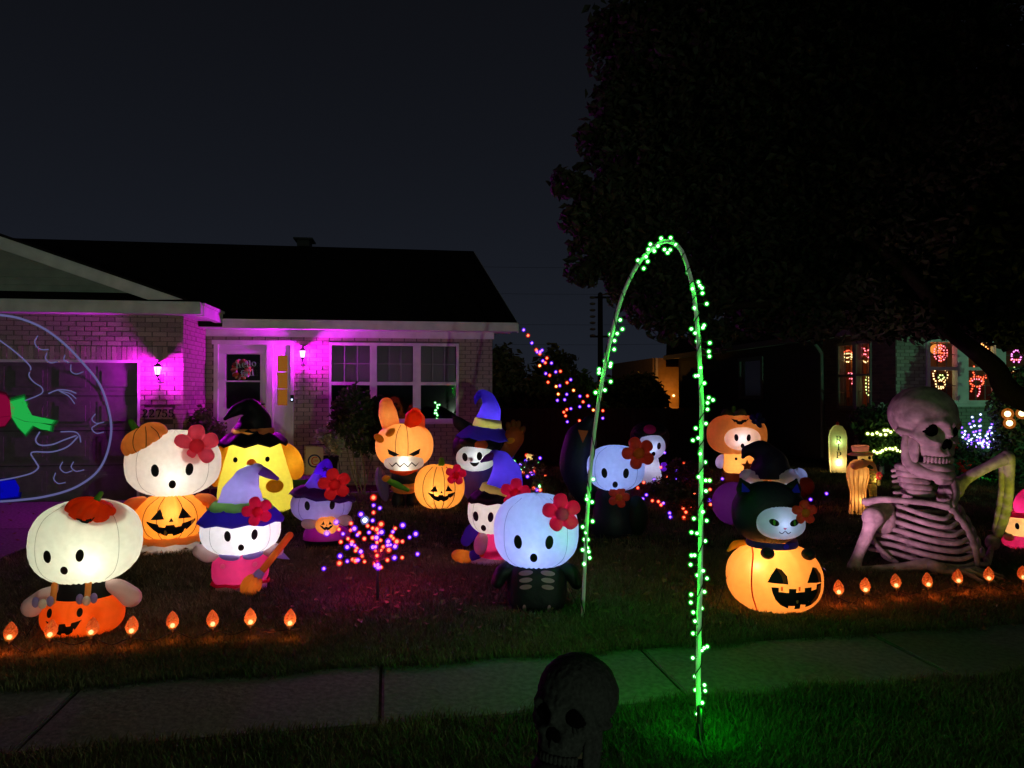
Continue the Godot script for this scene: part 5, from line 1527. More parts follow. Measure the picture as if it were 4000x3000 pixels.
	blob("skirt", cloth("plum_nylon", Color(0.50, 0.22, 0.58), 0.7), Vector3(-54, 46, 0), Vector3(46, 46, 40))
	blob("body", deep, Vector3(20, 44, 0), Vector3(50, 46, 40))
	d = blob("head", white(), Vector3(26, 90, 0), Vector3(62, 40, 48), {"n": 2.6})
	blob("ear_muff", white(), Vector3(-24, 108, 16), Vector3(18, 15, 14))
	blob("ear_muff", white(), Vector3(78, 110, 10), Vector3(17, 18, 14))
	lathe("hat_band", orange(), Vector3(18, 98, 0), [[50, 0], [53, 4], [50, 12]], {"depth": 0.9})
	limb("hat_cone", cloth("midnight_nylon", Color.WHITE), [Vector3(20, 106, 0), Vector3(18, 134, 0), Vector3(2, 160, 0), Vector3(-24, 162, 4), Vector3(-34, 148, 6)], [50, 40, 25, 12, 4], {"open": true})
	blob("bauble", cloth("brick_red_nylon", Color.WHITE), Vector3(90, 92, 26), Vector3(17, 19, 14))
	blob("bauble", cloth("brick_red_nylon", Color.WHITE), Vector3(76, 78, 26), Vector3(15, 15, 14))
	glow(Vector3(26, 92, 0), 46, 0.6, Color(0.85, 0.85, 1.0))
	glow(Vector3(-54, 46, 0), 42, 0.32, Color(1.0, 0.75, 1.0))
	glow(Vector3(-24, 108, 16), 14, 0.55, cool)
	glow(Vector3(78, 110, 10), 15, 0.6, cool)
	glow(Vector3(84, 88, 26), 14, 0.22, warm)

	# O: black cat on a pumpkin
	thing("inflatable_cat", "black inflatable cat with a pale face crouching on a big grinning jack-o'-lantern", "inflatable", Vector3(1.945, 0.000, -5.280), -0.1, grp, 5.28 / 1534.0)
	b = blob("pumpkin", orange(), Vector3(-1, 70, 0), Vector3(99, 74, 82), {"ribs": 7, "depth": 0.04, "n": 2.35})
	seam("seam", cloth("deep_orange_nylon", Color.WHITE), b, [Vector2(-50, 140), Vector2(-62, 100), Vector2(-62, 50), Vector2(-46, 6)], 1.6)
	var cut := cloth("cut_orange_nylon", Color(0.80, 0.36, 0.08))
	for k in [[-14.0, 1.0], [62.0, 0.85]]:
		var x: float = k[0]
		var w: float = k[1]
		decal("eye", ink(), b, PackedVector2Array([Vector2(x - 20 * w, 78), Vector2(x + 20 * w, 76), Vector2(x + 18 * w, 92), Vector2(x + 8 * w, 104), Vector2(x - 2 * w, 107), Vector2(x - 12 * w, 94)]), 0.8)
		decal("eye_edge", cut, b, PackedVector2Array([Vector2(x + 10 * w, 79), Vector2(x + 17 * w, 78.5), Vector2(x + 15 * w, 92), Vector2(x + 6 * w, 103), Vector2(x - 1 * w, 104.5), Vector2(x + 7 * w, 92)]), 1.6)
	decal("mouth", ink(), b, PackedVector2Array([Vector2(-27, 69), Vector2(-13, 69), Vector2(-13, 60), Vector2(7, 59), Vector2(7, 67), Vector2(22, 67), Vector2(22, 59), Vector2(40, 60), Vector2(40, 68), Vector2(54, 69), Vector2(54, 62), Vector2(66, 64), Vector2(66, 73), Vector2(78, 74), Vector2(76, 56), Vector2(68, 40), Vector2(56, 30), Vector2(44, 26), Vector2(44, 32), Vector2(34, 32), Vector2(34, 22), Vector2(22, 22), Vector2(22, 30), Vector2(8, 30), Vector2(8, 24), Vector2(-8, 32), Vector2(-19, 44), Vector2(-25, 58)]), 0.8)
	decal("mouth_edge", cut, b, PackedVector2Array([Vector2(69, 70), Vector2(75, 71), Vector2(73, 56), Vector2(65, 42), Vector2(56, 34), Vector2(54, 38), Vector2(62, 48), Vector2(67, 58)]), 1.6)
	for k in [[-9, 62], [26, 62]]: decal("mouth_edge", cut, b, PackedVector2Array([Vector2(k[0], 63), Vector2(k[0] + 4, 63), Vector2(k[0] + 4, 71), Vector2(k[0], 71)]), 1.6)
	d = blob("cat_body", black(), Vector3(-12, 208, 0), Vector3(77, 66, 48), {"n": 2.3})
	for s in [-1, 1]:
		var cx: float = -13.0 + s * 50.0
		var ear := limb("ear", black(), [Vector3(cx - s * 6, 244, 8), Vector3(cx + s * 2, 262, 6), Vector3(cx + s * 8, 280, 4)], [27, 17, 3], {"flat": 0.6})
		slab("ear_lining", cloth("blue_nylon", Color(0.18, 0.16, 0.98)), [Vector3(cx - 10, 255, 25) * U, Vector3(cx + 10, 255, 25) * U, Vector3(cx + s * 7, 273, 15) * U], Vector3(0, 0, -2 * U), ear)
	var f := blob("face", white(), Vector3(2, 194, 40), Vector3(50, 34, 32), {"n": 2.3})
	for s in [-1, 1]:
		var lens := decal("eye", ink(), f, ov(2 + s * 20, 199, 10, 6.5, s * 22))
		decal("pupil", cloth("leaf_green_nylon", Color.WHITE), f, ov(2 + s * 20, 199, 2.4, 5.5), 1.6, lens)
	decal("nose", cloth("rose_nylon", Color.WHITE), f, tri2(Vector2(-1, 189), Vector2(7, 189), Vector2(3, 184)))
	limb("mouth_line", ink(), [Vector3(-8, 180, 71), Vector3(-3, 177, 71.2), Vector3(3, 182, 72.5), Vector3(9, 177, 71.2), Vector3(14, 180, 71)], [0.9, 0.9], {"parent": f.node, "sides": 5})
	flower(Vector3(44, 220, 64), 24, cloth("brick_red_nylon", Color.WHITE), cloth("amber_nylon", Color.WHITE), 20)
	for x in [-30, 52]: blob("paw", black(), Vector3(x, 134, 62), Vector3(14, 12, 16))
	lathe("neck_band", cloth("royal_blue_nylon", Color(0.10, 0.09, 0.5), 0.5), Vector3(-6, 138, 2), [[52, 0], [54, 6], [52, 14]], {"depth": 0.95})
	decal("heart", cloth("blue_nylon", Color.WHITE), {"c": Vector3(-6, 145, 2), "r": Vector3(54, 30, 52), "n": 2.0, "ribs": 0, "depth": 0.0, "tilt": 0.0, "node": T}, ov(10, 146, 6, 5), 1.5)
	limb("tail", gold, [Vector3(-60, 138, -20), Vector3(-80, 136, -10), Vector3(-96, 124, -4)], [7, 8, 3])
	tethers(96, 80)
	glow(Vector3(-50, 104, 58), 18, 1.2, Color(0.9, 0.9, 1.0))
	glow(Vector3(-14, 96, 20), 80, 0.92, Color(1.0, 0.9, 0.72))
	glow(Vector3(4, 194, 56), 24, 0.62, Color(0.70, 0.76, 1.0))
	glow(Vector3(-20, 206, -4), 64, 1.5, Color(0.6, 0.7, 1.0))

	# S: small pink witch ghost at the right edge
	thing("inflatable_ghost", "small cream plastic ghost in a pink witch hat beside the bony hand", "ornament", Vector3(5.230, 0.000, -7.300), -0.5, grp, 7.3 / 1534.0)
	b = blob("skirt", pink, Vector3(0, 17, 0), Vector3(38, 19, 26), {"ribs": 9, "depth": 0.05})
	d = blob("head", cloth("cream_plastic", Color(0.98, 0.90, 0.66)), Vector3(2, 52, 0), Vector3(38, 26, 30), {"n": 2.3})
	ghost_face(d, 0, 54, 12, 0.5, false)
	blob("arm", cloth("cream_plastic", Color.WHITE), Vector3(-26, 28, 20), Vector3(10, 8, 8))
	blob("hat_knob", cloth("cream_plastic", Color.WHITE), Vector3(-26, 82, 8), Vector3(8, 8, 7))
	lathe("hat_brim", pink, Vector3(4, 72, 0), [[30, 6], [40, 0], [38, 4], [28, 10]], {"depth": 0.9})
	b = blob("hat_cone", pink, Vector3(10, 96, 0), Vector3(26, 40, 24), {"n": 1.6, "tilt": -6})
	decal("star", deep, b, star2(8, 96, 6))
	glow(Vector3(2, 50, 2), 29, 0.75, Color(1.0, 0.92, 0.75))
	glow(Vector3(4, 90, 0), 24, 0.6, Color(1.0, 0.8, 0.9))
	glow(Vector3(0, 16, 0), 22, 0.6, Color(1.0, 0.85, 0.85))

# ---------------------------------------------------------------- the giant skeleton
func ellipsoid(p: Vector3, r: Vector3) -> float:
	var q := p / r
	var k := q.length()
	return k * (k - 1.0) / maxf((q / r).length(), 0.0001)

func capsule(p: Vector3, a: Vector3, b: Vector3, r: float) -> float:
	var ab := b - a
	return (p - a - ab * clampf((p - a).dot(ab) / ab.length_squared(), 0, 1)).length() - r

func join(a: float, b: float, k: float) -> float:
	var h := maxf(k - absf(a - b), 0.0) / k
	return minf(a, b) - h * h * k * 0.25

func skull_field(p0: Vector3) -> float:
	var p := Vector3(absf(p0.x), p0.y, p0.z)
	var d := ellipsoid(p - Vector3(0, 0.14, -0.12), Vector3(0.96, 0.92, 1.06))
	d = join(d, ellipsoid(p - Vector3(0, -0.46, 0.36), Vector3(0.70, 0.62, 0.56)), 0.3)
	d = join(d, capsule(p, Vector3(0.12, -0.06, 0.86), Vector3(0.60, -0.10, 0.62), 0.15), 0.14)
	d = join(d, capsule(p, Vector3(0.34, -0.62, 0.78), Vector3(0.74, -0.50, 0.42), 0.15), 0.14)
	d = join(d, capsule(p, Vector3(0.74, -0.50, 0.42), Vector3(0.86, -0.42, -0.15), 0.10), 0.08)
	d = join(d, capsule(p, Vector3(0.70, -0.14, 0.55), Vector3(0.76, -0.46, 0.42), 0.09), 0.08)
	d = join(d, capsule(p, Vector3(0, -0.26, 0.92), Vector3(0, -0.42, 1.0), 0.08), 0.1)
	d = join(d, ellipsoid(p - Vector3(0, -0.96, 0.50), Vector3(0.54, 0.30, 0.50)), 0.16)
	d = -join(-d, ellipsoid(p - Vector3(0.39, -0.31, 0.96), Vector3(0.30, 0.28, 0.52)), 0.07)
	d = -join(-d, capsule(p, Vector3(0.05, -0.58, 1.04), Vector3(0.13, -0.80, 1.02), 0.15), 0.05)
	d = -join(-d, ellipsoid(p - Vector3(0.84, -0.80, 0.16), Vector3(0.2, 0.26, 0.36)), 0.1)
	return d

func skull_mesh(scale: float, cols: int, rows: int, rough := 0.0) -> ArrayMesh:
	var s := st_new()
	var c := Vector3(0, -0.12, 0.12)
	var n := FastNoiseLite.new()
	n.frequency = 2.2
	n.seed = 4
	for i in rows + 1:
		var la := PI * (float(i) / rows - 0.5)
		for j in cols + 1:
			var lo := TAU * float(j) / cols + PI
			var v := Vector3(cos(la) * sin(lo), sin(la), cos(la) * cos(lo))
			var t := 1.7
			for k in 30:
				var g := skull_field(c + v * t)
				if g < 0.003: break
				t -= g * 0.75
				if t < 0.12: break
			var p := c + v * maxf(t, 0.12)
			if rough > 0.0: p += v * n.get_noise_3d(p.x * 2.5, p.y, p.z * 2.5) * rough
			s.add_vertex(p * scale)
	grid_faces(s, 0, rows, cols)
	s.generate_normals()
	return s.commit()

func skull_parts(bone: Material, dark: Material, k: float, parent: Node, open := 0.0) -> void:
	# jaw and teeth in head units
	var keep := U
	U = k
	var s := st_new()
	var base := 0
	for side in [-1.0, 1.0]:
		base = limb_to(s, base, [Vector3(side * 0.66, -0.58, -0.04), Vector3(side * 0.64, -1.0, 0.0), Vector3(side * 0.60, -1.42 - open, 0.14), Vector3(side * 0.52, -1.60 - open, 0.50), Vector3(side * 0.22, -1.66 - open, 0.84), Vector3(0, -1.66 - open, 0.90)], [0.12, 0.17, 0.22, 0.21, 0.20, 0.20], {"sides": 12})
	base = limb_to(s, base, [Vector3(-0.16, -1.80 - open, 0.88), Vector3(0.16, -1.80 - open, 0.88)], [0.17, 0.17], {"smooth": false})
	base = limb_to(s, base, [Vector3(-0.52, -1.46 - open, 0.36), Vector3(-0.32, -1.46 - open, 0.78), Vector3(0, -1.46 - open, 0.92), Vector3(0.32, -1.46 - open, 0.78), Vector3(0.52, -1.46 - open, 0.36)], [0.14, 0.16, 0.16, 0.16, 0.14], {"sides": 10})
	s.generate_normals()
	var jaw := put(s.commit(), "jaw", bone, parent)
	for side in [-1.0, 1.0]: blob("jaw_branch", bone, Vector3(side * 0.62, -1.02 - open * 0.5, 0.16), Vector3(0.10, 0.46, 0.30), {"n": 2.8, "parent": jaw})
	for i in 14:
		var a := (i - 6.5) * 0.20
		var c := Vector3(sin(a) * 0.50, 0, 0.46 + cos(a) * 0.50)
		blob("tooth", bone, c + Vector3(0, -1.20, 0), Vector3(0.052, 0.10, 0.055), {"n": 3.0, "parent": parent})
		blob("tooth", bone, c * Vector3(0.97, 1, 0.97) + Vector3(0, -1.37 - open, -0.01), Vector3(0.048, 0.09, 0.05), {"n": 3.0, "parent": jaw})
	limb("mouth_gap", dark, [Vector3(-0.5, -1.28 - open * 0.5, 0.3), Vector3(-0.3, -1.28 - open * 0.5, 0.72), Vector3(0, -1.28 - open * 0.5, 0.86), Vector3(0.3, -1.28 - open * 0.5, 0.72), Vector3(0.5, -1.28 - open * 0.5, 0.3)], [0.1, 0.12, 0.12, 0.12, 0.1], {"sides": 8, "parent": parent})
	for sgn in [-1.0, 1.0]:  # dark fills put the shade into eye sockets and nose
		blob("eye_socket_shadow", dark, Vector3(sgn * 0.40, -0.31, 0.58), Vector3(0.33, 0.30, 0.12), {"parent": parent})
	blob("nose_shade", dark, Vector3(0, -0.69, 0.86), Vector3(0.24, 0.22, 0.07), {"parent": parent})
	U = keep

func skeleton() -> void:
	var bone := grain(mat("weathered_bone", Color(0.74, 0.68, 0.60), 0.75, 0.3), "bone_stain", 0.016, 0.5, 1.0, 1.1, 0.25)
	var hollow := mat("hollow_shade", Color(0.03, 0.025, 0.025), 0.9, 0.1)  # dark tone stands for shade in the skull openings
	thing("giant_skeleton", "giant purple-lit half-buried skeleton crawling out of the lawn on the right", "skeleton", Vector3(3.725, 0.000, -6.500), 0.0, "", 6.5 / 1534.0)
	# skull
	var hk := 67.0 * U
	var skull := put(skull_mesh(hk, 150, 100), "skull", bone)
	skull.position = Vector3(16, 322, -6) * U
	skull.rotation = Vector3(0.08, deg_to_rad(17.0), -0.04)
	skull_parts(bone, hollow, hk, skull)
	# neck
	for i in 5:
		var t := i / 4.0
		blob("vertebra", bone, Vector3(-16 + t * 16, 216 - t * 52, -8), Vector3(28 + t * 3, 9.6, 25), {"n": 3.4, "tilt": -6})
		blob("vertebra_ring", bone, Vector3(-16 + t * 16, 223 - t * 52, -8), Vector3(20 + t * 3, 6, 19), {"n": 2.6})
		limb("spine_process", bone, [Vector3(-24 + t * 14, 216 - t * 52, -22), Vector3(-42 + t * 4, 208 - t * 48, -30)], [6, 4], {"sides": 8})
	# shoulders and chest
	limb("collar_bone", bone, [Vector3(-112, 143, -6), Vector3(-84, 150, 4), Vector3(-40, 149, 20), Vector3(0, 146, 32), Vector3(34, 140, 42)], [8, 7.5, 6.5, 6.5, 8])
	limb("collar_bone", bone, [Vector3(44, 142, 40), Vector3(64, 160, 22), Vector3(80, 184, -10)], [8, 7, 9])
	blob("shoulder_blade", bone, Vector3(-72, 112, -16), Vector3(27, 40, 12), {"tilt": 14, "n": 2.4})
	limb("shoulder_ridge", bone, [Vector3(-112, 143, -8), Vector3(-80, 136, -12), Vector3(-48, 128, -22)], [9, 7, 5], {"sides": 9})
	blob("shoulder_blade", bone, Vector3(84, 158, -34), Vector3(24, 32, 12), {"tilt": -20, "n": 2.6})
	limb("breastbone", bone, [Vector3(36, 144, 40), Vector3(46, 126, 48), Vector3(66, 96, 56), Vector3(80, 58, 58), Vector3(90, 18, 52)], [8, 7, 7, 8, 5], {"flat": 0.6})
	limb("spine", bone, [Vector3(-4, 166, -28), Vector3(-10, 110, -56), Vector3(6, 50, -62), Vector3(20, -10, -56)], [10, 11, 12, 12])
	for i in 7:
		var t := i / 6.0
		var left := Vector3(-36 - 4.5 * i + 3.0 * maxf(i - 4, 0), 132 - 16.5 * i, -12)
		var breast := Vector3(38 + 8.6 * i, 124 - 16.6 * i, 46 + 10 * sin(t * PI))
		var right := Vector3(72 + 70 * pow(t, 0.75), 152 - t * 128, -6)
		var back := Vector3(-8 + t * 22, 156 - t * 120, -56)
		var r := 4.9 + 0.6 * sin(t * PI)
		var rib := [back, left + Vector3(-8 - 3 * i, 0, -36), left, left.lerp(breast, 0.35) + Vector3(0, -7, 32), left.lerp(breast, 0.75) + Vector3(0, -9, 22), breast]
		limb("rib", bone, rib, [r * 0.8, r * 0.9, r * 1.05, r * 1.15, r, r * 0.9], {"sides": 9})
		limb("rib", bone, [breast, breast.lerp(right, 0.5) + Vector3(4, -7, 10), right, right + Vector3(-8, 4, -34), back], [r * 0.9, r, r, r * 0.9, r * 0.8], {"sides": 9})
	for i in 3: limb("rib", bone, [Vector3(2 + i * 6, 60 - i * 22, -58), Vector3(-70 + i * 10, 64 - i * 20, -46), Vector3(-88 + i * 12, 52 - i * 16, -20), Vector3(-66 + i * 14, 24 - i * 8, 4)], [4.5, 5, 5, 3.5], {"sides": 9})
	# arm on the left of the picture, forearm along the ground, hand reaching forward
	blob("shoulder_joint", bone, Vector3(-104, 112, 6), Vector3(23, 22, 20))
	limb("upper_arm", bone, [Vector3(-104, 110, 6), Vector3(-118, 78, 10), Vector3(-140, 34, 14), Vector3(-153, 8, 20)], [20, 13, 11, 14])
	limb("forearm", bone, [Vector3(-156, 2, 22), Vector3(-110, 6, 32), Vector3(-60, 14, 40), Vector3(-14, 22, 48)], [9, 9.5, 9, 13])
	limb("forearm", bone, [Vector3(-150, 0, 12), Vector3(-100, 2, 22), Vector3(-20, 12, 38)], [7, 6, 8], {"sides": 8})
	blob("wrist", bone, Vector3(2, 16, 56), Vector3(24, 13, 18), {"tilt": -24, "n": 2.5})
	for i in 5:
		var tip: Vector3 = [Vector3(22, -2, 118), Vector3(52, 0, 140), Vector3(78, 0, 138), Vector3(106, 0, 128), Vector3(122, 2, 104)][i]
		var root := Vector3(6 + i * 7, 14 - absf(i - 2) * 2, 66 - i * 4)
		var prev := root
		for j in 4:
			var q := root.lerp(tip, [0.42, 0.66, 0.86, 1.0][j]) + Vector3(0, [11, 10, 5, -3][j], 0)
			limb("finger_bone", bone, [prev, prev.lerp(q, 0.5), q], [6.4 - j * 0.7, 4.6 - j * 0.5, 6.2 - j * 0.8], {"sides": 9, "per": 3})
			prev = q
	# raised arm on the right
	blob("shoulder_joint", bone, Vector3(88, 170, -24), Vector3(21, 24, 20))
	limb("upper_arm", bone, [Vector3(88, 168, -24), Vector3(118, 194, -22), Vector3(156, 217, -16), Vector3(190, 236, -10)], [19, 12, 11, 14])
	blob("elbow", bone, Vector3(196, 237, -10), Vector3(15, 17, 15))
	limb("forearm", bone, [Vector3(200, 230, -12), Vector3(208, 180, -22), Vector3(211, 120, -36), Vector3(206, 64, -54)], [13, 10, 10, 9])
	limb("forearm", bone, [Vector3(193, 226, -20), Vector3(200, 160, -34), Vector3(203, 70, -60)], [8, 7, 7], {"sides": 8})
	blob("wrist", bone, Vector3(198, 44, -62), Vector3(16, 18, 12))
	for i in 4:
		var root := Vector3(194 - i * 4, 34 - i * 2, -60 + i * 5)
		var tip := Vector3(178 - i * 10, 2, -58 + i * 18)
		limb("finger_bone", bone, [root, root.lerp(tip, 0.5) + Vector3(0, 8, 4), tip], [6, 4.5, 5], {"sides": 8, "per": 3})

func front_skull() -> void:
	var foam := grain(mat("grey_foam", Color(0.21, 0.21, 0.20), 0.95, 0.15), "foam_pits", 0.05, 0.6, 1.0, 3.0, 0.8)
	var hollow := mat("hollow_shade", Color(0.03, 0.025, 0.025), 0.9, 0.1)  # shade of the skull openings, put in as colour
	thing("foam_skull", "grey foam skull with a pitted crown stuck up in the near grass by the arch", "skull", Vector3(0.159, 0.000, -1.850), 0.0)
	var k := 0.106
	var at: Vector3 = Vector3(0.164, 0.809, -1.850) - Vector3(0.159, 0.000, -1.850)
	var skull := put(skull_mesh(k, 120, 84, 0.035), "cranium", foam)
	skull.position = at
	skull.rotation = Vector3(-0.24, deg_to_rad(-36.0), 0.03)
	skull_parts(foam, hollow, k, skull)
	U = 1.0
	limb("stake", mat("stake_wood", Color(0.25, 0.2, 0.15), 0.9), [Vector3(0.01, -0.1, -0.02), at + Vector3(0.01, -0.1, -0.03)], [0.012, 0.012], {"smooth": false, "sides": 8})

# ---------------------------------------------------------------- blow-mould ornaments
func lawn_ornaments() -> void:
	var shell := cloth("ivory_plastic", Color(0.97, 0.90, 0.72))
	thing("lit_tombstone", "tall narrow glowing plastic tombstone under the brick side wall", "tombstone", Vector3(6.599, 0.000, -14.400), -0.12, "", 14.4 / 1534.0)
	var s := st_new()
	var prof := [[-15, 0], [-17, 40], [-18, 76], [-15, 90], [-8, 100], [0, 103], [8, 100], [15, 90], [18, 76], [17, 40], [15, 0]]
	var pts := prof.map(func(p): return Vector3(p[0], p[1], 5) * U)
	var o := slab("stone", shell, pts, Vector3(0, 0, -10 * U))
	blob("finial", cloth("brick_red_nylon", Color.WHITE), Vector3(0, 105, 0), Vector3(3, 5, 3))
	var carve := mat("carved_grey", Color(0.30, 0.30, 0.24), 0.8)
	var i := 0
	for ch in ["R", "I", "P"]:
		text("letter", ch, 20 * U, 1.0 * U, carve, Vector3(0, 72 - i * 17, 5.4) * U, o, true)
		i += 1
	glow(Vector3(0, 22, 0), 24, 0.8, Color(1.0, 0.92, 0.70))
	glow(Vector3(0, 66, 0), 24, 0.32, Color(0.75, 1.0, 0.7))

	thing("lit_skeleton_figure", "glowing plastic skeleton figure in a top hat and long amber cloak beside the giant skeleton", "ornament", Vector3(4.642, 0.000, -9.470), 0.35, "", 9.47 / 1534.0)
	var amber := cloth("amber_plastic", Color(0.98, 0.82, 0.60))
	lathe("cloak", amber, Vector3(-4, 0, -4), [[20, 0], [22, 4], [16, 22], [19, 50], [26, 80], [25, 98], [17, 110], [10, 116]], {"depth": 0.75})
	for k in 7:
		var a := lerpf(-1.9, 0.7, k / 6.0)
		limb("cloak_fold", amber, [Vector3(-4 + sin(a) * 16, 108, -4 + cos(a) * 12), Vector3(-4 + sin(a) * 26, 82, -4 + cos(a) * 19.5), Vector3(-4 + sin(a) * 19, 48, -4 + cos(a) * 14), Vector3(-4 + sin(a) * 21, 4, -4 + cos(a) * 16)], [0.6, 0.9, 0.8, 1.2], {"sides": 6})
	limb("cloak_shoulder", amber, [Vector3(-22, 104, 6), Vector3(-2, 110, 12), Vector3(16, 106, 12), Vector3(26, 92, 14)], [8, 9, 8, 5])
	var bone := cloth("bone_plastic", Color(1.0, 0.95, 0.66))
	var d := blob("skull", bone, Vector3(7, 121, 6), Vector3(15, 15, 15))
	for x in [3, 12]: decal("eye", ink(), d, ov(x, 122, 3, 3.4))
	decal("teeth", ink(), d, ov(8, 113, 4, 1.2))
	lathe("hat_brim", amber, Vector3(0, 129, 0), [[10, 4], [25, -2], [26, 0], [14, 5]], {"tilt": 4})
	lathe("hat_crown", cloth("pale_pink_plastic", Color(0.93, 0.70, 0.62)), Vector3(0, 131, 0), [[15, 0], [16, 3], [18, 14], [17, 16], [0.1, 15]], {"tilt": 4})
	lathe("hat_ribbon", cloth("leaf_green_nylon", Color.WHITE), Vector3(0, 131, 0), [[15.6, 0.5], [16.6, 4]], {"tilt": 4})
	limb("scarf", cloth("dark_leaf_nylon", Color.WHITE), [Vector3(-6, 116, 12), Vector3(4, 104, 18), Vector3(12, 100, 18)], [4, 4, 3])
	for k in 4: limb("rib", bone, [Vector3(8, 92 - k * 7, 19), Vector3(18, 90 - k * 7, 20), Vector3(26, 93 - k * 7, 12)], [2.6, 2.8, 2.2], {"sides": 8})
	blob("hip", bone, Vector3(17, 58, 14), Vector3(11, 8, 8))
	for k in [12, 24]: limb("leg", bone, [Vector3(k, 56, 14), Vector3(k + 1, 36, 15), Vector3(k, 12, 14), Vector3(k + 3, 3, 18)], [4.5, 3.4, 3.2, 4], {"sides": 9})
	limb("arm", bone, [Vector3(20, 100, 10), Vector3(34, 86, 12), Vector3(36, 64, 14)], [5, 4, 4], {"sides": 9})
	flower(Vector3(32, 82, 18), 9, rose_red(), bone, 0)
	for q in [[-4, 30], [-4, 80]]: glow(Vector3(q[0], q[1], -2), 19, 0.75, Color(1.0, 0.86, 0.58))
	glow(Vector3(19, 76, 24), 13, 0.5, Color(1.0, 0.95, 0.6))
	glow(Vector3(6, 122, 4), 12, 0.35, Color(1.0, 0.9, 0.65))
	glow(Vector3(0, 138, 0), 15, 0.2, Color(1.0, 0.85, 0.7))

	# red pumpkin sign below the burst of white lights
	thing("pumpkin_lantern", "red glowing pumpkin lantern under the white and violet light burst", "lantern", Vector3(7.778, 0.000, -12.200), 0.0, "", 12.2 / 1534.0)
	var b := blob("pumpkin", cloth("lantern_red", Color(0.95, 0.10, 0.10)), Vector3(0, 52, 0), Vector3(21, 25, 14), {"ribs": 7})
	jack_face(b, 0, 52, 26, 9, 0.4)
	blob("flame", cloth("lantern_red", Color.WHITE), Vector3(-16, 82, 0), Vector3(10, 16, 8), {"tilt": 30})
	limb("stake", mat("black_plastic", Color.WHITE), [Vector3(0, 0, 0), Vector3(0, 30, 0)], [2, 2], {"sides": 6})
	glow(Vector3(0, 52, 0), 16, 0.8, Color(1.0, 0.75, 0.7))
	glow(Vector3(-16, 82, 0), 9, 0.7, Color(1.0, 0.8, 0.6))
	# round warm lamps in the shrub
	i = 0
	for p in [Vector3(7.952, 1.273, -11.400), Vector3(8.182, 1.280, -11.400), Vector3(7.981, 1.124, -11.400)]:
		thing("globe_lamp", ["left upper warm globe lamp glowing in the shrub at the right edge", "right warm globe lamp glowing in the shrub at the right edge", "lower warm globe lamp glowing in the shrub at the right edge"][i], "lamp", p, 0.0, "warm globe lamps in the shrub")
		bulb("warm", Vector3.ZERO, 0.048, T, "lamp_globe")
		lathe_cap(0.03)
		lamp(T, Vector3.ZERO, 0.02, Color(1.0, 0.75, 0.4), 0.04)
		i += 1
	# tissue lanterns among the coloured string
	i = 0
	for p in [Vector3(0.272, 0.610, -11.000), Vector3(0.530, 0.311, -10.300), Vector3(0.829, 0.467, -10.600)]:
		thing("paper_lantern", ["cream paper lantern highest in the coloured light string", "cream paper lantern hung low at the end of the coloured light string", "cream paper lantern beside the black crescent"][i], "lantern", Vector3(p.x, 0, p.z), 0.0, "cream paper lanterns in the bed")
		U = 1.0
		lathe("shade", cloth("lantern_paper", Color(0.95, 0.90, 0.74)), Vector3(0, p.y, 0), [[0.03, -0.05], [0.055, -0.045], [0.045, 0.0], [0.06, 0.05], [0.05, 0.052]], {"sides": 16})
		limb("stake", mat("black_plastic", Color.WHITE), [Vector3(0, 0, 0), Vector3(0, p.y - 0.05, 0)], [0.006, 0.006], {"sides": 6})
		lamp(T, Vector3(0, p.y, 0), 0.0045, Color(1.0, 0.9, 0.6), 0.015)
		i += 1

func lathe_cap(r: float) -> void:
	U = 1.0
	lathe("socket", mat("black_plastic", Color.WHITE), Vector3(0, 0.04, 0), [[r * 0.5, 0], [r * 0.5, 0.04], [0.001, 0.042]], {"sides": 10})

func rose_red() -> Material: return cloth("rose_red_plastic", Color(0.90, 0.30, 0.30))

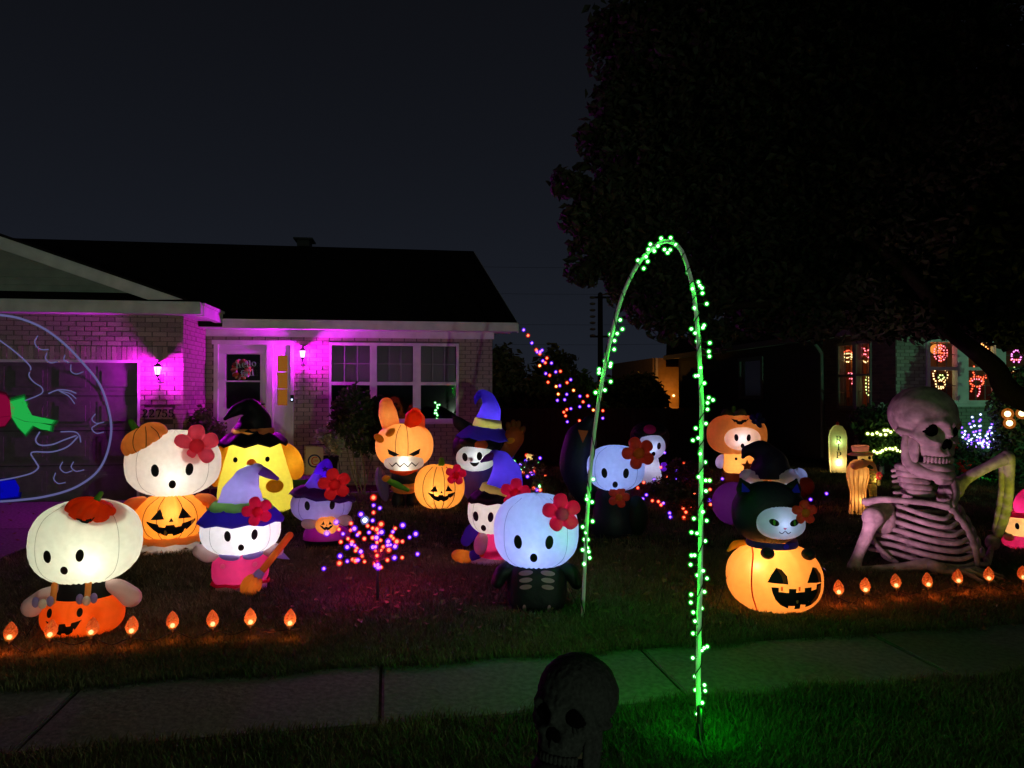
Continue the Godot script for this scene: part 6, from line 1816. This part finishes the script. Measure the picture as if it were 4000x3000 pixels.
# ---------------------------------------------------------------- lights
func light_arch() -> void:
	thing("light_arch", "tall white pipe arch wound with green string lights across the sidewalk", "light arch", Vector3.ZERO, 0.0)
	U = 1.0
	var pipe := mat("white_pipe", Color(0.80, 0.82, 0.80), 0.4, 0.4)
	var path := [Vector3(0.501, 0.000, -5.060), Vector3(0.514, 0.744, -4.864), Vector3(0.540, 1.293, -4.708), Vector3(0.593, 1.749, -4.570), Vector3(0.664, 2.122, -4.448), Vector3(0.731, 2.314, -4.380), Vector3(0.802, 2.433, -4.332), Vector3(0.879, 2.502, -4.295), Vector3(0.952, 2.515, -4.269), Vector3(1.012, 2.457, -4.241), Vector3(1.049, 2.311, -4.192), Vector3(1.065, 2.168, -4.146), Vector3(1.067, 1.945, -4.072), Vector3(1.054, 1.600, -3.954), Vector3(1.030, 1.348, -3.863), Vector3(1.001, 1.108, -3.771), Vector3(0.962, 0.771, -3.635), Vector3(0.917, 0.460, -3.498), Vector3(0.881, 0.212, -3.379), Vector3(0.861, 0.001, -3.270)]
	limb("pipe", pipe, path, [0.0125, 0.0125], {"sides": 12, "per": 8})
	var spots := [Vector3(0.499, 0.419, -4.933), Vector3(0.530, 0.507, -4.920), Vector3(0.541, 0.456, -4.960), Vector3(0.487, 0.520, -4.919), Vector3(0.501, 0.590, -4.927), Vector3(0.523, 0.593, -4.910), Vector3(0.523, 0.529, -4.936), Vector3(0.486, 0.683, -4.894), Vector3(0.507, 0.646, -4.886), Vector3(0.514, 0.722, -4.892), Vector3(0.547, 0.732, -4.834), Vector3(0.506, 0.885, -4.812), Vector3(0.513, 0.907, -4.825), Vector3(0.538, 0.871, -4.781), Vector3(0.521, 0.960, -4.802), Vector3(0.545, 1.024, -4.772), Vector3(0.544, 1.606, -4.622), Vector3(0.602, 1.622, -4.603), Vector3(0.632, 1.676, -4.548), Vector3(0.559, 1.733, -4.563), Vector3(0.564, 1.757, -4.594), Vector3(0.600, 1.809, -4.579), Vector3(0.632, 1.792, -4.544), Vector3(0.634, 1.776, -4.583), Vector3(0.612, 1.850, -4.569), Vector3(0.653, 1.882, -4.539), Vector3(0.646, 1.933, -4.472), Vector3(0.626, 1.976, -4.515), Vector3(0.664, 1.978, -4.481), Vector3(0.695, 2.005, -4.464), Vector3(0.684, 2.065, -4.485), Vector3(0.812, 2.371, -4.368), Vector3(0.772, 2.416, -4.340), Vector3(0.825, 2.402, -4.307), Vector3(0.815, 2.431, -4.304), Vector3(0.823, 2.470, -4.276), Vector3(0.854, 2.485, -4.333), Vector3(0.863, 2.464, -4.297), Vector3(0.845, 2.511, -4.324), Vector3(0.878, 2.487, -4.260), Vector3(0.901, 2.538, -4.280), Vector3(0.918, 2.467, -4.265), Vector3(0.957, 2.539, -4.271), Vector3(0.971, 2.519, -4.295), Vector3(0.936, 2.446, -4.260), Vector3(0.957, 2.469, -4.285), Vector3(0.983, 2.491, -4.247), Vector3(1.045, 2.317, -4.204), Vector3(1.103, 2.260, -4.196), Vector3(1.056, 2.213, -4.149), Vector3(1.101, 2.232, -4.155), Vector3(1.104, 2.213, -4.118), Vector3(1.108, 2.183, -4.124), Vector3(1.055, 2.095, -4.101), Vector3(1.134, 2.122, -4.129), Vector3(1.073, 2.029, -4.122), Vector3(1.110, 1.994, -4.099), Vector3(1.026, 1.969, -4.057), Vector3(1.093, 1.977, -4.061), Vector3(1.051, 1.947, -4.071), Vector3(1.065, 1.901, -4.081), Vector3(1.134, 1.890, -4.068), Vector3(1.125, 1.840, -4.057), Vector3(1.123, 1.811, -4.037), Vector3(1.054, 1.744, -3.968), Vector3(1.034, 1.699, -3.999), Vector3(1.035, 1.699, -3.947), Vector3(1.065, 1.657, -3.933), Vector3(1.099, 1.577, -3.968), Vector3(1.116, 1.564, -3.944), Vector3(1.080, 1.548, -3.924), Vector3(1.086, 1.512, -3.948), Vector3(1.063, 1.435, -3.895), Vector3(0.995, 1.412, -3.847), Vector3(0.989, 1.344, -3.886), Vector3(1.007, 1.359, -3.845), Vector3(1.013, 1.275, -3.826), Vector3(1.041, 1.230, -3.834), Vector3(0.991, 1.157, -3.779), Vector3(1.018, 1.143, -3.741), Vector3(1.058, 1.134, -3.809), Vector3(1.020, 1.087, -3.743), Vector3(0.994, 0.984, -3.705), Vector3(0.951, 0.946, -3.722), Vector3(1.015, 0.937, -3.713), Vector3(0.918, 0.890, -3.641), Vector3(0.946, 0.885, -3.641), Vector3(1.001, 0.836, -3.690), Vector3(0.910, 0.779, -3.612), Vector3(0.921, 0.784, -3.593), Vector3(0.910, 0.728, -3.630), Vector3(0.943, 0.675, -3.627), Vector3(0.962, 0.708, -3.585), Vector3(0.981, 0.670, -3.586), Vector3(0.891, 0.600, -3.546), Vector3(0.959, 0.612, -3.552), Vector3(0.883, 0.568, -3.521), Vector3(0.899, 0.515, -3.536), Vector3(0.946, 0.529, -3.556), Vector3(0.893, 0.489, -3.480), Vector3(0.891, 0.419, -3.511), Vector3(0.917, 0.360, -3.446), Vector3(0.922, 0.379, -3.423), Vector3(0.937, 0.385, -3.425), Vector3(0.865, 0.335, -3.415), Vector3(0.872, 0.250, -3.406), Vector3(0.871, 0.192, -3.392), Vector3(0.904, 0.231, -3.354), Vector3(0.910, 0.200, -3.364), Vector3(0.882, 0.167, -3.310), Vector3(0.860, 0.110, -3.325)]
	wire_from("lead_cord", mat("green_wire", Color(0.03, 0.07, 0.03), 0.6), [Vector3(0.852, 0.091, -3.260), Vector3(0.849, 0.035, -3.200), Vector3(0.846, 0.024, -3.060), Vector3(0.963, 0.011, -2.990), Vector3(1.123, 0.012, -2.900)], 0.004)
	limb("ground_stake", mat("black_plastic", Color.WHITE), [Vector3(path[-1].x, -0.1, path[-1].z), Vector3(path[-1].x, 0.16, path[-1].z)], [0.016, 0.016], {"sides": 8, "smooth": false})
	var cord := []
	var line := spline(path, 8)
	for i in line.size():
		var a := i * 1.3
		cord.append(line[i] + Vector3(cos(a), 0.0, sin(a)) * 0.017)
	wire_from("light_cord", mat("green_wire", Color(0.03, 0.07, 0.03), 0.6), cord, 0.0028)
	for i in spots.size():
		var p: Vector3 = spots[i]
		var near: Vector3 = line[0]
		for q in line:
			if p.distance_to(q) < p.distance_to(near): near = q
		var o := bulb("green", p, 0.0088 * clampf(-p.z / 4.2, 0.8, 1.25), T)
		if p.distance_to(near) > 0.015: wire_from("bulb_wire", mat("green_wire", Color.WHITE), [near, p], 0.0022, T, 4)
		if i % 3 == 1: lamp(T, p, 0.017, Color(0.0, 1.0, 0.10), 0.012)
	for q in [Vector3(0.877, 0.152, -3.220), Vector3(0.822, 0.286, -3.200)]: lamp(T, q, 0.030, Color(0.0, 1.0, 0.10), 0.02)

func colour_of(c: String) -> String:
	return {"r": "red", "p": "purple", "o": "orange", "g": "green", "w": "white"}[c]

func light_clusters() -> void:
	var wire := mat("dark_wire", Color(0.03, 0.03, 0.03), 0.6)
	# starburst stake in the middle of the lawn
	var hub: Vector3 = Vector3(-1.023, 0.319, -5.430)
	thing("starburst_light", "starburst stake light of red and purple bulbs in the middle of the lawn", "light", Vector3(hub.x, 0, hub.z), 0.0)
	U = 1.0
	var h := Vector3(0, hub.y, 0)
	limb("stake", wire, [Vector3(0, -0.1, 0), h], [0.012, 0.010], {"sides": 8, "smooth": false})
	blob("hub", wire, h, Vector3(0.025, 0.025, 0.025))
	var i := 0
	for a in [[-1.035, 0.823, -5.315, "r"], [-1.059, 0.744, -5.449, "p"], [-0.998, 0.735, -5.373, "p"], [-1.162, 0.671, -5.476, "p"], [-1.066, 0.683, -5.485, "r"], [-1.026, 0.665, -5.239, "p"], [-0.959, 0.643, -5.216, "r"], [-1.131, 0.563, -5.578, "r"], [-1.204, 0.629, -5.324, "r"], [-1.176, 0.592, -5.313, "p"], [-1.280, 0.515, -5.648, "r"], [-1.317, 0.567, -5.417, "r"], [-1.376, 0.592, -5.578, "p"], [-1.162, 0.539, -5.420, "r"], [-1.192, 0.509, -5.491, "p"], [-1.371, 0.562, -5.276, "p"], [-1.302, 0.518, -5.489, "p"], [-1.095, 0.542, -5.592, "r"], [-1.033, 0.562, -5.440, "r"], [-1.112, 0.520, -5.536, "p"], [-1.036, 0.522, -5.505, "r"], [-0.959, 0.580, -5.238, "p"], [-0.910, 0.549, -5.544, "r"], [-0.915, 0.538, -5.470, "p"], [-0.820, 0.611, -5.343, "p"], [-0.886, 0.554, -5.224, "r"], [-0.933, 0.463, -5.591, "r"], [-0.877, 0.474, -5.418, "r"], [-0.851, 0.452, -5.526, "r"], [-0.805, 0.470, -5.597, "p"], [-0.747, 0.511, -5.524, "p"], [-1.293, 0.455, -5.615, "r"], [-1.294, 0.478, -5.384, "r"], [-1.250, 0.439, -5.562, "r"], [-1.217, 0.454, -5.406, "p"], [-1.242, 0.398, -5.622, "p"], [-1.295, 0.393, -5.597, "p"], [-1.089, 0.529, -5.253, "r"], [-1.032, 0.533, -5.270, "r"], [-1.009, 0.527, -5.305, "p"], [-1.041, 0.438, -5.635, "r"], [-1.024, 0.471, -5.402, "r"], [-1.071, 0.417, -5.486, "p"], [-1.024, 0.450, -5.342, "p"], [-0.983, 0.430, -5.433, "r"], [-0.935, 0.482, -5.380, "p"], [-0.937, 0.458, -5.364, "p"], [-0.934, 0.438, -5.467, "p"], [-0.898, 0.426, -5.467, "p"], [-1.222, 0.384, -5.608, "r"], [-1.209, 0.384, -5.510, "r"], [-1.193, 0.354, -5.619, "p"], [-1.066, 0.367, -5.587, "r"], [-1.036, 0.356, -5.646, "r"], [-0.953, 0.391, -5.505, "r"], [-1.001, 0.398, -5.282, "r"], [-1.175, 0.325, -5.589, "r"], [-1.360, 0.315, -5.634, "p"], [-1.256, 0.292, -5.608, "r"], [-1.262, 0.315, -5.460, "p"], [-1.212, 0.304, -5.524, "r"], [-1.146, 0.360, -5.303, "p"], [-1.154, 0.285, -5.576, "r"], [-1.323, 0.300, -5.462, "r"], [-1.409, 0.289, -5.335, "p"], [-0.916, 0.375, -5.238, "r"], [-0.922, 0.312, -5.586, "p"], [-0.870, 0.300, -5.646, "r"], [-0.696, 0.417, -5.249, "p"], [-1.066, 0.271, -5.562, "r"], [-1.033, 0.296, -5.391, "p"], [-0.993, 0.333, -5.276, "p"], [-1.002, 0.298, -5.339, "p"], [-1.019, 0.247, -5.548, "r"]]:
		var p := Vector3(a[0], a[1], a[2]) - T.position
		var big: float = 0.0105 if i % 3 else 0.014
		bulb(colour_of(a[3]), p, big, T)
		if i % 2 == 0: wire_from("light_wire", wire, [h, h.lerp(p, 0.6) + Vector3(0, 0.04, 0), p], 0.0016, T, 4)
		if i % 4 == 0: lamp(T, p, 0.026, Color(1.0, 0.10, 0.10) if a[3] == "r" else Color(0.45, 0.05, 1.0), 0.015)
		i += 1
	bulb("white", Vector3(-1.095, 0.657, -5.300) - T.position, 0.017, T)
	lamp(T, h + Vector3(0, 0.02, 0.06), 0.14, Color(1.0, 0.08, 0.40), 0.04)
	# slanting strings from the eave
	thing("string_lights", "slanting web of orange and purple string lights from the house eave down to the fence", "string lights", Vector3.ZERO, 0.0)
	var eave: Vector3 = Vector3(0.088, 2.803, -12.300)
	var prev := eave
	i = 0
	for a in [[0.205, 2.721, -12.512, "p"], [0.285, 2.633, -12.630, "r"], [0.359, 2.514, -12.838, "p"], [0.443, 2.397, -12.979, "r"], [0.463, 2.362, -13.020, "p"], [0.521, 2.369, -13.045, "p"], [0.554, 2.396, -13.063, "p"], [0.515, 2.336, -13.134, "r"], [0.651, 2.260, -13.235, "r"], [0.575, 2.209, -13.246, "p"], [0.624, 2.177, -13.322, "r"], [0.740, 2.170, -13.305, "p"], [0.521, 2.123, -13.357, "o"], [0.643, 1.981, -13.535, "p"], [0.721, 1.947, -13.590, "r"], [0.838, 2.012, -13.581, "p"], [0.925, 2.024, -13.555, "r"], [0.701, 1.820, -13.811, "r"], [1.138, 1.867, -13.753, "p"], [1.067, 1.810, -13.762, "r"], [0.862, 1.737, -13.864, "o"], [0.935, 1.751, -13.879, "p"], [1.213, 1.662, -13.999, "o"], [0.918, 1.588, -14.100, "o"], [1.087, 1.584, -14.108, "p"], [0.906, 1.463, -14.172, "p"], [1.053, 1.475, -14.209, "p"], [1.351, 1.546, -14.131, "p"], [1.498, 1.552, -14.108, "r"], [1.423, 1.433, -14.216, "r"], [1.370, 1.333, -14.361, "p"], [1.547, 1.350, -14.304, "p"], [1.659, 1.262, -14.488, "o"], [1.854, 1.250, -14.494, "r"], [1.870, 1.092, -14.640, "p"], [1.193, 1.292, -14.391, "p"], [1.115, 1.272, -14.474, "r"], [1.058, 1.219, -14.501, "r"], [1.102, 1.140, -14.619, "r"], [1.148, 1.013, -14.756, "p"], [1.395, 1.037, -14.698, "r"], [1.511, 1.048, -14.677, "p"], [1.475, 0.949, -14.802, "r"]]:
		var p := Vector3(a[0], a[1], a[2])
		bulb(colour_of(a[3]), p, 0.021, T)
		if i < 4 or p.distance_to(prev) < 0.7: wire_from("light_wire", wire, [prev, prev.lerp(p, 0.5) + Vector3(0, -0.02, 0), p], 0.003, T, 4)
		if i % 5 == 2: lamp(T, p, 0.03, Color(1.0, 0.25, 0.05) if a[3] != "p" else Color(0.35, 0.05, 1.0), 0.02)
		prev = p
		i += 1
	# net on the low shrubs
	thing("net_lights", "spread net of orange and purple lights over low shrub right of the blue ghost", "string lights", Vector3.ZERO, 0.0)
	prev = Vector3.ZERO
	i = 0
	for a in [[2.958, 0.404, -12.220, "r"], [2.712, 0.341, -11.932, "r"], [2.734, 0.319, -11.827, "p"], [3.017, 0.301, -11.777, "p"], [2.490, 0.260, -11.470, "r"], [2.805, 0.244, -11.435, "p"], [2.596, 0.255, -11.185, "p"], [2.244, 0.239, -11.237, "p"], [2.068, 0.203, -11.173, "r"], [2.776, 0.204, -11.069, "r"], [2.394, 0.184, -11.031, "p"], [2.240, 0.208, -10.900, "r"], [2.135, 0.164, -10.704, "p"], [2.545, 0.170, -10.660, "r"], [2.420, 0.153, -10.648, "p"], [2.454, 0.141, -10.565, "r"], [2.286, 0.136, -10.276, "p"], [1.948, 0.130, -10.316, "p"], [1.858, 0.105, -10.107, "p"], [1.920, 0.160, -10.856, "r"], [2.691, 0.122, -10.488, "r"], [2.522, 0.118, -10.171, "p"], [1.991, 0.079, -10.095, "r"], [2.039, 0.094, -9.918, "r"], [2.111, 0.072, -9.925, "p"], [2.036, 0.078, -9.720, "r"], [2.287, 0.068, -9.518, "r"], [2.462, 0.042, -9.718, "r"], [2.276, 0.046, -9.319, "r"], [2.052, 0.042, -9.267, "p"], [2.013, 0.030, -9.046, "p"], [1.622, 0.030, -9.203, "p"], [2.172, 0.030, -8.997, "r"], [2.696, 0.090, -10.287, "p"], [2.792, 0.089, -10.070, "p"], [2.750, 0.063, -9.857, "r"], [2.957, 0.167, -10.625, "r"], [3.364, 0.234, -11.377, "p"], [3.314, 0.190, -10.989, "r"], [3.141, 0.222, -11.311, "r"], [2.765, 0.529, -12.878, "p"], [2.493, 0.364, -11.915, "r"], [4.604, 0.134, -10.416, "p"], [4.212, 0.104, -10.039, "p"], [4.024, 0.081, -9.769, "r"]]:
		var p := Vector3(a[0], a[1], a[2])
		bulb(colour_of(a[3]), p, 0.0165, T)
		if prev != Vector3.ZERO and p.distance_to(prev) < 0.9: wire_from("light_wire", wire, [prev, prev.lerp(p, 0.5) + Vector3(0, -0.03, 0), p], 0.003, T, 4)
		if i % 4 == 0: lamp(T, p, 0.022, Color(1.0, 0.22, 0.05) if a[3] != "p" else Color(0.35, 0.05, 1.0), 0.02)
		prev = p
		i += 1
	# coloured string by the bed
	thing("string_lights", "tangle of red, purple and green string lights behind the witches near the bed", "string lights", Vector3.ZERO, 0.0)
	prev = Vector3.ZERO
	i = 0
	for a in [[-0.004, 0.606, -11.331, "p"], [0.233, 0.614, -11.359, "r"], [0.442, 0.582, -11.208, "p"], [0.217, 0.551, -11.079, "p"], [0.333, 0.535, -10.983, "p"], [0.393, 0.518, -11.072, "g"], [0.129, 0.500, -10.984, "p"], [0.196, 0.472, -10.964, "g"], [0.305, 0.474, -10.890, "g"], [0.338, 0.459, -10.930, "r"], [0.128, 0.439, -10.770, "g"], [0.172, 0.407, -10.788, "r"], [0.271, 0.414, -10.792, "r"], [0.346, 0.430, -10.772, "r"], [0.293, 0.401, -10.714, "p"], [0.310, 0.382, -10.686, "p"], [0.229, 0.369, -10.542, "p"], [0.343, 0.305, -10.421, "p"], [0.428, 0.312, -10.500, "p"], [0.495, 0.368, -10.554, "r"], [0.495, 0.326, -10.542, "g"], [0.574, 0.336, -10.547, "p"], [0.559, 0.287, -10.429, "r"], [0.471, 0.282, -10.298, "p"], [0.396, 0.271, -10.204, "g"], [0.355, 0.220, -10.196, "p"], [0.403, 0.218, -10.189, "r"], [0.314, 0.246, -10.202, "r"], [0.032, 0.546, -11.032, "g"]]:
		var p := Vector3(a[0], a[1], a[2])
		bulb(colour_of(a[3]), p, 0.0185, T)
		if prev != Vector3.ZERO and p.distance_to(prev) < 0.8: wire_from("light_wire", wire, [prev, prev.lerp(p, 0.5) + Vector3(0, -0.03, 0), p], 0.003, T, 4)
		if i % 5 == 0: lamp(T, p, 0.02, {"r": Color(1.0, 0.2, 0.1), "p": Color(0.35, 0.05, 1.0), "g": Color(0.2, 1.0, 0.4)}[a[3]], 0.02)
		prev = p
		i += 1
	# hedge strings
	i = 0
	for q in [[Vector3(6.304, 0.888, -12.600), Vector3(6.388, 0.878, -12.600), Vector3(6.470, 0.901, -12.600), Vector3(6.532, 0.871, -12.600), Vector3(6.601, 0.947, -12.600), Vector3(6.660, 0.947, -12.600), Vector3(6.623, 0.871, -12.600), Vector3(6.713, 0.917, -12.600), Vector3(6.787, 0.963, -12.600), Vector3(6.857, 0.980, -12.600), Vector3(6.923, 0.960, -12.600)], [Vector3(6.299, 0.525, -12.600), Vector3(6.335, 0.536, -12.600), Vector3(6.417, 0.576, -12.600), Vector3(6.470, 0.548, -12.600), Vector3(6.524, 0.559, -12.600), Vector3(6.565, 0.586, -12.600), Vector3(6.627, 0.615, -12.600), Vector3(6.696, 0.625, -12.600), Vector3(6.749, 0.614, -12.600), Vector3(6.793, 0.630, -12.600), Vector3(6.828, 0.591, -12.600), Vector3(6.887, 0.576, -12.600), Vector3(6.920, 0.559, -12.600), Vector3(6.981, 0.536, -12.600), Vector3(7.038, 0.553, -12.600)]]:
		thing("string_lights", ["upper row of yellow-green string lights on the dark hedge", "lower row of yellow-green string lights on the dark hedge"][i], "string lights", Vector3.ZERO, 0.0, "yellow-green strings on the hedge")
		for p in q: bulb("yellow", p, 0.025, T)
		wire_from("light_wire", wire, q, 0.003, T, 4)
		lamp(T, q[4] + Vector3(0, 0, 0.06), 0.02, Color(0.8, 1.0, 0.3), 0.03)
		i += 1
	# burst of white and violet lights by the neighbour's windows
	var c: Vector3 = Vector3(8.098, 0.670, -12.300)
	thing("starburst_light", "fan-shaped burst of white and violet lights below the neighbour's windows", "light", Vector3(c.x, 0, c.z), 0.0)
	U = 1.0
	limb("stake", wire, [Vector3(0, -0.1, 0), Vector3(0, c.y, 0)], [0.012, 0.01], {"sides": 8, "smooth": false})
	for k in 15:
		var a := lerpf(0.03, PI - 0.03, k / 14.0)
		var tall := lerpf(0.38, 0.50, sin(a)) * rng.randf_range(0.85, 1.12)
		var dir := Vector3(cos(a), sin(a) * 1.02, rng.randf_range(-0.35, 0.35))
		wire_from("light_wire", wire, [Vector3(0, c.y, 0), Vector3(0, c.y, 0) + dir * tall], 0.002, T, 4)
		for j in 6:
			var t := (j + 1.0 + rng.randf_range(-0.2, 0.2)) / 6.0
			bulb("white" if (j + k) % 2 else "purple", Vector3(0, c.y, 0) + dir * tall * t, 0.0145, T)
	lamp(T, Vector3(0, c.y + 0.1, 0.1), 0.05, Color(0.6, 0.55, 1.0), 0.05)

func path_light_proto() -> Node3D:
	var o := Node3D.new()
	var keep := T
	T = o
	U = 0.001
	var m := cloth("strawberry_lens", Color(1.0, 0.58, 0.34))
	m.roughness = 0.3
	m.transparency = BaseMaterial3D.TRANSPARENCY_ALPHA
	m.albedo_color.a = 0.72
	var s := st_new()
	s.set_smooth_group(-1)
	var rows := 12
	var cols := 14
	var grid := []
	for i in rows + 1:
		var t := i / float(rows)
		var y := -50.0 + t * 112.0
		var r := 36.0 * pow(sin(PI * clampf(pow(t, 0.72), 0.0, 1.0)), 0.78) + 0.5
		var ring := []
		for j in cols:
			var a := TAU * (j + (0.5 if i % 2 else 0.0)) / cols
			var bump := 1.06 if (j + i) % 2 else 0.95
			ring.append(Vector3(cos(a) * r * bump, y, sin(a) * r * bump) * U)
		grid.append(ring)
	for i in rows:
		for j in cols:
			var a: Vector3 = grid[i][j]
			var b: Vector3 = grid[i + 1][j]
			var c: Vector3 = grid[i][(j + 1) % cols]
			var d: Vector3 = grid[i + 1][(j + 1) % cols]
			for p in [a, c, b, c, d, b]: s.add_vertex(p)
	s.generate_normals()
	put(s.commit(), "faceted_lens", m, o)
	var core := bulb("warm", Vector3(0, -0.028, 0.012), 0.0145, o, "light_bulb")
	lathe("socket", mat("black_plastic", Color.WHITE), Vector3(0, -62, 0), [[6, -20], [14, -10], [17, 12], [10, 14]], {"sides": 12})
	limb("stake", mat("black_plastic", Color.WHITE), [Vector3(0, -230, 0), Vector3(0, -70, 0)], [4, 5.5], {"sides": 7, "smooth": false})
	T = keep
	return o

func path_lights() -> void:
	var proto := path_light_proto()
	var order := ["first", "second", "third", "fourth", "fifth", "sixth", "seventh", "last"]
	var row := 0
	for q in [[Vector3(-3.032, 0.160, -4.314), Vector3(-2.815, 0.160, -4.357), Vector3(-2.587, 0.160, -4.400), Vector3(-2.358, 0.160, -4.427), Vector3(-2.154, 0.160, -4.527), Vector3(-1.912, 0.160, -4.555), Vector3(-1.685, 0.160, -4.592), Vector3(-1.422, 0.160, -4.573)], [Vector3(2.422, 0.160, -5.285), Vector3(2.650, 0.160, -5.349), Vector3(2.944, 0.160, -5.468), Vector3(3.202, 0.160, -5.495), Vector3(3.505, 0.160, -5.606), Vector3(3.798, 0.160, -5.679), Vector3(4.089, 0.160, -5.708)]]:
		var cord := []
		for i in q.size():
			var o: Node3D = proto.duplicate()
			o.name = numbered("path_light")
			add_child(o)
			o.position = q[i]
			o.rotation = Vector3(rng.randf_range(-0.07, 0.07), rng.randf_range(-0.5, 0.5), rng.randf_range(-0.10, 0.10))
			var which: String = order[i] if i < q.size() - 1 else "last"
			tag(o, "%s orange faceted path light from the left in the %s row" % [which, ["left-hand", "right-hand"][row]], "path light", "orange path lights along the sidewalk edge")
			lamp(o, Vector3(0, -0.030, 0.014), 0.0036 * rng.randf_range(0.7, 1.25), Color(1.0, 0.86, 0.62), 0.006)
			lamp(o, Vector3(0, -0.075, 0.06), 0.012, Color(1.0, 0.40, 0.12), 0.03)
			cord.append(q[i] + Vector3(0, -0.075, -0.01))
			if i < q.size() - 1: cord.append(q[i].lerp(q[i + 1], 0.5) + Vector3(0, -0.11 + rng.randf_range(-0.02, 0.02), rng.randf_range(-0.03, 0.03)))
		thing("power_cord", ["dark cord strung between the path lights of the left-hand row", "dark cord strung between the path lights of the right-hand row"][row], "cord", Vector3.ZERO, 0.0)  # power cord that links the path lights of one row
		wire_from("cord", mat("black_plastic", Color.WHITE), cord, 0.0035, T, 6)
		row += 1
	proto.free()

# light-up pictures in the windows: outlines of little bulbs
func window_picture(called: String, label: String, at: Vector3, turn: float, k: float, strokes: Array, density := 1.0) -> void:
	thing(called, label, "window light", at, turn, "light-up pictures in the windows")
	U = 1.0
	var wire := mat("dark_wire", Color(0.03, 0.03, 0.03), 0.6)
	for s in strokes:
		var pts: Array = s[1].map(func(p): return Vector3(p[0], p[1], 0) * k)
		var line := spline(pts, 8)
		wire_from("wire_frame", wire, pts, 0.004, T, 4)
		var walked := 0.0
		var step := 0.058 / density
		var next := 0.0
		for i in line.size() - 1:
			var a: Vector3 = line[i]
			var b: Vector3 = line[i + 1]
			while walked + a.distance_to(b) >= next:
				var p := a.lerp(b, clampf((next - walked) / maxf(a.distance_to(b), 0.0001), 0, 1))
				bulb(s[0], p + Vector3(rng.randf_range(-1, 1), rng.randf_range(-1, 1), 0) * 0.008, 0.0145, T)
				next += step
			walked += a.distance_to(b)

func ring_pts(rx: float, ry: float, a0 := 0.0, a1 := 360.0, cx := 0.0, cy := 0.0) -> Array:
	var out := []
	for i in 13:
		var a := deg_to_rad(lerpf(a0, a1, i / 12.0))
		out.append([cx + cos(a) * rx, cy + sin(a) * ry])
	return out

func window_lights() -> void:
	var k := 14.6 / 1534.0
	var f := func(x: float, y: float) -> Vector3: return lot(x, y, 13.42)
	window_picture("window_light_wreath", "pink and red light-up spider web in the upper left front window", f.call(10.918, 2.448), LOT, k, [["pink", ring_pts(16, 17)], ["pink", ring_pts(9, 10)], ["red", [[-16, 2], [16, -2]]], ["red", [[0, 18], [0, -20]]]])
	window_picture("window_light_corn", "golden light-up candy shape in the upper middle front window", f.call(11.852, 2.495), LOT, k, [["orange", ring_pts(17, 15, -70, 200)], ["yellow", ring_pts(10, 8, -40, 200)], ["warm", [[-14, 10], [0, -2], [12, -14]]]])
	window_picture("window_light_cat", "magenta light-up arch shape in the upper right front window", f.call(12.692, 2.384), LOT, k, [["magenta", ring_pts(12, 14, -60, 240)], ["pink", [[-12, -8], [12, -8]]]])
	window_picture("window_light_ghost", "warm white light-up jack-o'-lantern in the lower left front window", f.call(10.907, 1.918), LOT, k, [["warm", ring_pts(17, 17, -60, 240, 0, 6)], ["warm", ring_pts(11, 9, 0, 360, 0, -14)], ["yellow", ring_pts(6, 5, 0, 360, 2, 2)], ["warm", [[-6, -18], [8, -20]]]])
	window_picture("window_light_cat", "red light-up arched cat in the lower middle front window", f.call(11.754, 1.833), LOT, k, [["red", [[-6, 34], [-8, 22], [-4, 14]]], ["red", ring_pts(17, 11, 0, 360, 0, 2)], ["pink", [[-12, 4], [0, 8], [14, 2]]], ["red", [[-10, -8], [-14, -22]]], ["pink", [[8, -8], [4, -28], [-2, -30]]], ["red", [[14, 6], [20, 16], [22, 8]]]])
	window_picture("window_light_spider", "warm white light-up spider in the lower right front window", f.call(12.637, 2.011), LOT, k, [["warm", ring_pts(13, 8)], ["warm", [[-12, 2], [-20, 10], [-24, -2]]], ["warm", [[-8, -6], [-14, -24]]], ["warm", [[10, -6], [12, -26]]], ["yellow", [[0, 8], [0, 18]]]])
	var g := func(v: float, y: float) -> Vector3: return lot(9.92, y, v)
	window_picture("window_light_pumpkin", "red and gold light-up pumpkin in the left pane of the brick side window", g.call(15.104, 2.473), LOT - PI / 2, 0.0105, [["red", ring_pts(16, 8, 20, 160, 0, 3)], ["warm", ring_pts(17, 14, 180, 360)], ["warm", ring_pts(16, 5)]])
	window_picture("window_light_skull", "pale pink light-up crossed bones in the right pane of the brick side window", g.call(14.479, 2.471), LOT - PI / 2, 0.0105, [["pink", [[-16, 10], [-4, 14], [4, 6], [16, 10]]], ["pink", [[-12, -4], [0, 0], [14, -8]]], ["warm", [[-6, -14], [4, -18], [12, -12]]]])
	window_picture("window_light_bat", "small magenta light-up figure in the lower left pane of the brick side window", g.call(14.965, 1.948), LOT - PI / 2, 0.0105, [["pink", [[-8, 12], [4, 10]]], ["pink", [[-6, 0], [6, -2], [2, -12]]]])
	window_picture("window_light_ghost", "yellow light-up ghost in the lower right pane of the brick side window", g.call(14.335, 1.783), LOT - PI / 2, 0.0105, [["yellow", ring_pts(10, 22)], ["warm", [[0, 16], [0, -16]]]], 0.8)
	# green light ornament in the house's own window
	window_picture("window_light_snake", "vertical green light-up ornament in the right sash of the house window", lot(0.426, 1.289, 12.56), LOT, 12.6 / 1534.0, [["green", [[-3, 18], [4, 8], [-4, -2], [3, -12], [-3, -20]]], ["green", [[5, 14], [-3, 2], [4, -8]]]])
